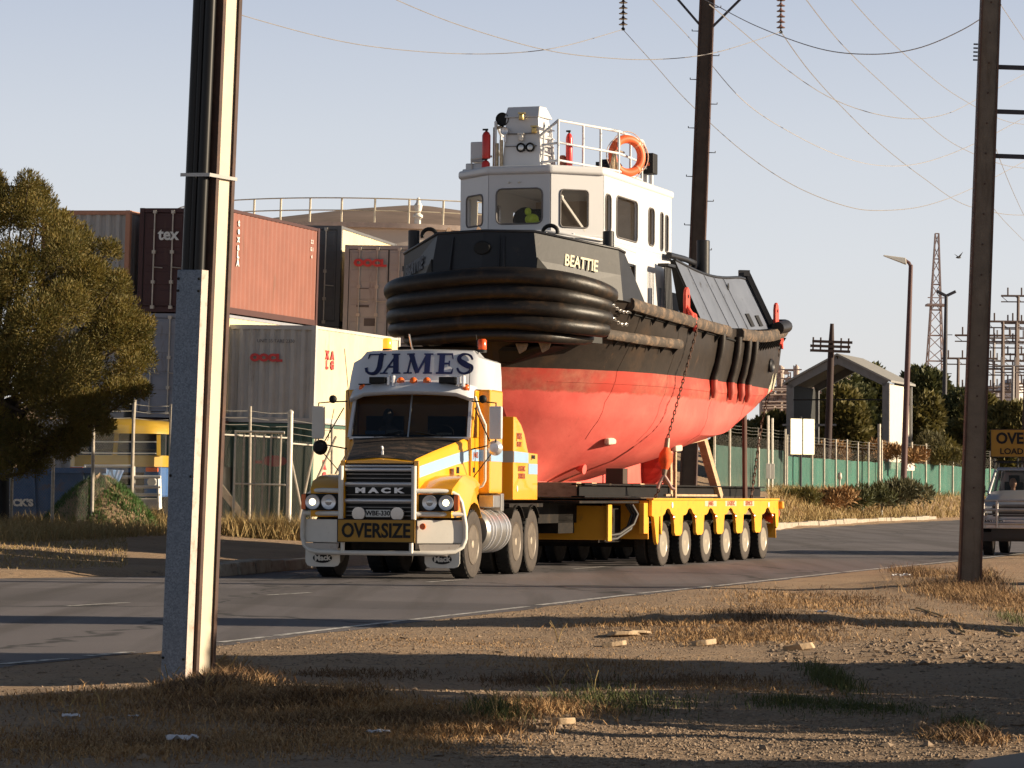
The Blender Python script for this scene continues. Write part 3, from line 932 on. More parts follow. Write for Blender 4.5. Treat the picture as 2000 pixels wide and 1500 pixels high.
def hood_top_mat():
    m, nt, bs = new_mat('worn_black_bonnet')
    n = noise_tex(nt, 2.2, 6, 0.7, (1.0, 3.5, 1.0))
    c = mixc(nt, ramp(nt, n, 0.40, 0.50), (0.085, 0.058, 0.042), (0.013, 0.012, 0.012))
    n2 = noise_tex(nt, 16, 5, 0.7, (3.0, 0.6, 1.0))
    c = mixc(nt, ramp(nt, n2, 0.58, 0.63), c, (0.15, 0.10, 0.07))
    nt.links.new(c, bs.inputs['Base Color']); bs.inputs['Roughness'].default_value = 0.6
    return m
M_HOOD = hood_top_mat()
M_CABIN = mat('cab_interior', (0.055, 0.055, 0.055), 0.8)

def cab_glass():
    m, nt, bs = new_mat('windscreen_glass')
    bs.inputs['Base Color'].default_value = (0.006, 0.007, 0.008, 1)
    bs.inputs['Roughness'].default_value = 0.04
    bs.inputs['Alpha'].default_value = 0.50
    bs.inputs['Specular IOR Level'].default_value = 0.6
    return m
M_SCREEN = cab_glass()

TT = 13.0
truck = empty('prime_mover', (-1.73, 47.07, 0), (0, 0, -radians(TT)))
tag(truck, 'yellow and white prime mover with long bonnet and oversize sign, towing the loaded trailer', 'truck')

def both(fn):
    for s in (-1, 1): fn(s)

# bonnet: front half-width .55 widening to .96 at the windscreen
def bonnet():
    mb = MB()
    secs = []   # y, half width top, z top edge, z crown, z bottom, half width bottom
    for y, hw, zt, zc, zb, hb in ((-1.08, .56, 1.76, 1.80, .95, .58), (-0.95, .58, 1.81, 1.87, .95, .60), (-0.4, .69, 1.93, 2.00, 1.0, .71), (0.2, .82, 2.05, 2.10, 1.1, .84), (0.62, .95, 2.15, 2.17, 1.2, .98)):
        secs.append((y, hw, zt, zc, zb, hb))
    for s in (-1, 1):
        mb.grid([[(s*hb, y, zb), (s*(hb+hw)/2*1.005, y, (zb+zt)/2), (s*hw*1.0, y, zt-0.05), (s*(hw-0.045), y, zt)] for y, hw, zt, zc, zb, hb in secs])
    # front lip above the grille
    y, hw, zt, zc, zb, hb = secs[0]
    mb.grid([[(x*(hw-0.045), secs[0][0], 1.74), (x*(hw-0.045), secs[0][0], lerp(zt, zc, 1-abs(x))), (x*(secs[1][1]-0.045), secs[1][0], lerp(secs[1][2], secs[1][3], 1-x*x))] for x in (-1, -.5, 0, .5, 1)])
    for s in (-1, 1):
        mb.box(s*0.57-0.035, s*0.57+0.035, -1.09, -1.03, 0.92, 1.78)
    mb.build('bonnet', M_TYEL, truck, smooth=45)
    tp = MB()
    tp.grid([[(x*(hw-0.045), y, lerp(zt, zc, 1-x*x)+0.002) for x in (-1, -.6, -.2, .2, .6, 1)] for y, hw, zt, zc, zb, hb in [(-1.045, .565, 1.775, 1.825, .95, .585)] + secs[1:]])
    tp.build('bonnet_top', M_HOOD, truck, smooth=45)
bonnet()
mb = MB()
mb.tube([(0, -0.93, 1.86), (0, -0.93, 1.93)], 0.02, 8); mb.ell((0, -0.93, 1.965), (0.018, 0.045, 0.04)); mb.ell((0, -0.97, 1.985), (0.016, 0.022, 0.02))
mb.build('bonnet_ornament', M_CHROME, truck, smooth=60)

# grille
mb = MB(); mb.box(-0.535, 0.535, -1.02, -0.98, 0.90, 1.74); mb.build('radiator', M_BLK, truck)
mb = MB()
for k in range(13):
    z = 0.95 + k*0.062
    mb.box(-0.53, 0.53, -1.06, -1.035, z, z+0.014)
mb.build('grille', mat('grille_bars', (0.22, 0.21, 0.20), 0.4, 0.4), truck)
mb = MB()
for z in (1.70, 1.645, 1.43, 1.18): mb.tube([(-0.53, -1.09, z), (0.53, -1.09, z)], 0.030 if z != 1.70 else 0.016, 10)
mb.build('grille_tubes', M_CHROME, truck, smooth=60)
mb = MB()
mb.box(-0.50, 0.50, -1.095, -1.06, 1.275, 1.385)
mb.build('badge_panel', M_BLK, truck)
lettering('M A C K', truck, M_CHROME, (-0.0, -1.105, 1.33), (1,0,0), ZU, 0.075, 0.02, 0.006, 1.95, name='badge')
both(lambda s: MB().lathe([(0.001, -0.03), (0.10, -0.03), (0.105, 0.0), (0.07, 0.05), (0.02, 0.06)], (s*0.30 - 0.0, -1.14, 0.985), 'Y', 24).build('spot_lamp', M_LENS, truck, smooth=40))
mb = MB(); mb.box(-0.19, 0.19, -1.16, -1.15, 0.935, 1.045); npl = mb.build('number_plate', mat('plate_white', (0.62, 0.62, 0.58), 0.5), truck, bevel=0.004)
lettering('WBE-330', npl, M_BLK, (0, -1.162, 0.99), (1,0,0), ZU, 0.070, 0.003, 0.003)

# fenders
def fender(s):
    prof = [(-1.00, .93), (-1.04, 1.20), (-0.98, 1.36), (-0.78, 1.47), (-0.45, 1.55), (-0.05, 1.58), (0.30, 1.54), (0.52, 1.44), (0.66, 1.22), (0.68, .95), (0.50, .93)]
    arch = [(0.62*cos(a), 0.525 + 0.64*sin(a)) for a in [radians(d) for d in (42, 55, 70, 90, 110, 125, 138)]]
    prof = prof + arch
    n1 = 11
    mb = MB()
    def X(y, z, o): 
        base = 1.20 if o else 0.56
        if o and z > 1.4: base -= (z-1.4)*0.55
        if o and y < -0.7: base -= (-0.7-y)*0.35
        if o and y > 0.5: base -= (y-0.5)*0.8
        return s*base
    a = [mb.vert((X(y, z, 0), y, z)) for y, z in prof]; b = [mb.vert((X(y, z, 1), y, z)) for y, z in prof]
    n = len(prof)
    for i in range(n): mb.face((a[i], a[(i+1)%n], b[(i+1)%n], b[i]))
    c1 = mb.vert((s*0.56, -0.1, 1.3)); c2 = mb.vert((s*1.20, 0.0, 1.37))
    for i in range(n):
        mb.face((a[i], a[(i+1)%n], c1)); mb.face((b[i], b[(i+1)%n], c2))
    mb.build('fender', M_TYEL, truck, smooth=50, bevel=0.025, segs=3)
    # headlamp cluster
    cx = s*0.90
    hb_ = MB(); hb_.box(cx-0.29, cx+0.29, -1.075, -0.99, 1.03, 1.28); h = hb_.build('headlight', M_BLK, truck, bevel=0.01)
    for k, dx in enumerate((0.15, -0.13)):
        l = MB(); l.ell((cx + s*dx*0.9, -1.085, 1.155), (0.098, 0.03, 0.098), 20, 10)
        l.build('lens', M_LAMP if k == 0 else M_LENS, h, smooth=60)
        l = MB(); l.lathe([(0.100, -0.025), (0.112, -0.03), (0.112, 0.02)], (cx + s*dx*0.9, -1.085, 1.155), 'Y', 24); l.build('bezel', M_CHROME, h, smooth=40)
    l = MB(); l.box(cx+s*0.285-0.035, cx+s*0.285+0.035, -1.08, -1.0, 1.04, 1.27); l.build('indicator', M_ORG, truck, bevel=0.01)
both(fender)

# bumper and bull bar
def bumper(s):
    mb = MB()
    mb.hexa([(s*0.60, -1.16, 0.545), (s*1.27, -0.80, 0.545), (s*1.27, -0.74, 0.545), (s*0.60, -1.10, 0.545), (s*0.60, -1.16, 0.895), (s*1.27, -0.80, 0.895), (s*1.27, -0.74, 0.895), (s*0.60, -1.10, 0.895)])
    mb.build('bumper_panel', M_BAR, truck, bevel=0.012)
    mb = MB()
    mb.hexa([(s*0.66, -1.10, 0.36), (s*1.02, -0.96, 0.36), (s*1.02, -0.94, 0.36), (s*0.66, -1.08, 0.36), (s*0.62, -1.11, 0.535), (s*1.22, -0.90, 0.535), (s*1.22, -0.88, 0.535), (s*0.62, -1.09, 0.535)])
    mb.build('lower_valance', mat('dirty_white', (0.48, 0.43, 0.38), 0.6, var=0.1, dirt=(0.22, 0.12, 0.08), dscale=6, dlo=0.55), truck)
    # flap below
    mb = MB(); x0, x1 = s*0.66, s*1.20
    xa_, xb_ = min(x0, x1), max(x0, x1)
    mb.prism([(xa_, -0.90, 0.46), (xb_, -0.90, 0.46), (xb_, -0.90, 0.25), (xb_-0.03, -0.90, 0.20), (xb_-0.09, -0.90, 0.18), (xa_+0.09, -0.90, 0.18), (xa_+0.03, -0.90, 0.20), (xa_, -0.90, 0.25)], (0, 0.02, 0))
    f = mb.build('mud_flap', M_BAR, truck)
    c = ((x0+x1)/2, -0.906, 0.31)
    mb = MB(); mb.lathe([(0.001, -0.003), (0.15, -0.003), (0.15, 0.003), (0.001, 0.003)], c, 'Y', 32, Matrix.Diagonal((1, 1, 0.5)))
    em = mb.build('emblem', M_BLK, f)
    lettering('Mack', em, M_BAR, (c[0], c[1]-0.006, c[2]), (1, 0, 0.05), ZU, 0.085, 0.004, 0.004)
both(bumper)
mb = MB()
R_ = 0.036
loop = []
def yb(x): return -1.20 + max(0, abs(x)-0.6)*0.55
pts = []
for x, z in ((-.55, 1.325), (-.9, 1.33), (-1.06, 1.32), (-1.16, 1.26), (-1.21, 1.16), (-1.24, 1.0), (-1.27, .80), (-1.27, .62), (-1.23, .50), (-1.13, .43), (-.95, .405), (-.5, .40), (0, .40), (.5, .40), (.95, .405), (1.13, .43), (1.23, .50), (1.27, .62), (1.27, .80), (1.24, 1.0), (1.21, 1.16), (1.16, 1.26), (1.06, 1.32), (.9, 1.33), (.55, 1.325)):
    pts.append((x, yb(x), z))
mb.tube(pts, R_, 12)
for s in (-1, 1):
    mb.tube([(s*.55, yb(.55), 0.985), (s*.9, yb(.9), 0.985), (s*1.24, yb(1.24), 0.985)], R_, 12)
    mb.tube([(s*.565, -1.20, 1.70), (s*.565, -1.20, .90)], 0.040, 12)
    mb.tube([(s*.53, -1.20, .60), (s*.53, -1.20, .40)], 0.032, 10)
mb.build('bull_bar', M_BAR, truck, smooth=60)
# oversize sign
mb = MB(); mb.box(-0.60, 0.60, -1.262, -1.242, 0.555, 0.905)
sg = mb.build('sign_board', M_SIGN, truck)
mb = MB()
for z0, z1 in ((0.555, 0.567), (0.893, 0.905)): mb.box(-0.60, 0.60, -1.267, -1.2625, z0, z1)
for x in (-0.60, 0.588): mb.box(x, x+0.012, -1.267, -1.2625, 0.5672, 0.8928)
mb.build('sign_border', M_BLK, sg)
lettering('OVERSIZE', sg, M_BLK, (0, -1.268, 0.725), (1,0,0), ZU, 0.215, 0.006, 0.008, 0.82)
mb = MB(); mb.lathe([(0.045, 0), (0.05, 0.03), (0.03, 0.06)], (0.70, -1.20, 0.80), 'Y', 16); mb.build('marker_lamp', M_ORG, truck)

# cab shell
def cab():
    mb = MB()
    # side walls with door window; back wall; floor; lower front
    for s in (-1, 1):
        x0, x1 = (s*1.0, s*0.94)
        def pan(y0, y1, z0, z1, yt0=None, yt1=None):
            yt0 = y0 if yt0 is None else yt0; yt1 = y1 if yt1 is None else yt1
            mb.hexa([(x0, y0, z0), (x0, y1, z0), (x1, y1, z0), (x1, y0, z0), (x0, yt0, z1), (x0, yt1, z1), (x1, yt1, z1), (x1, yt0, z1)])
        pan(0.60, 1.10, 1.28, 2.16)
        pan(0.62, 0.72, 2.16, 2.80, 0.86, 0.92)
        pan(1.00, 1.10, 2.16, 2.80)
        pan(0.86, 1.10, 2.80, 2.90)
    mb.box(-0.94, 0.94, 1.04, 1.10, 1.28, 2.88)
    mb.box(-0.94, 0.94, 0.60, 1.04, 1.28, 1.34)
    mb.build('cab', M_TYEL, truck, bevel=0.012)
    # windscreen frame, cream pillars and dash
    fr = MB()
    for s in (-1, 1): fr.beam((s*0.955, 0.60, 2.15), (s*0.93, 0.84, 2.80), 0.05, 0.06)
    fr.box(-0.96, 0.96, 0.585, 0.64, 2.13, 2.17)
    fr.build('windscreen_frame', M_TWHT, truck)
    gl = MB()
    for s in (-1, 1):
        gl.hexa([(s*0.935, 0.615, 2.165), (s*0.01, 0.56, 2.165), (s*0.01, 0.57, 2.165), (s*0.935, 0.625, 2.165), (s*0.915, 0.835, 2.80), (s*0.01, 0.79, 2.82), (s*0.01, 0.80, 2.82), (s*0.915, 0.845, 2.80)])
    gl.build('windscreen', M_SCREEN, truck)
    dv = MB(); dv.beam((0, 0.55, 2.16), (0, 0.785, 2.83), 0.022, 0.02); dv.build('windscreen_divider', M_ALU, truck)
    it = MB(); it.box(-0.93, 0.93, 0.63, 0.80, 2.05, 2.20); it.box(-0.8, -0.2, 1.0, 1.035, 1.6, 2.5); it.box(0.2, 0.8, 1.0, 1.035, 1.6, 2.5)
    it.tube([(0.45+0.2*cos(a), 0.84, 2.24+0.2*sin(a)*0.6) for a in [2*pi*k/16 for k in range(17)]], 0.015, 6)
    it.build('dashboard', M_CABIN, truck)
    bd = MB(); bd.ell((-0.42, 0.93, 2.50), (0.085, 0.10, 0.12), 14, 10); bd.tube([(-0.42, 0.95, 2.28), (-0.42, 0.95, 2.42)], 0.05, 8); bd.ell((-0.42, 0.95, 2.12), (0.24, 0.09, 0.24), 14, 8); bd.tube([(-0.62, 0.92, 2.2), (-0.66, 0.86, 2.12), (-0.5, 0.80, 2.26)], 0.04, 8); bd.tube([(-0.22, 0.92, 2.2), (-0.18, 0.86, 2.12), (-0.32, 0.80, 2.26)], 0.04, 8)
    dv_ = bd.build('person', mat('driver_shirt', (0.16, 0.15, 0.15), 0.8), smooth=60); dv_.matrix_world = Matrix.Translation((-1.73, 47.07, 0)) @ Matrix.Rotation(-radians(TT), 4, 'Z'); tag(dv_, 'driver in a dark shirt behind the windscreen of the yellow prime mover', 'person')
    pb = MB(); pb.box(-0.72, -0.40, 0.655, 0.665, 2.21, 2.265); pb.build('dash_card', mat('blue_card', (0.10, 0.22, 0.42), 0.5), truck)
    pb = MB(); pb.box(-0.38, -0.10, 0.655, 0.665, 2.21, 2.275); pb.build('dash_card', mat('pale_card', (0.35, 0.40, 0.40), 0.5), truck)
    pb = MB(); pb.box(0.42, 0.66, 0.69, 0.70, 2.205, 2.235); pb.build('dash_card', mat('cream_card', (0.6, 0.6, 0.5), 0.5), truck)
    for s in (-1, 1):
        w = MB(); w.hexa([(s*0.985, 0.72, 2.17), (s*0.985, 1.0, 2.17), (s*0.975, 1.0, 2.17), (s*0.975, 0.72, 2.17), (s*0.985, 0.90, 2.79), (s*0.985, 1.0, 2.79), (s*0.975, 1.0, 2.79), (s*0.975, 0.90, 2.79)])
        w.build('door_window', M_SCREEN, truck)
cab()
# wipers
for s in (-1, 1):
    mb = MB(); mb.tube([(s*0.55, 0.56, 2.17), (s*0.12, 0.57, 2.25)], 0.008, 5); mb.build('wiper', M_BLK, truck)

# sun visor + roof
mb = MB()
rows = []
for y, z, hw in ((0.58, 2.775, 0.99), (0.55, 2.83, 1.0), (0.66, 2.96, 0.98), (0.85, 3.01, 0.97), (1.10, 3.03, 0.97)):
    rows.append([(x*hw, y + 0.18*abs(x)**3 + (0.0), z + (0.05*(1-x*x)) - 0.07*max(0, abs(x)-0.75)*4*(1 if y < 0.9 else 0.6)) for x in [k/8 for k in range(-8, 9)]])
mb.grid(rows)
mb.build('cab_roof', M_TWHT, truck, smooth=50, solid=0.02)
for x in (-0.80, -0.17, 0.04, 0.25, 0.86):
    mb = MB(); z = 3.03 - 0.10*(abs(x) > 0.5) + 0.02
    mb.lathe([(0.055, 0), (0.062, 0.02), (0.058, 0.06), (0.035, 0.09), (0.005, 0.10)], (x, 0.70 + 0.10*abs(x), z-0.05), n=16)
    mb.build('marker_lamp', M_ORG, truck, smooth=50)
for x in (-0.52, 0.60):
    mb = MB(); mb.box(x-0.13, x+0.13, 0.60, 0.76, 3.00, 3.10); mb.build('driving_lamp', M_BLK, truck, bevel=0.012)
    mb = MB(); mb.box(x+0.15, x+0.20, 0.62, 0.72, 2.96, 3.12); mb.box(x+0.23, x+0.27, 0.62, 0.74, 2.94, 3.13); mb.build('air_horn', M_CHROME, truck, bevel=0.02)
mb = MB(); mb.tube([(-0.85, 0.72, 2.99), (0.9, 0.72, 2.99)], 0.012, 6); mb.build('lamp_rail', M_BLK, truck)

# sleeper
def prof_body(name, hw, y0, y1, z0, z1, m, bev=0.03):
    mb = MB(); mb.box(-hw, hw, y0, y1, z0, z1); return mb.build(name, m, truck, bevel=bev, segs=3)
prof_body('sleeper', 1.18, 1.105, 1.95, 1.30, 2.92, M_TYEL)
# roof fairing: V-shaped front with the painted name
mb = MB()
cols = []
for x, yb_, yt_, zt in ((-1.16, 1.95, 1.95, 3.36), (-1.17, 1.28, 1.48, 3.36), (-0.98, 1.08, 1.26, 3.42), (-0.88, 1.03, 1.22, 3.52), (-0.45, 0.965, 1.14, 3.53), (0, 0.90, 1.06, 3.535), (0.45, 0.965, 1.14, 3.53), (0.88, 1.03, 1.22, 3.52), (0.98, 1.08, 1.26, 3.42), (1.17, 1.28, 1.48, 3.36), (1.16, 1.95, 1.95, 3.36)):
    cols.append([(x, yb_, 2.92), (x*0.995, lerp(yb_, yt_, 0.5), lerp(2.92, zt, 0.5)), (x*0.98, yt_, zt), (x*0.93, lerp(yt_, 1.95, 0.35), zt+0.03), (x*0.90, 1.95, zt+0.02)])
mb.grid(cols)
mb.prism([(c[0][0]*0.99, 1.94, 2.93) for c in (cols[0], cols[-1])] + [(c[-1][0]*0.99, 1.94, c[-1][2]-0.005) for c in cols[::-1]], (0, 0.01, 0))
fairing = mb.build('roof_fairing', M_TWHT, truck, smooth=28)

# slab-serif JAMES drawn stroke by stroke on the two faces of the V
def fpt2(x, z, off=0.006):
    t = (z - 2.92)/0.61
    yb_ = 0.90 + abs(x)*0.1456; yt_ = 1.06 + abs(x)*0.18
    return Vector((x, lerp(yb_, yt_, t) - off, z))
def slab(mb, pts, thick=0.006):
    """polygon in (x, z) laid on the fairing, split where it crosses the V"""
    def clip(poly, sgn):
        out = []
        for i in range(len(poly)):
            a, b = poly[i], poly[(i+1) % len(poly)]
            ia, ib = sgn*a[0] >= 0, sgn*b[0] >= 0
            if ia: out.append(a)
            if ia != ib:
                t = a[0]/(a[0]-b[0]); out.append((0.0, a[1]+(b[1]-a[1])*t))
        return out
    for sgn in (-1, 1):
        q = clip(pts, sgn)
        if len(q) < 3: continue
        f = [mb.vert(fpt2(x, z, 0.014)) for x, z in q]; g = [mb.vert(fpt2(x, z, 0.002)) for x, z in q]
        mb.face(f)
        for i in range(len(q)): mb.face((f[i], f[(i+1)%len(q)], g[(i+1)%len(q)], g[i]))
def stroke(mb, path, ws):
    for i in range(len(path)-1):
        (x0, z0), (x1, z1) = path[i], path[i+1]
        w0, w1 = ws[i]/2, ws[i+1]/2
        dx, dz = x1-x0, z1-z0; L = sqrt(dx*dx+dz*dz) or 1; nx, nz = -dz/L, dx/L
        slab(mb, [(x0-nx*w0, z0-nz*w0), (x1-nx*w1, z1-nz*w1), (x1+nx*w1, z1+nz*w1), (x0+nx*w0, z0+nz*w0)])
def sstroke(mb, path, ws, n=5):
    xs = [p[0] for p in path]; zs = [p[1] for p in path]; K = (len(path)-1)*n
    P_ = [(catmull_(xs, i/K), catmull_(zs, i/K)) for i in range(K+1)]; W_ = [catmull_(ws, i/K) for i in range(K+1)]
    stroke(mb, P_, W_)
    for (x, z), w_ in list(zip(P_, W_))[1:-1]:
        slab(mb, [(x + w_/2*cos(a)*0.98, z + w_/2*sin(a)*0.98) for a in [2*pi*k/10 for k in range(10)]], 0.006)
def catmull_(a, t):
    n = len(a)-1; x = t*n; i = min(int(x), n-1); f = x-i
    p0 = a[max(i-1, 0)]; p1 = a[i]; p2 = a[i+1]; p3 = a[min(i+2, n)]
    return 0.5*((2*p1) + (-p0+p2)*f + (2*p0-5*p1+4*p2-p3)*f*f + (-p0+3*p1-3*p2+p3)*f**3)
mb = MB()
zb, zt = 3.175, 3.475; TH, TN, SF = 0.085, 0.030, 0.022
def hs(x0, x1, z, t=SF): slab(mb, [(x0, z-t/2), (x1, z-t/2), (x1, z+t/2), (x0, z+t/2)])
# J
hs(-0.80, -0.52, zt); stroke(mb, [(-0.80, zt), (-0.82, zt-0.07)], [TN, 0.01])
sstroke(mb, [(-0.60, zt), (-0.61, zb+0.18), (-0.62, zb+0.09), (-0.66, zb+0.02), (-0.72, zb-0.005), (-0.79, zb+0.005), (-0.835, zb+0.04)], [TH, TH, TH, TH*0.85, TH*0.6, 0.04, 0.03])
stroke(mb, [(-0.845, zb+0.09), (-0.825, zb+0.02)], [0.05, 0.04])
# A
stroke(mb, [(-0.54, zb), (-0.33, zt)], [TN, TN]); stroke(mb, [(-0.35, zt), (-0.33, zb)], [TH*1.0, TH*1.1]); hs(-0.47, -0.34, zb+0.10, TN)
hs(-0.60, -0.47, zb); hs(-0.40, -0.25, zb); hs(-0.42, -0.28, zt)
# M
stroke(mb, [(-0.13, zb), (-0.08, zt)], [TN, TN]); stroke(mb, [(-0.09, zt), (0.03, zb)], [TH, TH*0.8]); stroke(mb, [(0.03, zb), (0.17, zt)], [TN, TN*1.3]); stroke(mb, [(0.18, zt), (0.18, zb)], [TH, TH])
hs(-0.20, -0.06, zb); hs(-0.16, -0.03, zt); hs(0.12, 0.26, zb); hs(0.12, 0.26, zt)
# E
stroke(mb, [(0.40, zb), (0.40, zt)], [TH, TH]); hs(0.32, 0.56, zt, TN); hs(0.32, 0.57, zb, TN); hs(0.40, 0.52, (zb+zt)/2, TN)
stroke(mb, [(0.55, zt), (0.57, zt-0.08)], [0.03, 0.008]); stroke(mb, [(0.56, zb), (0.58, zb+0.08)], [0.03, 0.008]); stroke(mb, [(0.515, (zb+zt)/2+0.045), (0.515, (zb+zt)/2-0.045)], [0.02, 0.02])
# S
sstroke(mb, [(0.87, zt-0.085), (0.84, zt-0.03), (0.78, zt), (0.71, zt-0.005), (0.665, zt-0.05), (0.675, zt-0.10), (0.73, (zb+zt)/2+0.01), (0.80, (zb+zt)/2-0.03), (0.855, zb+0.10), (0.86, zb+0.05), (0.82, zb+0.01), (0.75, zb-0.005), (0.68, zb+0.02), (0.645, zb+0.08)], [0.03, 0.035, 0.03, 0.045, 0.06, 0.075, 0.09, 0.09, 0.075, 0.06, 0.045, 0.03, 0.035, 0.03])
mb.build('lettering', M_NAVY, fairing, fix=True)

for x, m_, lb in ((-0.62, M_AMBER, 'lit amber beacon'), (0.93, M_REDOR, 'unlit red beacon')):
    mb = MB(); mb.lathe([(0.075, 0), (0.075, 0.04), (0.068, 0.045)], (x, 1.55, 3.54 if x < 0 else 3.52), n=20); b_ = mb.build('beacon', M_BLK, truck)
    mb = MB(); mb.lathe([(0.068, 0.04), (0.072, 0.06), (0.070, 0.19), (0.055, 0.21), (0.01, 0.215)], (x, 1.55, 3.54 if x < 0 else 3.52), n=20); d_ = mb.build('dome', m_, b_, smooth=40); b_['label'] = lb
mb = MB(); mb.tube([(-0.22, 1.7, 3.54), (-0.26, 1.7, 3.62), (-0.30, 1.7, 3.82)], 0.014, 6); mb.build('exhaust_flap', M_ALU, truck)

# tool box behind the cab, stepped top
mb = MB()
mb.prism([(-1.25, 2.42, 1.20), (-1.25, 2.42, 2.53), (-1.25, 2.60, 2.53), (-1.25, 2.95, 2.42), (-1.25, 3.20, 2.27), (-1.25, 3.42, 2.04), (-1.25, 3.50, 1.97), (-1.25, 4.20, 1.96), (-1.25, 4.20, 1.20)], (2.5, 0, 0))
tb = mb.build('ballast_box', M_TYEL, truck, bevel=0.012)
# stripe pieces
def stripe(pts4, name='stripe'):
    mb = MB(); mb.prism(pts4, (0.004, 0, 0)); return mb.build(name, M_STRIPE, truck)
for s in (-1, 1):
    q = 1.253 if s > 0 else -1.257
    stripe([(q, 2.43, 1.80), (q, 3.48, 1.80), (q, 3.48, 1.965), (q, 2.43, 1.98)])
    stripe([(q, 3.49, 1.62), (q, 4.17, 1.62), (q, 4.17, 1.79), (q, 3.49, 1.79)])
    q = 1.183 if s > 0 else -1.187
    stripe([(q, 1.13, 1.80), (q, 1.93, 1.80), (q, 1.93, 1.98), (q, 1.13, 1.98)])
    q = 1.003 if s > 0 else -1.007
    stripe([(q, 0.62, 1.80), (q, 1.09, 1.80), (q, 1.09, 1.98), (q, 0.62, 1.98)])
    # along the bonnet side (follows its slant)
    def hs_x(y, z):
        for a, b in (((-1.08, .56, 1.76, .95, .58), (-0.95, .58, 1.81, .95, .60)), ((-0.95, .58, 1.81, .95, .60), (-0.4, .69, 1.93, 1.0, .71)), ((-0.4, .69, 1.93, 1.0, .71), (0.2, .82, 2.05, 1.1, .84)), ((0.2, .82, 2.05, 1.1, .84), (0.62, .95, 2.15, 1.2, .98))):
            if y <= b[0] + 1e-6:
                t = (y-a[0])/(b[0]-a[0]); hw, zt_, zb_, hb = [lerp(a[i], b[i], t) for i in (1, 2, 3, 4)]
                u = (z-zb_)/(zt_-0.05-zb_)
                m_ = (hb+hw)/2*1.005
                return lerp(hb, m_, u*2) if u < 0.5 else lerp(m_, hw, u*2-1)
        return 0.96
    mb = MB(); rows = []
    for k in range(9):
        y = lerp(-1.04, 0.61, k/8); zc_ = lerp(1.60, 1.885, (k/8))
        rows.append([(s*(hs_x(y, z)+0.006), y, z) for z in (zc_-0.085, zc_, zc_+0.085)])
    mb.grid(rows); mb.build('stripe', M_STRIPE, truck)
stripe_f = MB(); stripe_f.box(-1.25, 1.25, 2.412, 2.416, 1.80, 1.98); stripe_f.build('stripe', M_STRIPE, truck)
stripe_f = MB(); stripe_f.box(1.0, 1.18, 1.098, 1.102, 1.80, 1.98); stripe_f.build('stripe', M_STRIPE, truck)
lettering('JAMES', truck, M_DARKBR, (1.256, 2.80, 2.22), YX, ZU, 0.10, 0.004, 0.004, 1.0)
lettering('HEAVY', truck, M_DARKBR, (1.256, 2.80, 2.09), YX, ZU, 0.08, 0.004, 0.003)
lettering('LOGISTIC', truck, M_DARKBR, (1.256, 3.0, 1.70), YX, ZU, 0.085, 0.004, 0.003, 1.0)
lettering('SERVICES', truck, M_DARKBR, (1.256, 3.0, 1.58), YX, ZU, 0.085, 0.004, 0.003, 1.0)
lettering('JAMES', truck, M_DARKBR, (1.009, 0.86, 1.89), YX, ZU, 0.09, 0.003, 0.003, 0.95)
lettering('JAMES', truck, M_BLK, (1.256, 3.85, 1.90), YX, ZU, 0.06, 0.003, 0.003, 1.3)
mb = MB(); mb.box(1.0, 1.008, 0.70, 0.82, 1.62, 1.70); mb.build('grab_recess', M_BLK, truck)
mb = MB(); mb.box(0.90, 0.912, 0.05, 0.20, 1.60, 1.70); mb.build('vent', M_CHASSIS, truck)
mb = MB(); mb.lathe([(0.001, 0.0), (0.05, 0.0), (0.05, 0.01)], (1.25, 2.68, 1.38), 'X', 12); mb.build('data_plate', M_BAR, truck)

# grab pipe, snorkel, mirrors
mb = MB(); mb.tube([(1.02, 0.72, 2.80), (1.10, 0.72, 2.55), (1.16, 0.85, 2.36), (1.16, 0.85, 1.50), (1.12, 0.85, 1.42), (1.02, 0.85, 1.38)], 0.022, 8)
mb.build('grab_handle', M_BAR, truck, smooth=60)
def mirror(s):
    x = s*1.42
    mb = MB(); mb.box(x-0.10, x+0.10, 0.42, 0.50, 2.13, 2.64); m_ = mb.build('mirror', M_TWHT if s > 0 else M_BAR, truck, bevel=0.02)
    mb = MB(); mb.lathe([(0.001, -0.05), (0.07, -0.045), (0.115, 0.0), (0.12, 0.03), (0.001, 0.035)], (x-s*0.02, 0.48, 2.00), 'Y', 20); mb.build('round_mirror', M_CHROME if s > 0 else M_BLK, truck, smooth=40)
    mb = MB(); mb.tube([(s*1.0, 0.62, 2.72), (x-s*0.2, 0.52, 2.71), (x, 0.46, 2.69), (x, 0.46, 2.62)], 0.012, 6)
    mb.tube([(x, 0.46, 2.14), (x, 0.46, 2.06), (s*1.0, 0.62, 1.98)], 0.012, 6); mb.tube([(x-s*0.1, 0.48, 2.1), (s*1.05, 0.60, 2.62)], 0.010, 6); mb.tube([(x, 0.46, 2.0), (s*1.0, 0.6, 1.5)], 0.008, 6)
    mb.build('mirror_arm', M_BLK, truck)
    mb = MB(); mb.ell((x-s*0.22, 0.5, 2.75), (0.065, 0.05, 0.065)); mb.build('look_down_mirror', M_BLK, truck, smooth=60)
both(mirror)
for x, y, z, dx, h in ((-0.98, 0.7, 2.6, -0.1, 0.95), (0.95, 0.62, 2.88, 0.02, 0.38), (0.88, 1.5, 3.5, -0.04, 0.3), (-1.28, 0.5, 2.1, 0.1, 0.5)):
    mb = MB(); mb.tube([(x, y, z), (x+dx, y, z+h)], 0.006, 5); mb.build('aerial', M_BLK, truck)

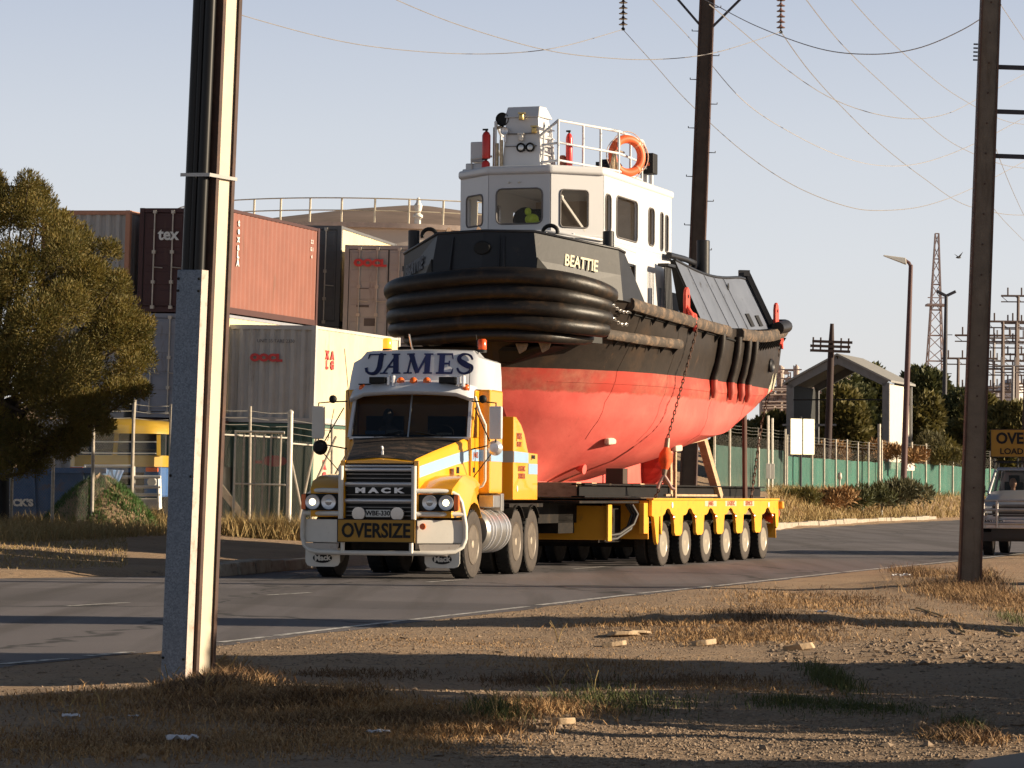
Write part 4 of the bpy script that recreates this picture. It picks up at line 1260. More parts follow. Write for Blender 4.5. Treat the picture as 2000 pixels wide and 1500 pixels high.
# chassis, tanks, axles, wheels
mb = MB()
for s in (-1, 1): mb.box(s*0.45-0.05, s*0.45+0.05, -0.9, 5.0, 0.78, 1.05)
mb.box(-0.95, 0.95, -0.06, 0.06, 0.40, 0.56); mb.box(-0.95, 0.95, 2.85, 2.99, 0.40, 0.66); mb.box(-0.95, 0.95, 3.99, 4.13, 0.40, 0.66)
mb.box(-0.5, 0.5, -0.85, 0.9, 0.45, 1.25); mb.box(-0.9, 0.9, 1.1, 2.4, 1.02, 1.28)
mb.lathe([(0.24, -0.2), (0.3, 0), (0.24, 0.2)], (0, 2.92, 0.53), 'Y', 14); mb.lathe([(0.24, -0.2), (0.3, 0), (0.24, 0.2)], (0, 4.06, 0.53), 'Y', 14)
mb.box(-0.9, 0.9, 2.45, 2.6, 0.5, 1.18)
mb.build('chassis', M_CHASSIS, truck)
mb = MB(); mb.box(-1.18, 1.18, 2.45, 4.95, 1.08, 1.14); mb.build('rear_deck', M_CHASSIS, truck)
def sidebits(s):
    mb = MB(); mb.lathe([(0.001, 0.72), (0.30, 0.73), (0.345, 0.78), (0.345, 2.22), (0.30, 2.27), (0.001, 2.28)], (s*0.93, 0, 0.72), 'Y', 32)
    t = mb.build('fuel_tank', M_ALU, truck, smooth=35)
    mb = MB()
    for y in (0.92, 1.12, 1.5, 1.9, 2.1): mb.lathe([(0.347, y-0.03), (0.358, y-0.028), (0.358, y+0.028), (0.347, y+0.03)], (s*0.93, 0, 0.72), 'Y', 32)
    mb.build('tank_strap', M_CHROME, t, smooth=35)
    wheel(truck, s*1.20, 0.0, 0.525, 0.30, s, steer=radians(-2))
    for y in (2.92, 4.06):
        wheel(truck, s*1.20, y, 0.525, 0.26, s, dual=True)
    for y in (2.92, 4.06):
        mb = MB()
        mb.grid([[(s*0.62 + s*0.60*u, y + 0.60*cos(a), 0.525 + 0.60*sin(a)) for u in (0, 1)] for a in [radians(d) for d in range(40, 141, 10)]])
        mb.build('mudguard', M_CHASSIS, truck, solid=0.015)
both(sidebits)
mb = MB(); mb.box(1.0, 1.24, 1.10, 1.55, 1.08, 1.27); mb.box(0.98, 1.22, 1.7, 1.9, 1.02, 1.3); mb.build('step', M_ALU, truck, bevel=0.01)

# ================================================================ LOW LOADER TRAILER
M_LYEL = mat('trailer_yellow', (0.76, 0.345, 0.018), 0.5, var=0.08, scale=2, dirt=(0.30, 0.15, 0.04), dscale=3.2, dlo=0.56, dhi=0.8, bump=0.05)
TR = 18.9
trailer = empty('low_loader_trailer', (1.41, 56.47, 0), (0, 0, -radians(TR)))
tag(trailer, 'yellow six axle low loader trailer with scalloped side beam, carrying the tug boat', 'trailer')
AX = [1.48*k for k in range(6)]
def side_beam(s):
    x = s*1.50
    pts = [(-1.05, 1.20), (-1.05, 0.92), (-0.92, 0.90)]
    pts += [(-0.75, 0.45), (-0.68, 0.40), (-0.62, 0.45), (-0.58, 0.90), (-0.50, 0.92), (-0.46, 0.60), (-0.40, 0.58), (-0.34, 0.92)]
    for i, y in enumerate(AX):
        pts += [(y-0.30, 0.93), (y-0.20, 0.96), (y-0.12, 1.03), (y, 1.055), (y+0.12, 1.03), (y+0.22, 0.96), (y+0.34, 0.93)]
        if i < 5:
            pts += [(y+0.42, 0.74), (y+0.44, 0.60), (y+0.52, 0.55), (y+0.66, 0.55), (y+0.84, 0.55), (y+0.95, 0.60), (y+1.02, 0.92)]
    pts += [(8.05, 0.93), (8.10, 0.66), (8.2, 0.62), (8.32, 0.70), (8.30, 1.20)]
    mb = MB(); mb.prism([(x-0.03, y, z) for y, z in pts], (0.06, 0, 0))
    sb = mb.build('side_beam', M_LYEL, trailer)
    fl = MB(); fl.box(x-0.07, x+0.06, -1.05, 8.30, 1.205, 1.235); fl.build('flange', M_LYEL, trailer)
    for i, y in enumerate(AX):
        mb = MB(); mb.lathe([(0.045, 0), (0.045, 0.03), (0.01, 0.05)], (x+s*0.03, y+0.30, 0.885), 'X', 10, Matrix.Diagonal((s, 1, 1))); mb.build('marker_lamp', M_ORG, trailer)
    for y in (0.25, 7.45):
        mb = MB(); mb.lathe([(0.001, 0), (0.055, 0), (0.055, 0.012)], (x+s*0.033, y, 1.11), 'X', 16, Matrix.Diagonal((s, 1, 1))); mb.build('reflector', mat('white_reflector', (0.9, 0.88, 0.8), 0.2), trailer)
    if s > 0:
        for y, t in ((2.95, 'JAMES'), (4.45, 'LOGISTIC'), (5.85, 'SERVICES')):
            mb = MB(); mb.box(x+0.031, x+0.034, y-0.42, y+0.42, 1.085, 1.185); pl_ = mb.build('name_panel', mat('worn_cream_panel', (0.62, 0.45, 0.30), 0.6, var=0.2, scale=12), trailer)
            lettering(t, pl_, M_DARKBR, (x+0.037, y, 1.135), YX, ZU, 0.085, 0.003, 0.004, 1.15)
both(side_beam)
mb = MB()
mb.box(-1.46, 1.46, -1.0, 8.25, 1.00, 1.22)
mb.box(-0.45, 0.45, -0.9, 8.1, 0.75, 1.0)
for y in AX: mb.box(-1.1, 1.1, y-0.07, y+0.07, 0.34, 0.48); mb.box(-0.14, 0.14, y-0.3, y+0.3, 0.4, 0.8)
mb.build('deck_frame', M_CHASSIS, trailer)
mb = MB()
mb.box(-1.46, 1.46, -1.04, -1.005, 0.50, 1.19); mb.box(1.36, 1.46, -1.30, -1.045, 0.60, 1.15)
mb.build('head_board', M_LYEL, trailer, bevel=0.01)
mb = MB(); mb.box(-0.9, 1.15, -2.56, -2.42, 0.50, 1.10); mb.box(1.15, 1.20, -2.62, -2.40, 0.48, 1.12)
mb.build('gooseneck_panel', M_LYEL, trailer, bevel=0.01)
mb = MB()
mb.box(-1.30, 1.30, -4.6, -1.06, 1.145, 1.185)
for x in (-0.5, 0.5): mb.box(x-0.1, x+0.1, -4.7, -1.06, 0.80, 1.14)
mb.box(-0.9, 0.95, -2.40, -1.06, 0.45, 1.10); mb.box(-1.0, 0.6, -3.6, -2.7, 0.62, 1.10)
mb.build('gooseneck', M_CHASSIS, trailer)
for k, (x, dz) in enumerate(((1.22, 0), (1.32, 0.05), (1.27, -0.03))):
    mb = MB(); mb.tube([(x, -1.6, 1.12), (x+0.06, -1.45, 0.95), (x+0.03, -1.6, 0.72+dz), (x-0.12, -1.95, 0.55+dz), (x-0.25, -2.3, 0.52+dz)], 0.028, 8)
    mb.build('air_hose', mat('dusty_hose', (0.035, 0.032, 0.03), 0.6), trailer, smooth=60)
for s in (-1, 1):
    for y in AX: wheel(trailer, s*1.45, y, 0.405, 0.20, s, dual=True, rim_r=0.5)
mb = MB()
mb.hexa([(1.30, 8.34, 0.42), (1.46, 8.38, 0.42), (1.46, 8.40, 0.42), (1.30, 8.36, 0.42), (1.24, 8.34, 0.72), (1.46, 8.34, 0.72), (1.46, 8.36, 0.72), (1.24, 8.36, 0.72)])
mb.build('mud_flap', M_LYEL, trailer)
mb = MB(); mb.box(-1.45, 1.2, 8.32, 8.36, 0.35, 0.9); mb.build('tail_board', M_CHASSIS, trailer)
mb = MB(); mb.box(1.30, 1.62, 8.33, 8.45, 1.02, 1.18); mb.build('rear_bracket', M_LYEL, trailer, bevel=0.03)
# orange flag bundle on the rear corner
mb = MB()
rows = []
for i in range(10):
    t = i/9; z = 1.06 - 0.38*t
    w_ = 0.05 + 0.13*sin(pi*min(1, t*1.15+0.05))
    rows.append([(w_*cos(a)*(1+0.25*noise.noise((a, t*3, 1))), w_*0.8*sin(a)*(1+0.25*noise.noise((a, t*3, 7))), z + 0.02*sin(3*a)) for a in [2*pi*k/14 for k in range(15)]])
mb.grid(rows)
o = mb.build('warning_flag', mat('orange_cloth', (0.72, 0.10, 0.02), 0.8, var=0.25, scale=9), smooth=60, fix=False)
mw = Matrix.Translation((1.41, 56.47, 0)) @ Matrix.Rotation(-radians(TR), 4, 'Z')
o.matrix_world = mw @ Matrix.Translation((1.56, 8.5, 0.02)) @ Matrix.Rotation(radians(-14), 4, 'Y')
tag(o, 'crumpled orange warning flag hanging on the rear right corner of the trailer', 'flag')
# ================================================================ TUG BOAT
TG = 18.9
tug_M = Matrix.Translation((-0.5, 51.5, 0)) @ Matrix.Rotation(-radians(TG), 4, 'Z')
tug = empty('tug_boat', (-0.5, 51.5, 0), (0, 0, -radians(TG)))
tag(tug, 'tug boat with red bottom, black topsides and white wheelhouse, sitting on the low loader', 'tug boat')
def TW(v, u, z): return tug_M @ Vector((v, u, z))

def hull_material():
    m, nt, bs = new_mat('hull_paint')
    tc = nt.nodes.new('ShaderNodeTexCoord'); sp = nt.nodes.new('ShaderNodeSeparateXYZ')
    nt.links.new(tc.outputs['Object'], sp.inputs[0])
    def zw(scale, amt, stretch=(1,1,1)):
        n = noise_tex(nt, scale, 5, 0.7, stretch)
        a = nt.nodes.new('ShaderNodeMath'); a.operation = 'MULTIPLY_ADD'; a.inputs[1].default_value = amt
        nt.links.new(n, a.inputs[0]); nt.links.new(sp.outputs['Z'], a.inputs[2]); return a.outputs[0]
    nA = noise_tex(nt, 0.9, 6, 0.65); nB = noise_tex(nt, 5, 8, 0.75)
    bright = mixc(nt, ramp(nt, nA, 0.35, 0.65), (0.68, 0.115, 0.098), (0.77, 0.165, 0.135))
    bright = mixc(nt, ramp(nt, nB, 0.62, 0.78), bright, (0.52, 0.085, 0.06))
    run = noise_tex(nt, 6, 7, 0.8, (1, 1, 0.06)); scr = noise_tex(nt, 9, 6, 0.85, (1, 0.12, 1))
    bright = mixc(nt, ramp(nt, run, 0.60, 0.74, 0, 0.6), bright, (0.40, 0.09, 0.05))
    bright = mixc(nt, ramp(nt, scr, 0.66, 0.72, 0, 0.7), bright, (0.80, 0.26, 0.20))
    dull = mixc(nt, ramp(nt, nB, 0.35, 0.65), (0.32, 0.060, 0.048), (0.42, 0.15, 0.10))
    dull = mixc(nt, ramp(nt, nA, 0.40, 0.60), dull, (0.48, 0.065, 0.048))
    # brown scum line streaks
    c = mixc(nt, ramp(nt, zw(3, 0.16, (1, 1, 0.3)), 3.12, 3.16), bright, dull)
    blk = mixc(nt, ramp(nt, nB, 0.3, 0.7), (0.020, 0.016, 0.014), (0.034, 0.026, 0.021))
    blk = mixc(nt, ramp(nt, nA, 0.58, 0.75), blk, (0.060, 0.038, 0.024))
    # rust streaks running down
    st = noise_tex(nt, 3.5, 6, 0.8, (1, 1, 0.08))
    blk = mixc(nt, ramp(nt, st, 0.62, 0.72), blk, (0.085, 0.05, 0.03))
    c = mixc(nt, ramp(nt, zw(1.2, 0.02), 3.445, 3.452), c, blk)
    nt.links.new(c, bs.inputs['Base Color']); bs.inputs['Roughness'].default_value = 0.5
    bs.inputs['Specular IOR Level'].default_value = 0.3
    # hull plating undulation
    bn = noise_tex(nt, 1.6, 4, 0.5)
    add_bump(nt, bs, bn, 0.35, 0.05)
    return m
M_HULL = hull_material()
M_BLKP = mat('tug_black_paint', (0.016, 0.017, 0.021), 0.42, spec=0.35, var=0.2, scale=3, dirt=(0.06, 0.045, 0.035), dscale=4, dlo=0.6, dhi=0.78, bump=0.08, bscale=3)
M_GREYP = mat('tug_grey_paint_sky_sheen', (0.13, 0.145, 0.18), 0.36, var=0.15, scale=2, dirt=(0.05, 0.045, 0.04), dscale=3, dlo=0.6)  # grey paint, its blue tone lightened to stand for glossy sky reflection
M_RUBBER = mat('worn_fender_rubber', (0.016, 0.013, 0.011), 0.42, spec=0.35, var=0.3, scale=6, dirt=(0.060, 0.036, 0.020), dscale=5, dlo=0.52, dhi=0.74, stretch=(1,1,1), bump=0.25, bscale=14)
M_TWH = mat('wheelhouse_white', (0.62, 0.625, 0.64), 0.35, coat=0.2, var=0.03, scale=1, dirt=(0.6, 0.5, 0.38), dscale=2.5, dlo=0.68, dhi=0.9, stretch=(1,1,0.3))
M_WOOD = mat('raw_timber', (0.48, 0.33, 0.20), 0.8, var=0.2, scale=6, stretch=(1,1,4), dirt=(0.28, 0.16, 0.08), dscale=7)
M_RUSTC = mat('rusty_chain', (0.09, 0.045, 0.03), 0.7, 0.3, var=0.4, scale=30)
M_REDB = mat('lifting_lug_red', (0.72, 0.07, 0.045), 0.5)
M_WOODB = mat('timber_rubbing_strake', (0.060, 0.045, 0.034), 0.75, var=0.3, scale=6, dirt=(0.20, 0.13, 0.08), dscale=6, dlo=0.48, dhi=0.66, bump=0.5, bscale=12)

#   station columns: (u, v, z) at deck, waterline, mid, chine, low, keel
dv = [.06,1.2,1.75,2.02,2.15,2.25,2.3,2.3,2.27,2.22,2.12]; du = [-.05,.3,.95,1.8,2.8,4.2,6,8,9.5,11,12.3]; dz = [4.75,4.7,4.65,4.6,4.55,4.45,4.42,4.45,4.5,4.6,4.75]
wv = [.05,.42,.92,1.38,1.75,2.02,2.12,2.14,2.12,2.08,1.98]; wu = [.45,.75,1.25,1.98,2.85,4.2,6,8,9.5,11,12.2]
mv = [.04,.28,.68,1.12,1.52,1.88,2.04,2.07,2.02,1.92,1.76]; mu = [.85,1.05,1.45,2.1,2.92,4.2,6,8,9.5,11,11.95]; mz = [2.9]*8+[2.95,3.08,3.30]
cv = [.04,.17,.46,.84,1.24,1.64,1.86,1.90,1.80,1.62,1.45]; cu = [1.35,1.5,1.8,2.3,3.0,4.2,6,8,9.5,11,11.7]; cz = [2.42]*7+[2.44,2.60,2.92,3.18]
lv = [.04,.09,.24,.46,.74,1.00,1.14,1.02,.85,.75,.7]; lu = [1.9,2.0,2.2,2.55,3.1,4.2,6,8,9.5,11,11.6]; lz = [1.93]*5+[1.90,1.92,2.16,2.46,2.84,3.12]
kv = [.04,.05,.06,.07,.08,.09,.09,.09,.09,.09,.09]; ku = [2.3,2.4,2.55,2.8,3.3,4.2,6,8,9.5,11,11.5]; kz = [1.52]*5+[1.52,1.60,1.98,2.34,2.78,3.08]
def catmull(a, t):
    n = len(a)-1; x = t*n; i = min(int(x), n-1); f = x-i
    p0 = a[max(i-1, 0)]; p1 = a[i]; p2 = a[i+1]; p3 = a[min(i+2, n)]
    return 0.5*((2*p1) + (-p0+p2)*f + (2*p0-5*p1+4*p2-p3)*f*f + (-p0+3*p1-3*p2+p3)*f**3)
def hull_pt(t, lev):
    V = (dv, wv, mv, cv, lv, kv)[lev]; U = (du, wu, mu, cu, lu, ku)[lev]; Z = (dz, [3.45]*11, mz, cz, lz, kz)[lev]
    return Vector((max(0.03, catmull(V, t)), catmull(U, t), catmull(Z, t)))
def hull_surf(t, w):
    """w: 0 deck .. 5 keel, smooth between levels except the chine"""
    i = min(int(w), 4); f = w - i
    if f < 1e-6: return hull_pt(t, i)
    a, b = hull_pt(t, i), hull_pt(t, i+1)
    p = a.lerp(b, f)
    if i in (0, 1, 2):   # belly outwards a little
        p.x += 0.05*sin(pi*f)*min(1, t*3)
    elif i == 3: p.x += 0.03*sin(pi*f)
    return p
def hull():
    NT = 72
    ws = [0, .33, .66, 1, 1.33, 1.66, 2, 2.33, 2.66, 3, 3.33, 3.66, 4, 4.5, 5]
    for s in (1, -1):
        pass
    mb = MB()
    rows = []
    for i in range(NT+1):
        t = i/NT
        rows.append([Vector((hull_surf(t, w).x, hull_surf(t, w).y, hull_surf(t, w).z)) for w in ws])
    mb.grid(rows)
    mb.grid([[Vector((-p.x, p.y, p.z)) for p in r] for r in rows])
    # transom, stem, bottom and deck closures
    st = rows[-1]; mb.grid([[p, Vector((-p.x, p.y, p.z))] for p in st])
    st = rows[0]; mb.grid([[p, Vector((-p.x, p.y, p.z))] for p in st])
    mb.grid([[r[-1], Vector((-r[-1].x, r[-1].y, r[-1].z))] for r in rows])
    h = mb.build('hull', M_HULL, tug, smooth=28)
    dk = MB()
    dk.grid([[(-r[0].x+0.02, r[0].y, r[0].z-0.03), (r[0].x-0.02, r[0].y, r[0].z-0.03)] for r in rows])
    dk.build('deck', M_BLKP, tug)
    # skeg and propeller guard
    sk = MB()
    sk.prism([(-0.07, 2.5, 1.50), (-0.07, 11.2, 1.50), (-0.07, 11.3, 1.9), (-0.07, 10.9, 2.75), (-0.07, 8, 2.2), (-0.07, 4.2, 1.7), (-0.07, 2.4, 1.6)], (0.14, 0, 0))
    sk.build('skeg', M_HULL, tug)
    nz = MB()
    for y0 in (9.5,):
        nz.lathe([(0.52, y0-0.25), (0.60, y0-0.2), (0.62, y0), (0.56, y0+0.28), (0.52, y0+0.28), (0.54, y0), (0.52, y0-0.25)], (0.0, 0, 2.02), 'Y', 32)
    nz.build('propeller_nozzle', M_HULL, tug, smooth=40)
    rd = MB(); rd.box(-0.04, 0.04, 10.2, 10.9, 1.55, 2.5); rd.build('rudder', M_HULL, tug, bevel=0.02)
    # weld seams
    for t in (0.36, 0.50, 0.64, 0.80):
        sm = MB(); sm.tube([hull_surf(t, w) + Vector((0.002, 0, 0)) for w in ws[:11]], 0.0045, 4); sm.build('weld_seam', M_HULL, tug)
    sm = MB(); sm.tube([hull_surf(0.18 + 0.012*k, 1.42) + Vector((0.002, 0, 0)) for k in range(66)], 0.004, 4)
    sm.build('weld_seam', M_HULL, tug)
    # anode lumps / sockets on the bottom
    for t, w in ((0.43, 3.35), (0.63, 3.55)):
        p = hull_surf(t, w); an = MB()
        an.beam(p + Vector((0.03, -0.22, -0.02)), p + Vector((0.03, 0.22, 0.0)), 0.10, 0.12)
        an.build('anode', mat('chalky_anode', (0.62, 0.50, 0.40), 0.8), tug, bevel=0.03)
    p = hull_surf(0.44, 4.4); an = MB(); an.tube([p, p + Vector((0.16, -0.02, -0.02))], 0.07, 12, rs=[0.03, 0.09]); an.build('intake', M_HULL, tug)
    return rows
HR = hull()

# bow bulwark
def bulwark_bow():
    top = [(-2.02, 2.05, 5.32), (-1.95, 1.40, 5.46), (-0.86, 0.12, 5.68), (0, 0.0, 5.70), (0.86, 0.12, 5.68), (1.95, 1.40, 5.46)]
    bot = [(-2.10, 2.75, 4.55), (-2.02, 1.45, 4.60), (-1.00, 0.02, 4.72), (0, -0.12, 4.74), (1.00, 0.02, 4.72), (2.02, 1.45, 4.60)]
    top.append((1.99, 1.62, 5.42)); bot.append((2.12, 2.55, 4.55))
    mb = MB()
    mb.grid([[bot[i], Vector(bot[i]).lerp(Vector(top[i]), 0.5), top[i]] for i in range(len(top))])
    b = mb.build('bow_bulwark', M_BLKP, tug, solid=0.04)
    cp = MB(); cp.tube([Vector(p) + Vector((0, 0.01, 0.01)) for p in top], 0.028, 8); cp.build('rail_cap', M_BLKP, b, smooth=60)
    # ribs on the front facet
    for x in (-0.55, 0.28, 0.36):
        rb_ = MB(); rb_.beam((x, 0.0 + abs(x)*0.12, 5.62), (x*1.08, -0.13 + abs(x)*0.14, 4.95), 0.03, 0.04); rb_.build('rib', M_BLKP, b)
    # brackets at the knuckles
    for s in (-1, 1):
        g = MB(); g.prism([(s*0.90, 0.08, 4.98), (s*1.12, 0.30, 4.96), (s*0.92, 0.10, 5.25)], (s*0.03, -0.05, 0)); g.build('gusset', M_BLK, b)
    # freeing hole
    g = MB(); g.lathe([(0.001, 0), (0.13, 0), (0.15, 0.015), (0.15, 0.03), (0.001, 0.03)], (0.0, -0.075, 5.42), 'Y', 20, Matrix.Diagonal((1, 1, 0.8))); g.build('hawse_pipe', M_BLK, b)
    a, c = Vector((0.86, 0.12, 5.68)), Vector((1.95, 1.40, 5.46))
    al, cl = Vector((1.00, 0.02, 4.72)), Vector((2.02, 1.45, 4.60))
    mid = (a.lerp(c, 0.52)).lerp(al.lerp(cl, 0.52), 0.42)
    xd = (c - a); up = a.lerp(c, .5) - al.lerp(cl, .5)
    nrm = xd.cross(up).normalized()
    if nrm.x < 0: nrm = -nrm
    lettering('BEATTIE', b, mat('cream_lettering', (0.72, 0.66, 0.48), 0.6, dirt=(0.3,0.25,0.2), dscale=9, dlo=0.66, dhi=0.75), mid + nrm*0.026, xd, up, 0.20, 0.008, 0.006, 0.66)
    a, c = Vector((-1.95, 1.40, 5.46)), Vector((-0.86, 0.12, 5.68)); al, cl = Vector((-2.02, 1.45, 4.60)), Vector((-1.00, 0.02, 4.72))
    xd = c - a; up = a.lerp(c, .5) - al.lerp(cl, .5); nrm = xd.cross(up).normalized()
    if nrm.x > 0: nrm = -nrm
    mid = (a.lerp(c, 0.42)).lerp(al.lerp(cl, 0.42), 0.42)
    lettering('BEATTIE', b, mat('faded_lettering', (0.10, 0.11, 0.13), 0.6), mid + nrm*0.026, xd, up, 0.22, 0.008, 0.012, 0.8)
bulwark_bow()

# bow fenders
def fender_run(z, rr, k, u_end_r, u_end_l, drop=0.0):
    pts = [(2.00*k, u_end_r), (1.86*k, 0.55), (1.48*k, 0.02), (0.92*k, -0.26), (0.3*k, -0.36), (-0.3*k, -0.36), (-0.92*k, -0.24), (-1.5*k, 0.06), (-1.93*k, 0.62), (-2.12*k, u_end_l)]
    P_ = []
    n = 48
    for i in range(n+1):
        t = i/n
        P_.append(Vector((catmull([p[0] for p in pts], t), catmull([p[1] for p in pts], t), z + drop*abs(2*t-1)**2 + 0.03*sin(t*9+z))))
    mb = MB(); mb.tube(P_, rr, 16, rs=[rr*(0.72 if i in (0, n) else (0.95 if i in (1, n-1) else 1)) for i in range(n+1)])
    o = mb.build('bow_fender', M_RUBBER, tug, smooth=50)
    return P_
fender_run(4.90, 0.160, 0.965, 1.12, 1.35, -0.24)
fender_run(4.63, 0.145, 0.945, 0.98, 1.2, -0.14)
fender_run(4.37, 0.145, 0.945, 1.02, 1.2, -0.08)
fender_run(4.12, 0.135, 0.93, 0.98, 1.1, -0.02)
fender_run(3.90, 0.10, 0.80, 0.95, 1.0, 0.06)
# structure behind the fenders
mb = MB()
mb.prism([(1.70, 1.3, 3.86), (1.38, 0.6, 3.86), (1.05, 0.22, 3.86), (0.4, -0.06, 3.86), (-0.4, -0.06, 3.86), (-1.1, 0.22, 3.86), (-1.45, 0.6, 3.86), (-1.75, 1.3, 3.86)], (0, 0, 0.95))
mb.build('fender_backing', M_BLK, tug)
mb = MB()
mb.hexa([(-1.35, 0.6, 3.40), (0.35, 0.45, 3.50), (0.35, 1.0, 3.50), (-1.35, 1.2, 3.40), (-1.78, 0.40, 3.80), (1.15, 0.35, 3.80), (1.3, 1.1, 3.80), (-1.78, 1.3, 3.80)])
mb.build('forefoot_fender', M_BLK, tug, bevel=0.1)
# silver brackets with chain under the lowest fender
for v, u, z in ((0.62, 0.28, 3.74), (0.98, 0.42, 3.76)):
    mb = MB(); mb.prism([(v-0.12, u-0.07, z+0.09), (v+0.10, u-0.02, z+0.09), (v+0.06, u-0.02, z-0.03), (v-0.05, u-0.06, z-0.10)], (0, 0.05, 0)); mb.build('bracket', mat('grey_zinc', (0.26, 0.22, 0.18), 0.6, 0.3, var=0.3, scale=20), tug, bevel=0.03)

def chain(p, q, link=0.075, sag=0.0, wire=0.010):
    mb = MB(); p = Vector(p); q = Vector(q); L = (q-p).length; n = max(2, int(L/link))
    d = (q-p).normalized()
    a = d.cross(Vector((0.3, 1, 0.2))).normalized(); b = d.cross(a)
    for i in range(n):
        c = p.lerp(q, (i+0.5)/n) - Vector((0, 0, sag*4*((i+.5)/n)*(1-(i+.5)/n)))
        s_ = a if i % 2 else b
        ring = []
        for k in range(8):
            t = 2*pi*k/8
            ring.append(c + d*(link*0.70*cos(t)) + s_*(link*0.30*sin(t)))
        ring.append(ring[0])
        mb.tube(ring, wire, 4, cap=False)
    return mb
for u0, z0, u1, z1 in ((0.98, 4.50, 1.75, 4.42), (1.02, 4.28, 1.6, 4.20)):
    chain((1.98, u0, z0), (2.06, u1, z1), 0.075, 0.05).build('fender_chain', M_ALU, tug)

# rubbing strakes and skids on the side
def strake(t0, t1, z0, z1, h, d, name='rubbing_strake', dz_=0, m=M_WOODB, side=(1, -1)):
    for s in side:
        rows = []; K = 26
        for i in range(K+1):
            t = lerp(t0, t1, i/K); z = lerp(z0, z1, i/K) + dz_*sin(pi*i/K)
            # find hull width at this height
            best = None
            for w in [k*0.05 for k in range(0, 41)]:
                p = hull_surf(t, w)
                if best is None or abs(p.z-z) < abs(best.z-z): best = p
            x = best.x; j = 0.012*noise.noise((i*0.9, z*3, s)); hj = 0.012*noise.noise((i*0.7, 9, s))
            rows.append([(s*(x-0.03), best.y, z-h/2+hj), (s*(x+d*0.75+j), best.y, z-h/2+hj), (s*(x+d+j), best.y, z-h/4), (s*(x+d+j), best.y, z+h/4), (s*(x+d*0.7+j), best.y, z+h/2-hj), (s*(x-0.03), best.y, z+h/2-hj)])
        mb = MB(); mb.grid(rows); mb.poly(rows[0]); mb.poly(rows[-1][::-1])
        mb.build(name, m, tug, smooth=40)
strake(0.30, 0.66, 4.56, 4.36, 0.20, 0.12, dz_=-0.02)
strake(0.70, 0.995, 4.36, 4.66, 0.22, 0.14, dz_=-0.08)
strake(0.26, 0.50, 4.04, 3.98, 0.17, 0.12, dz_=-0.02)
strake(0.27, 0.70, 4.43, 4.22, 0.03, 0.03, 'edge_plate', m=M_BLK)
# bracket teeth under the strakes
def teeth(t0, t1, n, z0, z1, hh):
    for s in (1, -1):
        for i in range(n):
            mb = MB(); t = lerp(t0, t1, i/(n-1)); z = lerp(z0, z1, i/(n-1))
            p = min((hull_surf(t, w*0.05) for w in range(0, 41)), key=lambda q: abs(q.z-z))
            mb.prism([(s*(p.x-0.02), p.y, z), (s*(p.x+0.11), p.y, z), (s*(p.x-0.0), p.y, z-hh)], (0, 0.02, 0)); mb.build('strake_bracket', M_BLK, tug)
teeth(0.32, 0.62, 8, 4.44, 4.26, 0.14)
teeth(0.30, 0.49, 6, 3.95, 3.90, 0.12)
teeth(0.80, 0.985, 13, 4.24, 4.50, 0.16)
for t in (0.635, 0.695, 0.745, 0.785):
    for s in (1, -1):
        pts = []
        for k in range(10):
            z = lerp(4.30, 3.10, k/9)
            p = min((hull_surf(t, w*0.05) for w in range(0, 61)), key=lambda q: abs(q.z-z))
            pts.append((s*(p.x+0.06), p.y, z))
        mb = MB(); mb.tube(pts, 0.07, 10, rs=[0.07]*9+[0.035]); mb.build('fender_skid', M_HULL, tug, smooth=50)
# overboard outlet
p = hull_surf(0.905, 0.62)
mb = MB(); mb.lathe([(0.06, 0), (0.13, 0.0), (0.14, 0.05), (0.11, 0.08), (0.06, 0.05)], (p.x-0.01, p.y, p.z), 'X', 16); mb.build('outlet', M_BLKP, tug, smooth=40)
# whitish marks of marine growth near the stern
M_SCUM = mat('marine_growth', (0.42, 0.40, 0.30), 0.9, var=0.3, scale=20)
for t, z, h in ((0.945, 3.55, 0.42), (0.952, 3.48, 0.30), (0.94, 3.42, 0.24), (0.975, 3.6, 0.30), (0.982, 3.55, 0.26)):
    mb = MB()
    rows = []
    for k in range(6):
        zz = z + h*(k/5-0.5); w_ = 0.05*sin(pi*(k+0.4)/5.8)*(1+0.5*noise.noise((k, t*30, 1)))
        p = min((hull_surf(t, w*0.05) for w in range(0, 41)), key=lambda q: abs(q.z-zz))
        p2 = min((hull_surf(min(1, t+0.01), w*0.05) for w in range(0, 41)), key=lambda q: abs(q.z-zz))
        dd = (p2-p).normalized()
        rows.append([p + Vector((0.006,0,0)) - dd*w_*1.5, p + Vector((0.006,0,0)) + dd*w_*1.5])
    mb.grid(rows); mb.build('growth_patch', M_SCUM, tug, fix=False)

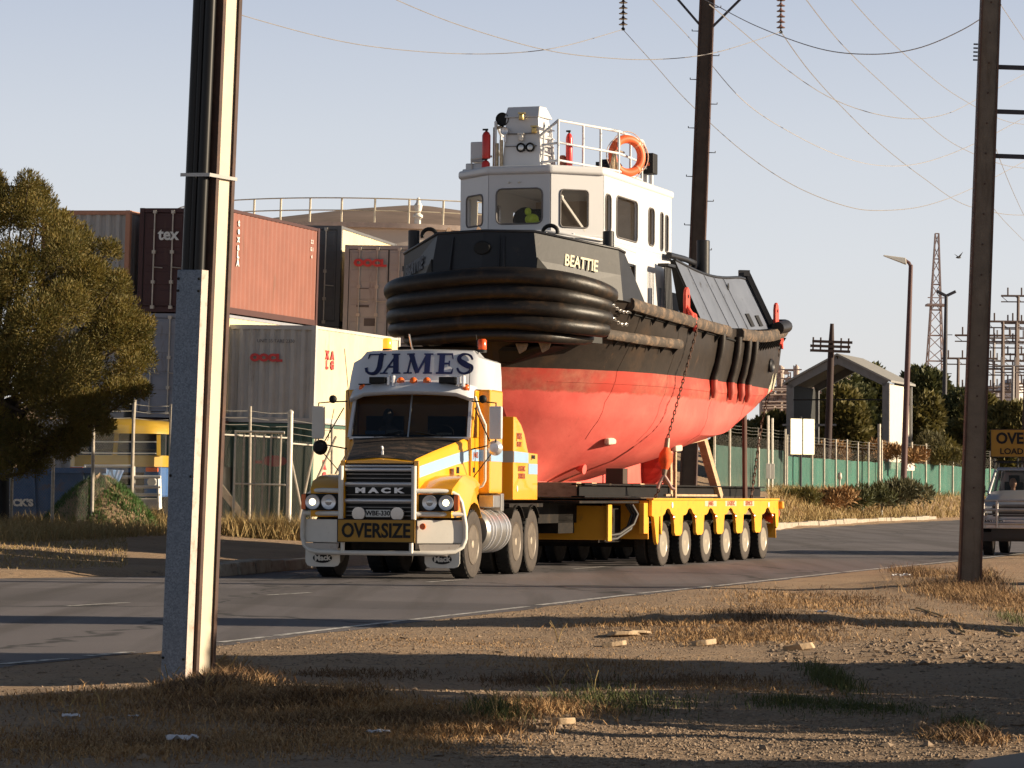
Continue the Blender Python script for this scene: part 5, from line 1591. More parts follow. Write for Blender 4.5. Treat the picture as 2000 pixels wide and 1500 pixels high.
# aft bulwark, leaning inwards
def aft_bulwark(s):
    K = 14; rows = []
    for i in range(K+1):
        t = i/K; u = lerp(5.95, 11.2, t); p = hull_pt(lerp(0.597, 0.91, t), 0)
        zt_ = 5.60 - 0.13*sin(pi*min(1, t*1.1)) + 0.02*t
        a = Vector((s*(p.x-0.10), u, p.z+0.02)); b = Vector((s*(p.x-0.52), u - lerp(0.45, 0.30, t), zt_))
        rows.append([a, a.lerp(b, 0.5), b])
    mb = MB(); mb.grid(rows); o = mb.build('aft_bulwark', M_GREYP if s > 0 else M_BLKP, tug, solid=0.04)
    cp = MB(); cp.tube([r[2] for r in rows], 0.03, 8); cp.build('rail_cap', M_BLKP, o, smooth=60)
    # black end plate facing forward
    a, b = rows[0][0], rows[0][2]
    g = MB(); g.prism([a, b, b + Vector((-s*0.10, 0.04, 0)), a + Vector((-s*0.42, 0.04, 0))], (0, -0.02, 0)); g.build('end_plate', M_BLK, o)
    # freeing ports and plate seams
    for i, hh in ((10.6, 0.30), (12.6, 0.26)):
        i0 = int(i); r0, r1 = rows[i0], rows[i0+1]
        q = [r0[0].lerp(r0[2], .05), r0[0].lerp(r0[2], hh), r0[0].lerp(r0[2], hh).lerp(r1[0].lerp(r1[2], hh), .75), r0[0].lerp(r0[2], .05).lerp(r1[0].lerp(r1[2], .05), .75)]
        g = MB(); g.prism([p_ + Vector((s*0.012, 0, 0.01)) for p_ in q], (s*0.01, 0, 0)); g.build('freeing_port', M_BLK, o)
    for i in (2, 5, 7, 9): sm = MB(); sm.tube([rows[i][0] + Vector((s*.012, 0, 0)), rows[i][2] + Vector((s*.012, 0, 0))], 0.008, 4); sm.build('weld_seam', M_GREYP, o)
    i0 = 9; q = rows[i0][0].lerp(rows[i0][2], 0.8)
    g = MB(); g.lathe([(0.001, 0), (0.06, 0), (0.06, 0.01), (0.001, 0.01)], q + Vector((s*0.01, 0, 0)), 'X', 12, Matrix.Diagonal((s, 1, 1.6))); g.build('fairlead_hole', M_BLK, o)
aft_bulwark(1); aft_bulwark(-1)
# stern quarter gate, an upright frame
for s in (1, -1):
    f0 = Vector((s*1.95, 12.05, 4.78)); f1 = Vector((s*1.50, 11.85, 5.80)); f2 = Vector((s*1.35, 12.0, 5.80)); f3 = Vector((s*1.35, 12.3, 4.80))
    mb = MB(); mb.beam(f0, f1, 0.12, 0.10); mb.beam(f0 + Vector((-s*0.36, -0.25, 0)), f1 + Vector((-s*0.10, -0.1, 0)), 0.16, 0.10); mb.beam(f1 + Vector((s*0.04, 0, 0.0)), f1 + Vector((-s*0.14, -0.12, 0.0)), 0.10, 0.12)
    mb.build('stern_frame', M_BLKP, tug)
    mb = MB(); mb.prism([f0 + Vector((-s*.05, 0, 0)), f1 + Vector((-s*.04, 0, 0)), f1 + Vector((-s*.12, -.1, 0)), f0 + Vector((-s*.34, -.2, 0))], (0, 0.02, 0)); mb.build('stern_panel', M_GREYP, tug)
# stern rail around the transom
mb = MB()
mb.tube([(2.30, 11.2, 4.64), (2.28, 12.0, 4.72), (2.16, 12.42, 4.76), (1.2, 12.62, 4.78), (0, 12.66, 4.78), (-1.2, 12.62, 4.78), (-2.16, 12.42, 4.76), (-2.28, 12.0, 4.72), (-2.30, 11.2, 4.64)], 0.13, 12)
mb.build('stern_fender', M_RUBBER, tug, smooth=60)

# bollards, towing gear
def bollard(v, u, z, h, r=0.10, name='bollard'):
    mb = MB(); mb.lathe([(r, 0), (r, h), (r*0.9, h+0.01)], (v, u, z), n=16); mb.box(v-r*2.0, v+r*2.0, u-0.03, u+0.03, z+h*0.45, z+h*0.52)
    mb.build(name, M_BLKP, tug, smooth=35)
bollard(1.60, 1.95, 4.6, 1.22); bollard(-1.86, 1.62, 4.6, 1.28)
bollard(1.3, 9.2, 4.5, 1.75, 0.13); bollard(-1.3, 9.2, 4.5, 1.6, 0.13)
for v, u in ((-1.25, 0.75), (0.98, 0.62)):
    mb = MB(); mb.tube([(v+0.13*cos(a), u, 5.72+0.11*sin(a)) for a in [radians(d) for d in range(-20, 201, 20)]], 0.035, 8); mb.build('fairlead', M_BLK, tug, smooth=60)
mb = MB(); mb.lathe([(0.12, -0.3), (0.15, -0.27), (0.08, -0.24), (0.09, 0.24), (0.15, 0.27), (0.12, 0.3)], (-0.62, 0.75, 5.70), 'X', 16, None); mb.build('windlass', mat('rope_brown', (0.14, 0.09, 0.06), 0.8, var=0.4, scale=14), tug, smooth=40)
mb = MB(); mb.box(-0.9, 0.9, 8.2, 8.9, 4.5, 5.2); mb.lathe([(0.45, -0.7), (0.45, -0.62), (0.18, -0.6), (0.18, 0.6), (0.45, 0.62), (0.45, 0.7)], (0, 8.55, 5.35), 'X', 20); mb.build('towing_winch', M_BLKP, tug)
mb = MB(); mb.tube([(1.55, 5.9, 5.72), (1.5, 7.2, 5.74), (1.2, 8.9, 5.80), (0.9, 9.6, 5.5), (0.7, 9.8, 5.0)], 0.06, 8); mb.build('towing_beam', M_BLKP, tug, smooth=60)

# ---- wheelhouse
def wall(a, b, z0, z1, holes, name, m, parent, glassm, frame=None, lean=0.0, rnd=0.07):
    a = (a[0]+WX, a[1]); b = (b[0]+WX, b[1])
    """wall panel from a to b (v,u) with rounded window openings: holes (s0,s1,za,zb) in metres along"""
    a = Vector((a[0], a[1], 0)); b = Vector((b[0], b[1], 0)); L = (b-a).length; d = (b-a)/L; n = Vector((d.y, -d.x, 0))
    if n.dot(Vector((a.x+b.x, a.y+b.y-9.0, 0))) < 0: n = -n
    def pt(s, z, o=0.0): return a + d*s + Vector((0, 0, z)) + n*o
    mb = MB()
    xs = sorted({0, L} | {h[0] for h in holes} | {h[1] for h in holes})
    for x0, x1 in zip(xs, xs[1:]):
        hs_ = [h for h in holes if h[0] <= x0+1e-6 and h[1] >= x1-1e-6]
        if not hs_: mb.poly([pt(x0, z0), pt(x1, z0), pt(x1, z1), pt(x0, z1)])
        else:
            h = hs_[0]
            mb.poly([pt(x0, z0), pt(x1, z0), pt(x1, h[2]), pt(x0, h[2])]); mb.poly([pt(x0, h[3]), pt(x1, h[3]), pt(x1, z1), pt(x0, z1)])
    # rounded corner fillets
    for s0, s1, za, zb in holes:
        r = min(rnd, (s1-s0)*0.35)
        for cx, cz, sx, sz in ((s0, za, 1, 1), (s1, za, -1, 1), (s0, zb, 1, -1), (s1, zb, -1, -1)):
            arc = [pt(cx + sx*(r - r*cos(t)), cz + sz*(r - r*sin(t))) for t in [radians(x_) for x_ in (0, 22, 45, 68, 90)]]
            mb.poly([pt(cx, cz)] + arc)
    w = mb.build(name, m, parent, fix=False)
    md = w.modifiers.new('thickness', 'SOLIDIFY'); md.thickness = 0.05; md.offset = 0
    for s0, s1, za, zb in holes:
        r = min(rnd, (s1-s0)*0.35)
        loop = []
        for cx, cz, t0 in ((s1-r, zb-r, 0), (s0+r, zb-r, 90), (s0+r, za+r, 180), (s1-r, za+r, 270)):
            for t in (0, 30, 60, 90): loop.append(pt(cx + r*cos(radians(t0+t)), cz + r*sin(radians(t0+t)), 0.028))
        loop.append(loop[0])
        f = MB(); f.tube(loop, 0.016, 6, cap=False); wf = f.build('window_frame', M_FRAME, w, smooth=60)
        g = MB(); g.poly([pt(s0, za, -0.03), pt(s1, za, -0.03), pt(s1, zb, -0.03), pt(s0, zb, -0.03)]); g.build('pane', glassm, wf, fix=False)
    return w
WX = 0.10
M_FRAME = mat('window_rubber', (0.16, 0.15, 0.15), 0.6)
def tug_glass():
    m, nt, bs = new_mat('wheelhouse_glass')
    bs.inputs['Base Color'].default_value = (0.12, 0.11, 0.10, 1); bs.inputs['Roughness'].default_value = 0.03
    bs.inputs['Alpha'].default_value = 0.16
    return m
M_TG = tug_glass()
Z0, Z1 = 4.55, 6.84
OUT = [(-1.3, 6.9), (-1.3, 2.25), (-0.56, 1.6), (0.56, 1.6), (1.3, 2.25), (1.3, 6.5), (0.95, 7.35), (-0.95, 7.35)]
OUT[0] = (-1.3, 6.5)
wall((-0.56, 1.6), (0.56, 1.6), Z0, Z1, [(0.14, 0.98, 5.96, 6.57)], 'front_wall', M_TWH, tug, M_TG, rnd=0.10)
wall((0.56, 1.6), (1.3, 2.25), Z0, Z1, [(0.17, 0.70, 5.90, 6.55)], 'front_wall', M_TWH, tug, M_TG, rnd=0.06)
wall((-1.3, 2.25), (-0.56, 1.6), Z0, Z1, [(0.22, 0.80, 5.96, 6.50)], 'front_wall', M_TWH, tug, M_TG, rnd=0.08)
wall((1.3, 2.25), (1.3, 6.5), Z0, Z1, [(-0.0+0.02, 0.02+0.001, 6, 6.01)][:0] + [(0.10-0.04, 0.40, 5.86, 6.52), (0.72, 2.02, 5.82, 6.55), (2.72, 3.10, 5.84, 6.52), (3.50, 3.68, 5.80, 6.50), (3.82, 4.02, 5.80, 6.48)], 'side_wall', M_TWH, tug, M_TG, rnd=0.10)
wall((-1.3, 2.25), (-1.3, 6.5), Z0, Z1, [(0.10, 0.40, 5.86, 6.52), (0.72, 2.02, 5.82, 6.55), (2.72, 3.10, 5.84, 6.52)], 'side_wall', M_TWH, tug, M_TG, rnd=0.10)
wall((1.3, 6.5), (0.95, 7.35), Z0, Z1, [(0.2, 0.6, 5.80, 6.45)], 'aft_wall', M_TWH, tug, M_TG)
wall((-1.3, 6.5), (-0.95, 7.35), Z0, Z1, [], 'aft_wall', M_TWH, tug, M_TG)
wall((-0.95, 7.35), (0.95, 7.35), Z0, Z1, [(0.4, 1.5, 5.82, 6.5)], 'aft_wall', M_TWH, tug, M_TG)
def ring_slab(scale, z0, z1, name, m, bev, grow=0.0):
    c = Vector((0, 4.2, 0)); mb = MB()
    pts = []
    for v, u in [(-1.3, 6.5), (-1.3, 2.25), (-0.56, 1.6), (0.56, 1.6), (1.3, 2.25), (1.3, 6.5), (0.95, 7.35), (-0.95, 7.35)]:
        p = Vector((v, u, 0)); dr = (p-c).normalized(); pts.append(p + dr*grow + Vector((WX, 0, z0)))
    mb.prism(pts, (0, 0, z1-z0)); return mb.build(name, m, tug, bevel=bev, segs=4)
ring_slab(1, 6.82, 6.97, 'wheelhouse_roof', M_TWH, 0.05, 0.09)
ring_slab(1, 5.72, 5.77, 'belt_moulding', M_TWH, 0.012, 0.06)
ring_slab(1, 4.56, 5.26, 'casing', M_GREYP, 0.01, 0.035)
fl = MB(); fl.box(-1.22, 1.22, 2.3, 6.4, 5.50, 5.54); fl.build('wheelhouse_floor', mat('cabin_floor', (0.20, 0.15, 0.10), 0.8), tug)
inn = MB(); inn.box(-1.22, 1.22, 6.3, 6.35, 5.5, 6.8); inn.box(-0.5, 0.6, 2.1, 2.5, 5.5, 5.98); inn.box(0.45, 1.18, 5.0, 5.05, 5.54, 6.4)
inn.build('cabin_lining', mat('warm_lining', (0.42, 0.33, 0.25), 0.8), tug)
# helm chair, lime jacket and console seen through the front pane
mb = MB(); mb.box(-0.30, 0.05, 3.0, 3.1, 5.6, 6.35); mb.lathe([(0.22, 0), (0.24, 0.02), (0.22, 0.04)], (-0.15, 2.62, 6.12), 'Y', 20); mb.build('helm_chair', M_BLK, tug, bevel=0.03)
mb = MB(); mb.ell((0.02, 2.5, 6.12), (0.13, 0.10, 0.10)); mb.ell((-0.06, 2.52, 6.26), (0.06, 0.06, 0.07)); mb.ell((0.16, 2.45, 6.03), (0.08, 0.07, 0.06)); mb.ell((0.28, 2.45, 5.98), (0.06, 0.06, 0.05))
jk = mb.build('high_vis_jacket', mat('lime_cloth', (0.42, 0.60, 0.06), 0.8, var=0.3, scale=12), smooth=60)
jk.matrix_world = tug_M
tag(jk, 'bundled lime green jacket behind the front wheelhouse window of the tug', 'jacket')
# wiper arm on the side window, window surround mouldings
a = Vector((0.56+0.74*0.28, 1.6+0.65*0.28, 6.42)) + Vector((0.05, -0.06, 0)); b = Vector((0.56+0.74*0.74, 1.6+0.65*0.74, 5.84)) + Vector((0.05, -0.06, 0))
mb = MB(); mb.beam(a, b, 0.03, 0.035); mb.ell(a, (0.04, 0.04, 0.04)); mb.build('wiper', M_BAR, tug)
for v, u in ((0.2, 1.57), (0.02, 1.57)):
    mb = MB(); mb.ell((v-0.1, u-0.03, 6.68), (0.025, 0.02, 0.02)); mb.build('rivet_lamp', M_BAR, tug)
# handrail along the front of the wheelhouse
mb = MB(); mb.tube([(-1.4, 2.2, 5.80), (-0.62, 1.5, 5.82), (0.62, 1.5, 5.82), (1.42, 2.2, 5.70), (1.42, 4.2, 5.64)], 0.022, 6)
for p_ in ((-0.5, 1.5), (0.1, 1.5), (0.62, 1.5), (1.0, 1.85), (1.42, 2.3), (1.42, 3.2)): mb.tube([(p_[0], p_[1], 5.80 if p_[1] < 2 else 5.69), (p_[0], p_[1], 5.4)], 0.016, 6)
mb.build('grab_rail', M_TWH, tug, smooth=60)
# tan door panel between bulwark and casing
mb = MB(); mb.box(1.50, 1.56, 2.55, 3.45, 4.58, 5.32); d_ = mb.build('deck_locker', mat('tan_panel', (0.20, 0.15, 0.11), 0.6, var=0.15), tug, bevel=0.01)
mb = MB(); mb.box(1.30, 1.62, 3.47, 3.55, 4.56, 5.36); mb.box(1.34, 1.60, 2.5, 3.50, 5.33, 5.37); mb.build('locker_frame', M_BLKP, d_)
for v, u, h in ((1.45, 5.0, 0.55), (1.42, 5.7, 0.60), (1.42, 6.3, 0.7)):
    mb = MB(); mb.tube([(v, u, 4.5), (v, u, 4.5+h)], 0.05, 8); mb.build('vent_pipe', M_GREYP, tug)
mb = MB()
for k in range(5): mb.tube([(1.75, 5.05+0.09*k, 4.5), (1.72, 5.05+0.09*k, 5.45)], 0.02, 5)
mb.box(1.60, 1.80, 5.0, 5.5, 5.45, 5.50); mb.build('hose_rack', M_BLKP, tug)

# mast box on the roof
mb = MB()
mb.hexa([(-0.46, 2.25, 6.97), (0.26, 2.25, 6.97), (0.34, 2.95, 6.97), (-0.46, 2.95, 6.97), (-0.41, 2.32, 7.90), (0.19, 2.32, 7.90), (0.24, 2.75, 7.90), (-0.41, 2.75, 7.90)])
mb.hexa([(-0.43, 2.28, 7.90), (0.21, 2.28, 7.90), (0.30, 2.80, 7.90), (-0.43, 2.80, 7.90), (-0.41, 2.40, 8.10), (0.19, 2.40, 8.10), (0.19, 2.75, 8.12), (-0.41, 2.75, 8.12)])
mb.build('mast', M_TWH, tug, bevel=0.015)
mb = MB(); mb.box(-0.385, 0.165, 2.262, 2.30, 7.60, 7.62); mb.box(-0.40, 0.18, 2.262, 2.30, 7.38, 7.395); mb.build('mast_seam', M_FRAME, tug)
M_BRASS = mat('brass', (0.50, 0.36, 0.14), 0.3, 0.8)
for v in (-0.10, 0.07):
    mb = MB(); mb.lathe([(0.075, 0.0), (0.085, -0.05), (0.07, -0.06), (0.06, -0.03), (0.001, -0.03)], (v, 2.27, 7.36), 'Y', 20); mb.build('round_lamp', M_BLK, tug, smooth=40)
    mb = MB(); mb.lathe([(0.001, 0.0), (0.055, 0.0), (0.05, -0.015), (0.001, -0.02)], (v, 2.235, 7.36), 'Y', 20); mb.build('lamp_glass', M_LENS, tug, smooth=40)
for v, u, z, m_ in ((-0.09, 2.22, 7.90, M_BRASS), (0.15, 2.20, 7.66, M_BRASS), (-0.10, 2.22, 7.54, M_BAR)):
    mb = MB(); mb.lathe([(0.045, 0), (0.05, 0.02), (0.045, 0.09), (0.02, 0.11)], (v, u, z-0.06), n=14); mb.box(v-0.06, v+0.06, u-0.02, u+0.05, z+0.05, z+0.075); mb.build('navigation_light', m_, tug, smooth=40)
def searchlight(v, u, z, r, m_, tilt=0):
    mb = MB(); mb.lathe([(0.001, 0.12), (r*0.6, 0.11), (r, 0.02), (r*1.05, -0.05), (r, -0.06), (r*0.9, -0.02), (0.001, -0.01)], (v, u, z), 'Y', 20); mb.tube([(v, u, z-r), (v, u, z-r-0.12)], 0.02, 6)
    mb.build('searchlight', m_, tug, smooth=40)
searchlight(-0.48, 2.35, 7.88, 0.115, M_BLK); searchlight(-0.40, 2.25, 7.66, 0.07, M_CHROME)
mb = MB(); mb.tube([(-0.62, 2.3, 6.97), (-0.62, 2.3, 7.72), (-0.5, 2.35, 7.75)], 0.03, 8); mb.tube([(-0.55, 2.25, 6.97), (-0.55, 2.25, 7.45)], 0.035, 8); mb.tube([(-0.46, 2.22, 6.97), (-0.46, 2.22, 7.5)], 0.035, 8)
mb.build('horn_pipes', mat('tan_brass', (0.42, 0.33, 0.22), 0.4, 0.5, var=0.3, scale=20), tug, smooth=60)
for v, z, w_, h in ((-1.02, 7.34, 0.24, 0.36), (-1.06, 7.05, 0.34, 0.18), (-1.18, 6.99, 0.22, 0.10)):
    mb = MB(); mb.box(v-w_/2, v+w_/2, 2.5, 2.75, z-h/2, z+h/2); mb.build('equipment_box', M_TWH, tug, bevel=0.02)
mb = MB(); mb.tube([(-1.1, 2.5, 6.97), (-1.1, 2.45, 7.2), (-0.7, 2.4, 7.24)], 0.02, 6); mb.build('bracket', M_BAR, tug)
# side of mast: boxes and ladder, lit by the sun
mb = MB(); mb.tube([(0.28, 2.3, 6.97), (0.30, 2.32, 7.80)], 0.02, 6); mb.tube([(0.34, 2.8, 6.97), (0.28, 2.72, 7.80)], 0.02, 6)
for k in range(5): mb.tube([(0.285, 2.3, 7.1+0.15*k), (0.33, 2.78, 7.1+0.15*k)], 0.012, 6)
mb.build('ladder', M_TWH, tug)
mb = MB(); mb.box(0.36, 0.62, 2.6, 2.9, 6.97, 7.06); mb.lathe([(0.08, 0), (0.09, 0.12), (0.04, 0.2)], (0.50, 2.75, 7.06), n=12); mb.build('deck_fitting', mat('red_brown_fitting', (0.25, 0.08, 0.05), 0.6), tug)

# roof railing
RAIL = [(0.22, 2.28, 7.55), (0.58, 2.25, 7.82), (1.12, 4.1, 7.82), (1.14, 5.55, 7.80), (1.0, 6.3, 7.68)]
mb = MB(); mb.tube(RAIL, 0.026, 8)
mb.tube([(0.26, 2.30, 7.40), (0.60, 2.27, 7.43), (1.13, 4.1, 7.42), (1.14, 5.5, 7.40)], 0.022, 8)
mb.tube([(0.26, 2.30, 7.10), (0.60, 2.27, 7.12), (1.13, 4.1, 7.10), (1.14, 5.5, 7.08)], 0.022, 8)
for p_ in ((0.58, 2.25), (0.80, 3.0), (0.95, 3.55), (1.12, 4.1), (1.13, 4.8), (1.14, 5.5), (1.0, 6.3)): mb.tube([(p_[0], p_[1], 6.96), (p_[0], p_[1], 7.82 if p_[1] < 6 else 7.68)], 0.024, 8)
L_ = [(-p_[0], p_[1], p_[2]) for p_ in RAIL[1:]]
mb.tube(L_, 0.026, 8); mb.tube([(-x, y, z-0.4) for x, y, z in RAIL[1:]], 0.022, 8)
for p_ in ((-0.58, 2.25), (-1.12, 4.1), (-1.14, 5.5)): mb.tube([(p_[0], p_[1], 6.96), (p_[0], p_[1], 7.82)], 0.024, 8)
mb.build('roof_railing', M_TWH, tug, smooth=60)
# stand for the life ring
mb = MB()
mb.tube([(1.05, 3.95, 6.97), (1.08, 3.95, 7.42), (1.08, 4.1, 7.48), (1.10, 4.5, 7.48)], 0.018, 6)
for k in range(5): mb.tube([(1.0+0.03*k, 3.85+0.06*k, 6.97), (1.06+0.012*k, 3.95, 7.4)], 0.012, 5)
mb.build('ring_cradle', mat('tan_brass', (0.42, 0.33, 0.22)), tug)

def tugthing(o): o.matrix_world = tug_M @ o.matrix_world if o.parent is None else o.matrix_world
def life_ring():
    root = empty('life_ring'); root.matrix_world = tug_M @ Matrix.Translation((1.20, 4.35, 7.40)) @ Matrix.Rotation(radians(-42), 4, 'Z')
    tag(root, 'orange life ring hanging on the white roof railing of the wheelhouse', 'life ring')
    M_LR = mat('life_ring_orange', (0.85, 0.15, 0.045), 0.5, var=0.06, dirt=(0.6, 0.35, 0.2), dscale=8, dlo=0.64, dhi=0.8)
    mb = MB(); R, r = 0.305, 0.078
    mb.grid([[((R + r*cos(b))*1.0*0 + 0 + r*1.0*sin(b)*1.0, (R + r*cos(b))*cos(a), (R + r*cos(b))*sin(a)) for b in [2*pi*k/16 for k in range(17)]] for a in [2*pi*k/48 for k in range(49)]])
    mb.build('ring', M_LR, root, smooth=70)
    for d in (45, 135, 225, 315):
        a0 = radians(d); mb = MB()
        mb.grid([[((r+0.004)*sin(b), (R + (r+0.004)*cos(b))*cos(a), (R + (r+0.004)*cos(b))*sin(a)) for b in [2*pi*k/16 for k in range(17)]] for a in [a0-0.07, a0, a0+0.07]])
        mb.build('band', mat('pale_orange_band', (0.85, 0.33, 0.18), 0.5), root, smooth=70)
    mb = MB(); pts = []
    for k in range(49):
        a = 2*pi*k/48; rr = R + r + 0.012 + 0.045*abs(sin(2*(a-radians(45))))
        pts.append((0.02, rr*cos(a), rr*sin(a)))
    mb.tube(pts, 0.009, 5); mb.build('grab_rope', mat('cream_rope', (0.6, 0.45, 0.35), 0.8), root)
life_ring()
def extinguisher(v, u, z, h, r, label):
    root = empty('fire_extinguisher'); root.matrix_world = tug_M @ Matrix.Translation((v, u, z))
    tag(root, label, 'fire extinguisher', 'red cylinders on the wheelhouse roof')
    mb = MB(); mb.lathe([(r*0.9, 0), (r, 0.03), (r, h*0.82), (r*0.7, h*0.92), (r*0.35, h*0.96)], n=18); mb.build('cylinder', mat('extinguisher_red', (0.60, 0.035, 0.03), 0.3, dirt=(0.8,0.6,0.55), dscale=9, dlo=0.66, dhi=0.72), root, smooth=40)
    mb = MB(); mb.lathe([(r*0.3, h*0.94), (r*0.3, h)], n=10); mb.box(-r*0.9, r*0.4, -0.015, 0.015, h, h+0.03); mb.build('valve', M_BLK, root)
extinguisher(-0.74, 2.20, 6.80, 0.36, 0.075, 'lower red cylinder at the left front corner of the wheelhouse roof')
extinguisher(-0.74, 2.22, 7.18, 0.50, 0.075, 'upper red cylinder mounted left of the white mast box')
extinguisher(0.62, 2.75, 7.05, 0.62, 0.06, 'slim red cylinder standing inside the roof railing right of the mast')
# black speaker box at the aft corner of the roof
mb = MB(); mb.box(0.98, 1.30, 5.70, 6.0, 7.22, 7.60); bx_ = mb.build('light_box', M_BLK, tug, bevel=0.015)
mb = MB(); mb.box(1.10, 1.18, 5.685, 5.70, 7.30, 7.36); mb.build('label_plate', M_BAR, bx_)
mb = MB(); mb.box(1.18, 1.23, 5.685, 5.70, 7.36, 7.42); mb.build('warning_lens', M_REDOR, bx_)
mb = MB(); mb.tube([(1.08, 5.85, 6.95), (1.08, 5.85, 7.22)], 0.05, 8); mb.tube([(1.22, 5.85, 7.0), (1.22, 5.85, 7.2)], 0.04, 8); mb.build('box_stand', M_TWH, bx_)
mb = MB(); mb.box(0.5, 0.75, 4.7, 5.1, 6.97, 7.35); mb.lathe([(0.2, 0), (0.24, 0.1), (0.15, 0.2)], (0.7, 4.9, 7.2), n=14); mb.build('life_raft_canister', M_BLKP, tug)

# ---- lifting lugs with red slings
def lug(v, u, z, label, cat):
    mb = MB()
    mb.prism([(v, u-0.13, z-0.28), (v, u+0.13, z-0.28), (v, u+0.13, z+0.12), (v, u+0.09, z+0.22), (v, u, z+0.27), (v, u-0.09, z+0.22), (v, u-0.13, z+0.12)], (0.06, 0, 0))
    o = mb.build('lifting_lug', M_REDB, tug, bevel=0.01)
    g = MB(); g.lathe([(0.001, 0), (0.035, 0), (0.035, 0.01), (0.001, 0.01)], (v+0.06, u, z+0.10), 'X', 12); g.build('lug_hole', M_BLK, o)
lug(2.16, 4.85, 4.78, '', ''); lug(2.10, 11.75, 4.92, '', '')
def sling(v, u, z, label, k=1.0):
    mb = MB()
    for j, (a, b) in enumerate((((0.02, 0.0, 0.05), (0.17, -0.18, -0.30)), ((0.03, 0.05, 0.03), (0.20, -0.05, -0.42)), ((0.02, -0.05, 0.0), (0.16, 0.10, -0.30)), ((0.05, 0.0, -0.05), (0.19, 0.02, -0.22)))):
        p = Vector((v, u, z)); mb.tube([p + Vector(a)*k, p + (Vector(a)*0.5+Vector(b)*0.5+Vector((0.05, 0, 0)))*k, p + Vector(b)*k], 0.038*k, 7, rs=[0.03*k, 0.05*k, 0.035*k])
    o = mb.build('tie_cloth', mat('red_sling', (0.72, 0.07, 0.045), 0.75, var=0.2, scale=14), smooth=60); o.matrix_world = tug_M
    tag(o, label, 'sling', 'red slings at the lifting lugs')
sling(2.18, 4.80, 4.66, 'red sling knotted round the rail at midships, at the top of the front chain')
sling(2.12, 11.80, 4.55, 'small red sling at the stern, at the top of the rear chain', 0.7)

# ---- chains and turnbuckles
def lash(name, pts, label, link=0.072, group='lashing chains holding the tug', wire=0.0095):
    mb = MB()
    for p, q in zip(pts, pts[1:]):
        c = chain(p, q, link, 0, wire); mb_base = len(mb.v)
        mb.v += c.v; mb.f += [tuple(i+mb_base for i in f) for f in c.f]; mb.mi += c.mi
    o = mb.build(name, M_RUSTC, fix=False)
    return tag(o, label, 'chain', group)
def trl(x, y, z): return mw @ Vector((x, y, z))
c1t = TW(2.42, 4.75, 4.30); c1m = W(1304, 856, 55.1); c1b = W(1297, 928, 55.0); c1e = trl(1.44, -0.62, 1.20)
lash('lashing_chain', [TW(2.30, 4.80, 4.60), c1t, c1m], 'long rusty chain from the midships red sling down to the turnbuckle')
lash('lashing_chain', [c1b, W(1290, 950, 55.1), c1e], 'short chain from the turnbuckle to the front corner of the trailer deck')
tk = empty('turnbuckle'); tag(tk, 'turnbuckle wrapped in orange cloth in the front lashing chain', 'turnbuckle')
mb = MB(); mb.tube([c1m, c1m.lerp(c1b, 0.35), c1m.lerp(c1b, 0.72), c1b], 0.055, 10, rs=[.045, .055, .07, .04]); mb.build('body', mat('worn_steel', (0.22, 0.17, 0.13), 0.5, 0.5, var=0.3, scale=14), tk, smooth=50)
mb = MB(); q0 = c1m.lerp(c1b, 0.25); q1 = c1m.lerp(c1b, 0.85); mb.tube([q0, q0.lerp(q1, 0.3), q0.lerp(q1, 0.6), q1], 0.07, 10, rs=[0.05, 0.12, 0.13, 0.06]); mb.build('cloth_wrap', mat('orange_cloth', (0.72, 0.10, 0.02)), tk, smooth=60)
mb = MB(); mb.tube([c1b, c1b + Vector((-0.08, 0, -0.14)), c1b + Vector((-0.11, 0, -0.24))], 0.03, 8); mb.tube([c1b, c1b + Vector((0.09, 0, -0.14)), c1b + Vector((0.14, 0, -0.24)), c1b + Vector((0.2, 0, -0.26))], 0.03, 8); mb.build('hook', mat('pale_pink_steel', (0.45, 0.30, 0.26), 0.5), tk, smooth=60)
lash('lashing_chain', [TW(2.25, 11.80, 4.55), W(1487, 830, 63.0), trl(1.40, 6.55, 1.22)], 'rear lashing chain from the stern lug down to the trailer deck', link=0.085, wire=0.012)
p = trl(1.36, 6.2, 1.22); q = Vector((p.x-0.02, p.y, 3.15)); mb = MB(); mb.tube([p, q], 0.05, 8)
tag(mb.build('stern_prop', mat('rusty_prop', (0.11, 0.055, 0.04), 0.7, var=0.3)), 'thin rusty steel prop standing under the stern beside the rear chain', 'prop')

# ---- beams, blocks and frames on the trailer
def on_trailer(o, lb, cat, grp=None): o.matrix_world = mw; return tag(o, lb, cat, grp)
M_BEAM = mat('black_steel_beam', (0.009, 0.008, 0.008), 0.7, var=0.3, spec=0.2)
for x, lb in ((1.05, 'long black steel beam along the near edge of the trailer deck'), (-1.05, 'long black steel beam along the far edge of the trailer deck')):
    mb = MB(); mb.box(x-0.12, x+0.12, -3.9, 8.6, 1.245, 1.27); mb.box(x-0.12, x+0.12, -3.9, 8.6, 1.455, 1.48); mb.box(x-0.02, x+0.02, -3.9, 8.6, 1.272, 1.453)
    on_trailer(mb.build('steel_beam', M_BEAM), lb, 'beam', 'black beams under the tug')
blk = [(0.0, -2.9, 'first timber keel block from the front under the tug'), (0.0, -2.0, 'second timber keel block from the front under the tug'), (0.0, -1.1, 'third timber keel block, behind the dark square block'), (0.0, 1.0, 'timber keel block under the middle of the keel'), (0.0, 3.2, 'timber keel block nearest the propeller')]
for x, y, lb in blk:
    mb = MB(); mb.box(x-0.75, x+0.75, y-0.14, y+0.14, 1.24, 1.505)
    o = mb.build('keel_block', M_WOOD, bevel=0.01); on_trailer(o, lb, 'timber block', 'keel blocks')
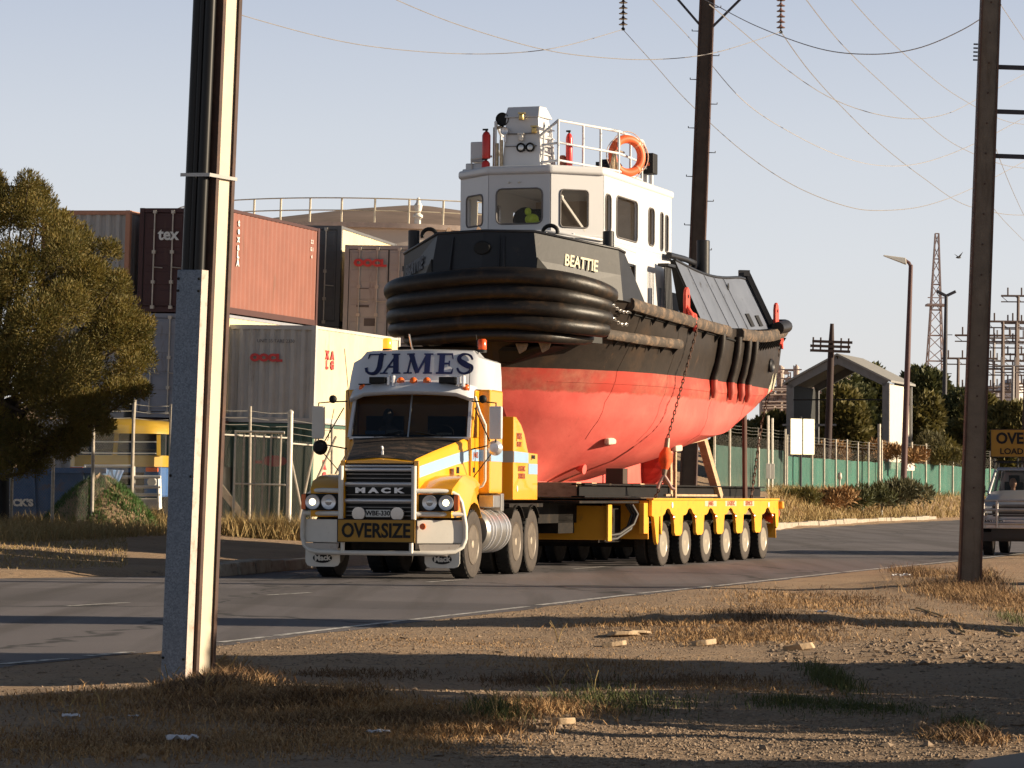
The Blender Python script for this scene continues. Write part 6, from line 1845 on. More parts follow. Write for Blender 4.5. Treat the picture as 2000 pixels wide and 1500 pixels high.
mb = MB(); mb.box(0.88, 1.20, -1.75, -1.45, 1.485, 1.76); on_trailer(mb.build('packing_block', mat('dark_timber', (0.055, 0.035, 0.025), 0.8), bevel=0.01), 'dark square timber block standing on the near black beam', 'timber block')
# timber A frame
def aframe(y, lb, far=False):
    root = empty('shoring_trestle'); root.matrix_world = mw; tag(root, lb, 'timber frame', 'timber shoring frames')
    x = 1.0 if not far else -1.0
    s = 1 if not far else -1
    for a, b, w_ in (((x, y, 1.24), (x-s*0.02, y, 2.26), 0.13), ((x+s*0.1, y+3.3, 1.24), (x+s*0.0, y+2.35, 2.42), 0.20)):
        mb = MB(); mb.beam(a, b, 0.15, w_, (0, 1, 0)); mb.build('post', M_WOOD, root)
    mb = MB(); mb.beam((x, y-0.1, 2.22), (x, y+2.4, 2.42), 0.16, 0.10); mb.build('top_rail', M_WOOD, root)
    mb = MB(); mb.beam((x+0.02, y-0.55, 1.275), (x+0.02, y+3.4, 1.275), 0.2, 0.07); mb.build('sole_plate', M_WOOD, root)
aframe(1.85, 'timber shoring frame with slanting rear post under the near side of the hull')
aframe(1.85, 'timber shoring frame under the far side of the hull', True)
mb = MB(); mb.box(1.16, 1.21, 1.62, 1.70, 1.24, 2.10); on_trailer(mb.build('timber_stake', M_WOOD), 'thin pale timber stake upright beside the near shoring frame', 'stake')
# ================================================================ STOBIE POLES
M_RUSTS = mat('rusty_steel_section', (0.055, 0.027, 0.020), 0.7, var=0.35, scale=5, dirt=(0.10, 0.045, 0.025), dscale=8)
M_PCONC = mat('pole_concrete', (0.30, 0.25, 0.20), 0.9, var=0.15, scale=5, dirt=(0.15, 0.115, 0.09), dscale=6, stretch=(1,1,0.15), bump=0.3, bscale=25)
M_PCONCL = mat('pale_pole_concrete', (0.56, 0.49, 0.38), 0.85, var=0.08, scale=3, dirt=(0.36, 0.24, 0.14), dscale=5, dlo=0.6, dhi=0.8, stretch=(1,1,0.2), bump=0.15, bscale=25)

def stobie(base, H, w0, d0, w1, d1, lean, yaw, conc, label, bolts=True, name='stobie_pole', flange=0.045, group=None):
    """concrete core (width w across the flat face, depth d) between two steel sections"""
    root = empty(name, base, (0, radians(lean), radians(yaw)))
    tag(root, label, 'power pole', group)
    mb = MB(); z0 = -0.6
    def rect(w, d, z): return [(-w/2, -d/2, z), (w/2, -d/2, z), (w/2, d/2, z), (-w/2, d/2, z)]
    mb.hexa(rect(w0, d0*0.86, z0) + rect(w1, d1*0.86, H)); mb.build('concrete_core', conc, root)
    for s in (-1, 1):
        mb = MB()
        for (w_, z) in ((1, 0),):
            a = [(s*(w0/2), -d0/2, z0), (s*(w0/2+flange), -d0/2, z0), (s*(w0/2+flange), d0/2, z0), (s*(w0/2), d0/2, z0)]
            b = [(s*(w1/2), -d1/2, H), (s*(w1/2+flange), -d1/2, H), (s*(w1/2+flange), d1/2, H), (s*(w1/2), d1/2, H)]
            mb.hexa(a + b)
        mb.build('steel_section', M_RUSTS, root)
    if bolts:
        z = 1.0
        while z < H - 0.5:
            t = z/H; d = lerp(d0, d1, t)*0.43
            mb = MB(); mb.lathe([(0.001, -0.014), (0.014, -0.012), (0.014, 0)], (0, -d, z), 'Y', 6); mb.build('bolt', M_RUSTS, root); z += 0.42
    return root

# --- left pole, close to the camera: concrete face looks right, cables and guard on the shaded face
lp = G(372, 1345)
LPy = -27
lpole = empty('stobie_pole', (lp.x + 0.015, lp.y + 0.1, 0), (0, radians(2.05), radians(LPy)))
tag(lpole, 'near roadside power pole with pale concrete side and blue grey cable guard at the left', 'power pole')
H = 7.0
mb = MB(); mb.box(-0.066, 0.066, -0.088, 0.088, -0.5, H); mb.build('concrete_core', M_PCONCL, lpole)
for y0, y1 in ((-0.116, -0.090), (0.090, 0.116)):
    mb = MB(); mb.box(-0.070, 0.078, y0, y1, -0.5, H); mb.box(0.078, 0.084, y0 if y0 < 0 else y0-0.010, y1+0.010 if y0 < 0 else y1, -0.5, H); mb.build('steel_section', M_RUSTS, lpole)
def spangle():
    m, nt, bs = new_mat('spangled_galvanised_sheet')
    v = nt.nodes.new('ShaderNodeTexVoronoi'); v.inputs['Scale'].default_value = 110
    tc = nt.nodes.new('ShaderNodeTexCoord'); nt.links.new(tc.outputs['Object'], v.inputs['Vector'])
    sx = nt.nodes.new('ShaderNodeSeparateXYZ'); nt.links.new(v.outputs['Color'], sx.inputs[0])
    n = noise_tex(nt, 6, 5, 0.7); n2 = noise_tex(nt, 2.5, 6, 0.7, (1, 1, 0.2))
    c = mixc(nt, sx.outputs['X'], (0.12, 0.15, 0.195), (0.25, 0.29, 0.345))
    c = mixc(nt, ramp(nt, n, 0.35, 0.7, 0, 0.5), c, (0.14, 0.165, 0.20))
    c = mixc(nt, ramp(nt, n2, 0.60, 0.72, 0, 0.5), c, (0.20, 0.16, 0.13))
    nt.links.new(c, bs.inputs['Base Color']); bs.inputs['Roughness'].default_value = 0.55; bs.inputs['Metallic'].default_value = 0.2
    return m
M_SPAN = spangle()
mb = MB(); mb.box(-0.135, 0.055, -0.205, -0.122, 0.04, 2.76)
gd = mb.build('cable_guard', M_SPAN, lpole, bevel=0.006)
mb = MB()
for z in (2.70, 2.62, 0.2, 1.4):
    for x in (-0.12, 0.04): mb.lathe([(0.009, 0), (0.009, -0.008), (0.001, -0.010)], (x, -0.205, z), 'Y', 8)
mb.build('fixing_bolts', M_BLK, gd)
mb = MB(); mb.box(0.0555, 0.059, -0.205, -0.122, 0.04, 2.76); mb.build('guard_lit_side', mat('sunlit_guard_steel', (0.50, 0.42, 0.37), 0.6, var=.1, dirt=(.3,.2,.15), dscale=8), gd)  # guard's sunlit side coloured paler and warmer than its shaded front
M_CABLE = mat('black_cable', (0.006, 0.006, 0.007), 0.4, var=0.2, spec=.3)
for k, (x, y, r) in enumerate(((-0.085, -0.160, 0.038), (0.008, -0.160, 0.038), (-0.040, -0.178, 0.020))):
    mb = MB(); mb.tube([(x, y, 0.02), (x, y, 2.9), (x+0.004, y, 4.5), (x, y, H)], r, 12); mb.build('cable', M_CABLE, lpole, smooth=60)
mb = MB()
mb.box(-0.135, 0.095, -0.214, -0.209, 3.375, 3.398); mb.box(0.090, 0.095, -0.209, 0.125, 3.375, 3.398)
mb.build('strap', mat('steel_strap', (0.42, 0.40, 0.38), 0.4, 0.4), lpole)

# --- right pole
rp = GT(1893, 1140)
rpole = stobie((rp.x, rp.y, rp.z - 0.1), 10.5, 0.255, 0.30, 0.205, 0.26, 1.95, -3, mat('brown_pole_concrete', (0.15, 0.125, 0.10), 0.9, var=0.2, dirt=(0.10, 0.075, 0.055), dscale=6, stretch=(1,1,0.15), bump=0.3, bscale=25), 'brown concrete power pole at the right with rusty steel edges and cross bars', flange=0.026)
M_DRKST = mat('dark_steel_bar', (0.035, 0.034, 0.045), 0.6)
for z in (9.40 - 1.30, 7.45 - 0.0, 6.75 - 0.03):
    pass
for py in (128, 215, 302):
    a = W(1936, py, rp.y); z = a.z - rp.z + 0.1
    mb = MB(); mb.beam((0.12, 0.1, z), (3.6, 0.1, z), 0.05, 0.06); mb.beam((0.75, 0.1, z-0.02), (1.5, 0.12, z-0.66), 0.03, 0.03)
    mb.build('cross_bar', M_DRKST, rpole)
for k in range(5): mb = MB(); mb.tube([(-0.15, 0, 7.35+0.055*k), (-0.21, 0, 7.35+0.055*k)], 0.012, 5); mb.build('step_bolt', M_DRKST, rpole)
mb = MB()
for k in range(4): mb.lathe([(0.02, 0), (0.06, 0.01), (0.02, 0.025)], (0.28, -0.1, 8.87+0.035*k), n=12)
mb.build('insulator', mat('white_porcelain', (0.6, 0.58, 0.6), 0.2), rpole)
# its twin outside the picture, carrying the other end of the cross bars
stobie((rp.x + 3.6, rp.y - 0.3, rp.z - 0.1), 10.5, 0.25, 0.34, 0.19, 0.30, 1.95, 9, M_PCONC, 'twin of the right power pole, at the far end of the cross bars', flange=0.055)

# --- tall pole behind the tug
mz = 92.0
kz = 92.0/78.0
mp_ = W(1341, 1066, mz); 
def mzh(h): return (h - 1.0)*kz + 1.0      # heights measured at 78 m carried to the pole's distance
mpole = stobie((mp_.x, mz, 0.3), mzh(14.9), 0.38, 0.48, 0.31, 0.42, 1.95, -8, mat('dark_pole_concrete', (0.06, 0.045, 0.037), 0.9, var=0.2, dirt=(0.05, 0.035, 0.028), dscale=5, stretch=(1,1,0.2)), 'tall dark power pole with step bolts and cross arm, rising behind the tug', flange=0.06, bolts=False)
for k in range(13):
    mb = MB(); z = mzh(6.0 + k*0.62); s = -1 if k % 2 else 1
    mb.tube([(s*0.20, 0, z), (s*0.42, 0, z), (s*0.42, 0, z+0.05)], 0.016, 5); mb.build('step_bolt', M_DRKST, mpole)
mb = MB(); mb.beam((-2.3*kz, -0.1, mzh(14.45)), (2.45*kz, -0.1, mzh(14.45)), 0.12, 0.16)
mb.beam((-0.2, -0.12, mzh(12.98)), (-1.45*kz, -0.12, mzh(14.38)), 0.07, 0.07); mb.beam((0.2, -0.12, mzh(12.92)), (1.55*kz, -0.12, mzh(14.38)), 0.07, 0.07)
mb.build('cross_arm', M_DRKST, mpole)
# insulator strings hang from the arm
for px, lb, ptip in ((1217, 'left disc insulator string hanging above the tug', 56), (1525, 'right disc insulator string hanging from the cross arm, nearer the right pole', 62)):
    tip = W(px, ptip, mz); root = empty('insulator_string', tip); tag(root, lb, 'insulator', 'insulator strings of the tall pole')
    mb = MB(); mb.tube([(0, 0, 0), (0, 0, 1.75*kz)], 0.022, 6); mb.lathe([(0.05, -0.05), (0.06, 0), (0.02, 0.05)], n=10); mb.build('rod', M_BLK, root)
    for k in range(10):
        mb = MB(); mb.lathe([(0.03, -0.02), (0.13, -0.035), (0.135, -0.02), (0.05, 0.02), (0.03, 0.07)], (0, 0, 0.15+0.165*k), n=16); mb.build('disc', mat('brown_porcelain', (0.06, 0.035, 0.03), 0.25) if px < 1300 else mat('pink_porcelain', (0.22, 0.13, 0.12), 0.3), root, smooth=40)

# --- power lines
M_LINE = mat('power_line', (0.34, 0.32, 0.31), 0.6, 0.3)
def spline_px(pts, n=8):
    """pts: (px, py, Z) ; Catmull-Rom through them"""
    out = []
    P3 = [W(*p) for p in pts]
    for i in range(len(P3)-1):
        p0 = P3[max(i-1, 0)]; p1 = P3[i]; p2 = P3[i+1]; p3 = P3[min(i+2, len(P3)-1)]
        for k in range(n):
            f = k/n
            out.append(0.5*((2*p1) + (-p0+p2)*f + (2*p0-5*p1+4*p2-p3)*f*f + (-p0+3*p1-3*p2+p3)*f**3))
    out.append(P3[-1]); return out
def line(label, pts, r=0.011):
    mb = MB(); mb.tube(spline_px(pts), r*0.75, 4)
    return tag(mb.build('power_line', M_LINE), label, 'power line', 'power lines across the sky')
line('power line sagging from behind the left pole to the left insulator string', [(300,-28,60),(390,1,62),(480,32,64),(640,75,68),(760,95,71),(900,105,74),(1020,102,75),(1110,88,76.5),(1215,58,mz)], 0.013)
line('power line sagging from the top left to the right insulator string', [(700,-40,58),(775,0,60),(900,50,64),(1050,94,68),(1160,111,71),(1280,116,74),(1400,102,76),(1525,62,mz)], 0.013)
line('power line from the top of the tall pole down and up to the right pole', [(1330,-25,70),(1388,5,68),(1480,52,65),(1600,95,61),(1700,106,58),(1790,95,54),(1880,58,50),(1955,9,46)], 0.013)
line('power line falling from the left insulator string, lowest of the fan', [(1217,58,mz),(1280,128,93.5),(1345,200,95),(1450,295,98),(1550,362,101),(1650,402,105),(1720,411,112),(1810,401,120),(1905,365,128),(2010,310,138)], 0.018)
line('power line passing behind the tall pole and dipping to the middle of the right pole', [(1265,-10,70),(1350,78,93),(1450,195,95),(1550,262,98),(1650,308,100),(1730,324,107),(1810,316,114),(1905,280,122),(2010,225,132)], 0.017)
line('power line sagging from the tall pole, upper one reaching the right pole', [(1385,8,70),(1450,62,76),(1540,138,84),(1620,190,92),(1700,220,100),(1780,232,107),(1850,222,114),(1915,190,122),(2010,140,132)], 0.017)
line('steep power line falling from the right insulator string behind the right pole', [(1525,62,mz),(1580,138,95),(1650,215,103),(1720,282,114),(1800,345,130),(1880,398,148),(1960,418,165),(2020,420,180)], 0.022)
line('steep power line from the top edge to the right pole, left of the last one', [(1560,-20,70),(1640,82,80),(1720,160,92),(1800,232,106),(1870,285,120),(1960,322,140),(2020,330,160)], 0.018)
line('steep power line highest at the right, ending behind the pole top', [(1650,-15,70),(1720,62,80),(1800,135,94),(1870,188,108),(1960,235,128),(2020,245,150)], 0.017)
line('power line leaving the right pole top towards the lower right', [(1955,10,46.5),(1975,40,52),(2015,100,60)], 0.009)
line('power line in the lower right corner of the sky beside the cross bars', [(1925,235,70),(1960,330,85),(1990,400,100),(2020,460,120)], 0.012)
line('power line crossing the right edge below the lowest cross bar', [(1920,380,80),(1960,430,90),(2020,490,105)], 0.013)

# ================================================================ TREES AND BUSHES
def leaf_mat(name, c1, c2, c3, trans=0.25):
    m, nt, bs = new_mat(name)
    n = noise_tex(nt, 2.2, 4, 0.6); n2 = noise_tex(nt, 22, 3, 0.7)
    c = mixc(nt, ramp(nt, n, 0.38, 0.62), c1, c2)
    c = mixc(nt, ramp(nt, n2, 0.5, 0.7), c, c3)
    nt.links.new(c, bs.inputs['Base Color']); bs.inputs['Roughness'].default_value = 0.7
    tr = nt.nodes.new('ShaderNodeBsdfTranslucent'); nt.links.new(c, tr.inputs[0])
    ms = nt.nodes.new('ShaderNodeMixShader'); ms.inputs[0].default_value = trans
    nt.links.new(bs.outputs[0], ms.inputs[1]); nt.links.new(tr.outputs[0], ms.inputs[2])
    nt.links.new(ms.outputs[0], nt.nodes['Material Output'].inputs['Surface'])
    return m
M_BARK = mat('bark', (0.07, 0.05, 0.035), 0.9, var=0.3, bump=0.5)

def foliage(mb, clumps, n_per, ll, lw, rng, up=0.5, shell=0.55):
    """clumps: (centre, radii); every leaf is a small pointed blade growing outwards"""
    for c, r in clumps:
        c = Vector(c); n = int(n_per * (r[0]*r[1]*r[2])**(0.55))
        for _ in range(n):
            d = Vector((rng.gauss(0,1), rng.gauss(0,1), rng.gauss(0,1))).normalized()
            k = shell + (1-shell)*rng.random()**0.5
            k *= 1 + 0.30*noise.noise(Vector((d.x*2.3, d.y*2.3, d.z*2.3)) + c*0.7)
            p = c + Vector((d.x*r[0], d.y*r[1], d.z*r[2]))*k
            g = (d + Vector((rng.gauss(0,.5), rng.gauss(0,.5), rng.gauss(0,.5) + up))).normalized()
            s = g.cross(Vector((rng.gauss(0,1), rng.gauss(0,1), rng.gauss(0,1)))).normalized()
            L = ll*rng.uniform(.6, 1.4); w = lw*rng.uniform(.6, 1.3)
            b = len(mb.v)
            mb.v += [p - s*w*0.5, p + g*L*0.5 + s*w*0.0 - s*w*0.5, p + g*L, p + g*L*0.5 + s*w*0.5]
            mb.f.append((b, b+1, b+2, b+3)); mb.mi.append(0)

def crown_clumps(c, R, n, rng, rr=(0.28, 0.45), low=-0.6, flat=1.0):
    out = []
    for _ in range(n):
        while True:
            d = Vector((rng.gauss(0,1), rng.gauss(0,1), rng.gauss(0,1))).normalized()
            if d.z > low: break
        k = rng.uniform(0.45, 0.95)
        r = rng.uniform(*rr)*(R[0]+R[2])/2
        out.append((Vector(c) + Vector((d.x*R[0], d.y*R[1], d.z*R[2]))*k, (r, r, r*flat*rng.uniform(0.75, 1.05))))
    return out
def plant(name, label, cat, base, R, h0, n, n_per, ll, lw, m, seed, trunk=True, group=None, rr=(0.28, 0.45), up=0.5, low=-0.6, extra=None):
    rng = random.Random(seed)
    root = empty(name, base); tag(root, label, cat, group)
    c = (0, 0, h0)
    cl = crown_clumps(c, R, n, rng, rr, low)
    if extra: cl += extra
    mb = MB(); foliage(mb, cl, n_per, ll, lw, rng, up)
    o = mb.build('crown' if trunk else 'foliage', m, root, fix=False)
    if trunk:
        t = MB(); t.tube([(0,0,-0.3), (0.05,0,h0*0.4), (0.0,0.1,h0*0.8), (0, 0, h0+R[2]*0.4)], 0.1, 8, rs=[R[0]*0.07+0.04, R[0]*0.055+0.03, R[0]*0.04+0.02, 0.02])
        for q, r in rng.sample(cl, min(len(cl), 14)):
            b0 = Vector((0, 0, max(0.3, h0*rng.uniform(0.35, 0.9)))); t.tube([b0, b0.lerp(q, .5) + Vector((0,0,-0.1*R[2])), q], 0.05, 5, rs=[R[0]*0.03+0.02, R[0]*0.02+0.012, 0.008])
        t.build('trunk', M_BARK, root, smooth=60)
    return root

M_LF1 = leaf_mat('olive_gold_foliage', (0.17, 0.135, 0.026), (0.085, 0.085, 0.020), (0.24, 0.135, 0.034), 0.32)
# big tree at the left edge, modelled from its clump outline
tb_ = fpt(40, 61.0)
s61 = 61.0/6000
ex = []
rng = random.Random(5)
for px, py, r, dy in ((20,400,60,0), (70,420,60,.4), (-40,420,80,0), (110,500,62,-.3), (40,520,75,-.8), (160,470,45,.3), (175,545,55,-.4), (120,600,70,-1.0), (225,600,50,0), (205,660,62,-.6), (255,650,50,.2), (268,700,42,0.1), (150,700,75,-1.2), (60,640,80,-1.3), (10,720,85,-1.2), (90,770,70,-1.3), (170,790,58,-1.0), (230,760,45,-.4), (45,850,55,-.9), (110,865,45,-.8), (-30,560,90,-1), (-60,700,95,-.9), (150,850,35,-.4), (240,560,32,.3), (290,640,26,.3), (-20,820,70,-.8), (205,480,26,.5), (195,520,34,.2), (60,360,34,.2), (120,440,36,.3), (-10,355,45,.2), (10,900,40,-.5), (70,900,34,-.6), (200,830,25,-.2), (265,760,26,0)):
    for k in range(3):
        p = W(px + rng.uniform(-16, 16), py + rng.uniform(-16, 16), 61 + dy + rng.uniform(-.3, .3) + (0 if k == 0 else 1.1))
        q = p - tb_; rr_ = r*s61*(0.78 if k == 0 else 0.72)
        ex.append((q, (rr_, rr_, rr_*0.95)))
root = empty('tree', tb_); tag(root, 'large bushy olive gold tree at the left edge in front of the containers', 'tree')
mb = MB(); foliage(mb, ex, 8200, 0.085, 0.022, rng, 0.8, 0.25)
mb.build('crown', M_LF1, root, fix=False)
mb = MB(); mb.tube([(-0.9,0,-0.3), (-0.85,0,1.0), (-0.5,0,2.4), (-0.2,0,4.2), (0.2,0,6.0)], .1, 10, rs=[.17,.14,.11,.08,.03])
for q, r in ex[::3]:
    b0 = Vector((-0.7, 0, rng.uniform(0.9, 3.0))); mb.tube([b0, b0.lerp(q, .5) - Vector((0,0,.25)), q], .03, 5, rs=[.06,.035,.012])
mb.build('trunk', M_BARK, root, smooth=60)

M_LF2 = leaf_mat('dark_green_foliage', (0.048, 0.060, 0.022), (0.090, 0.092, 0.030), (0.13, 0.12, 0.034), 0.2)  # this and the next two leaf colours are lightened to imitate distance haze
M_LF3 = leaf_mat('mid_olive_foliage', (0.15, 0.125, 0.032), (0.105, 0.10, 0.032), (0.19, 0.14, 0.045), 0.25)
M_LF4 = leaf_mat('grey_green_foliage', (0.095, 0.095, 0.050), (0.13, 0.12, 0.055), (0.15, 0.12, 0.05), 0.2)
def bpt(px, Z): 
    v = ray(px, 900); return Vector((v.x*Z, Z, hgt(v.x*Z, Z)))
TREES = [
 # px, py centre, half width px, half height px, Z, material, label
 (1650, 790, 62, 50, 215, M_LF2, 'dark green tree seen through the open shed'),
 (1645, 800, 36, 52, 196, M_LF3, 'olive green tree in the middle of the open shed'),
 (1790, 775, 60, 62, 235, M_LF2, 'tall dark green tree right of the shed wall, left of the thin lamp post'),
 (1705, 770, 30, 50, 225, M_LF2, 'dark tree inside the right half of the shed opening'),
 (1850, 800, 55, 48, 215, M_LF2, 'dark green tree between the two lamp posts and the right pole'),
 (1800, 815, 45, 38, 190, M_LF3, 'olive green bush in front of the dark trees beside the brown lamp post'),
 (1900, 815, 50, 40, 205, M_LF3, 'grey green bush behind the right pole'),
 (1975, 815, 50, 35, 200, M_LF3, 'olive bush in front of the white silos'),
 (1590, 820, 40, 35, 200, M_LF2, 'low dark bush beside the left leg of the shed'),
 (1500, 845, 45, 48, 185, M_LF3, 'olive bush between the tug stern and the pale sign boards'),
 (1440, 860, 40, 45, 178, M_LF2, 'dark bush behind the timber shoring frame'),
]
for i, (px, py, hw, hh, Z, m_, lb) in enumerate(TREES):
    b = bpt(px, Z); c = W(px, py, Z); k = Z/6000; top = max(c.z + hh*k - b.z, 2.0)
    plant('tree', lb, 'tree', b, (hw*k, hw*k*0.8, top*0.46), top*0.52, 34, 620, 0.42, 0.26, m_, 40+i, group='trees beyond the green fence', rr=(0.30, 0.46), low=-0.95)
for i, (px, py, hw, hh, Z, m_, lb) in enumerate([
 (1765, 950, 62, 20, 150, M_LF4, 'grey green bush in front of the green fence, right of centre'),
 (1695, 962, 50, 14, 146, M_LF2, 'dark spreading bush in front of the green fence, left of the grey green one'),
 (1635, 966, 40, 12, 143, mat('dry_orange_scrub', (0.30, 0.17, 0.07), 0.9, var=0.3), 'low brownish scrub in front of the green fence nearest the trailer'),
 (1565, 972, 40, 10, 140, M_LF3, 'low scrubby bush just behind the rear of the trailer'),
 (1815, 842, 30, 20, 182, M_LF4, 'grey green bush on the bank beside the brown lamp post'),
 (1720, 862, 36, 18, 172, mat('dry_orange_scrub', (0.30, 0.17, 0.07), 0.9, var=0.3), 'dry orange scrub at the foot of the pale shed wall'),
 (1625, 868, 40, 20, 170, mat('dry_orange_scrub', (0.30, 0.17, 0.07)), 'dry orange scrub right of the pale sign boards'),
 (1780, 868, 30, 16, 172, mat('dry_orange_scrub', (0.30, 0.17, 0.07)), 'dry orange scrub right of the brown lamp post'),
 (1850, 868, 34, 16, 182, M_LF3, 'olive scrub behind the fence next to the right pole'),
 (1480, 900, 30, 26, 165, M_LF3, 'olive scrub behind the dark green fence under the stern')]):
    b = bpt(px, Z); c = W(px, py, Z); k = Z/6000
    plant('bush', lb, 'bush', b, (hw*k, hw*k*0.8, hh*k*0.8), max(c.z - b.z, hh*k*0.5)*0.8, 22, 900, 0.30, 0.07, m_, 80+i, trunk=False, group='bushes beside the green fence', rr=(0.25, 0.50), low=-0.9, up=0.9)
# unseen trees added off frame to cast the shadow bands across the foreground
def shade(label, x0, x1, z0, z1, h0, h1, seed):
    """dense unseen tree, added as a shadow caster, filling x0..x1, depth z0..z1, height h0..h1; it shades the ground to its left"""
    rng = random.Random(seed)
    cx, cy = (x0+x1)/2, (z0+z1)/2
    root = empty('shadow_caster_tree', (cx, cy, 0)); tag(root, label, 'tree')
    r = 0.36; cl = []
    nx, ny, nz = max(1, round((x1-x0)/.55)), max(1, round((z1-z0)/.5)), max(1, round((h1-h0)/.5))
    for i in range(nx):
        for j in range(ny):
            for k in range(nz):
                cl.append((Vector((lerp(x0, x1, (i+.5)/nx)-cx + rng.uniform(-.1,.1), lerp(z0+r*.6, z1-r*.6, (j+.5)/ny)-cy + rng.uniform(-.08,.08), lerp(h0+r*.7, h1-r*.5, (k+.5)/nz) + rng.uniform(-.1,.1))), (r, r, r)))
    mb = MB(); foliage(mb, cl, 1500, 0.16, 0.11, rng)
    mb.build('crown', M_LF2, root, fix=False)
    t = MB(); t.tube([(0,0,-.3), (0,0,h0+.3), (0,0,(h0+h1)/2)], .1, 8, rs=[.13,.09,.04]); t.build('trunk', M_BARK, root, smooth=60)
# shadow drifts away from the camera by 0.105 per metre; z given where the tree stands
SHD = [
 ('narrow roadside tree farthest along the verge, outside the picture', 10.6, 11.6, 28.6, 30.3, 0.2, 5.0, 1),
 ('broad roadside hedge tree outside the picture, behind the low bush', 7.9, 8.9, 19.5, 23.6, 0.2, 3.4, 2),
 ('low bush outside the picture beside the broad hedge tree', 6.2, 7.0, 16.6, 19.6, 0.0, 1.6, 4),
 ('round crowned tree outside the picture with a bare lower trunk', 8.2, 9.2, 13.8, 18.4, 2.4, 4.4, 5),
 ('near roadside tree outside the picture, closest to the camera', 6.2, 7.2, 11.8, 14.6, 0.1, 4.1, 6),
]
for a in SHD: shade(*a)
g = Vector((17.5, 64.0, 0)); stobie((17.5, 64.0, 0), 11, 0.25, 0.34, 0.19, 0.30, 0.5, 3, M_PCONC, 'further power pole outside the picture whose shadow crosses the road')

# ================================================================ GRASS, STONES, LITTER
def blades(mb, pts, h, w, rng, lie=0.5, segs=2):
    for p in pts:
        L = h*rng.uniform(.5, 1.4); a = rng.uniform(0, 2*pi); l = lie*rng.uniform(0.3, 1.3)
        d = Vector((cos(a)*l, sin(a)*l, 1)).normalized(); s = Vector((-sin(a+rng.uniform(-1,1)), cos(a+rng.uniform(-1,1)), 0)).normalized()*w*0.5*rng.uniform(.7,1.3)
        q = p + d*L*0.55; t = q + Vector((cos(a)*l*1.3, sin(a)*l*1.3, 0.55*(1-l*0.6))).normalized()*L*0.5
        b = len(mb.v); mb.v += [p-s, p+s, q+s*0.7, q-s*0.7, t]
        mb.f += [(b, b+1, b+2, b+3), (b+3, b+2, b+4)]; mb.mi += [0, 0]
def grass_mat(name, a, b, c):
    m, nt, bs = new_mat(name)
    n = noise_tex(nt, 1.1, 5, 0.7); n2 = noise_tex(nt, 30, 2, 0.6)
    col = mixc(nt, ramp(nt, n, 0.40, 0.60), a, b); col = mixc(nt, ramp(nt, n2, 0.45, 0.7), col, c)
    nt.links.new(col, bs.inputs['Base Color']); bs.inputs['Roughness'].default_value = 0.85
    return m
M_DRY = grass_mat('dry_grass', (0.36, 0.21, 0.09), (0.20, 0.115, 0.055), (0.50, 0.33, 0.16))
M_STRAW = grass_mat('straw_grass', (0.36, 0.25, 0.10), (0.20, 0.16, 0.055), (0.48, 0.33, 0.16))
M_GRN = grass_mat('green_weed', (0.05, 0.075, 0.018), (0.085, 0.095, 0.025), (0.13, 0.12, 0.04))
def scatter_px(n, fn, rng):
    """points on the terrain with screen-like density (many near, few far), fn(x, y) filters"""
    out = []
    while len(out) < n:
        p = fn(rng)
        if p is not None: out.append(Vector((p[0], p[1], hgt(p[0], p[1]))))
    return out
def blob(cx, cy, rx, ry):
    g = GT(cx, cy)
    g2 = GT(cx, cy + ry) if cy + ry < 1499 else g
    RX_ = rx*g.y/6000; RY_ = abs(GT(cx, max(cy-ry, 985)).y - g2.y)/2
    c = (GT(cx, max(cy-ry, 985)).y + g2.y)/2
    def f(rng):
        a = rng.gauss(0, .5); b = rng.gauss(0, .5)
        x = g.x*(c/g.y) + a*RX_; y = c + b*RY_
        if near_of(x, y) < 0.25 and far_of(x, y) < 0.25: return None
        return (x, y)
    return f
rng = random.Random(11)
mb = MB()
for cx, cy, rx, ry, n, h in ((440,1345,90,22,2600,.10), (560,1372,170,26,4200,.08), (740,1395,180,26,4200,.07), (880,1420,150,22,2600,.07), (350,1352,60,12,900,.09), (330,1385,200,30,2200,.05), (150,1370,180,20,1500,.06), (430,1312,30,12,350,.12), (1030,1390,60,14,500,.08), (1290,1225,190,22,2600,.07), (1450,1240,200,20,3200,.06), (1560,1185,160,28,3400,.07), (1880,1150,80,26,3600,.13), (1840,1130,40,18,1400,.16), (1960,1180,90,30,2200,.08), (1100,1385,130,16,1200,.06), (100,1450,250,40,1500,.05), (600,1450,300,30,2000,.05), (1880,1440,70,16,900,.07), (1750,1215,180,20,1600,.05), (250,1460,300,30,4200,.045), (700,1440,280,24,3600,.045), (650,1400,260,20,3200,.06), (1150,1300,260,18,1800,.04), (1450,1345,300,18,1800,.035), (1950,1160,80,30,1800,.05), (1350,1200,260,16,2600,.035), (900,1255,300,14,1200,.025)):
    blades(mb, scatter_px(n, blob(cx, cy, rx, ry), rng), h, 0.007, rng, 0.95)
o = mb.build('dry_grass', M_DRY, fix=False); stuff(o, 'matted dry brown grass around the pole bases and along the near verge', 'grass')
mb = MB()
for cx, cy, rx, ry, n, h in ((1160,1350,90,26,260,.06), (1620,1335,34,24,700,.12), (1680,1385,140,14,1200,.035), (1540,1375,90,12,800,.045), (960,1400,60,20,600,.09), (1890,1430,40,14,500,.08), (1200,1380,160,20,900,.07), (1850,1130,24,16,300,.14), (1985,1215,30,14,260,.10)):
    blades(mb, scatter_px(n, blob(cx, cy, rx, ry), rng), h, 0.006, rng, 0.6)
o = mb.build('green_weeds', M_GRN, fix=False); stuff(o, 'low green weeds growing in patches on the shaded near verge', 'weeds')
mb = MB()
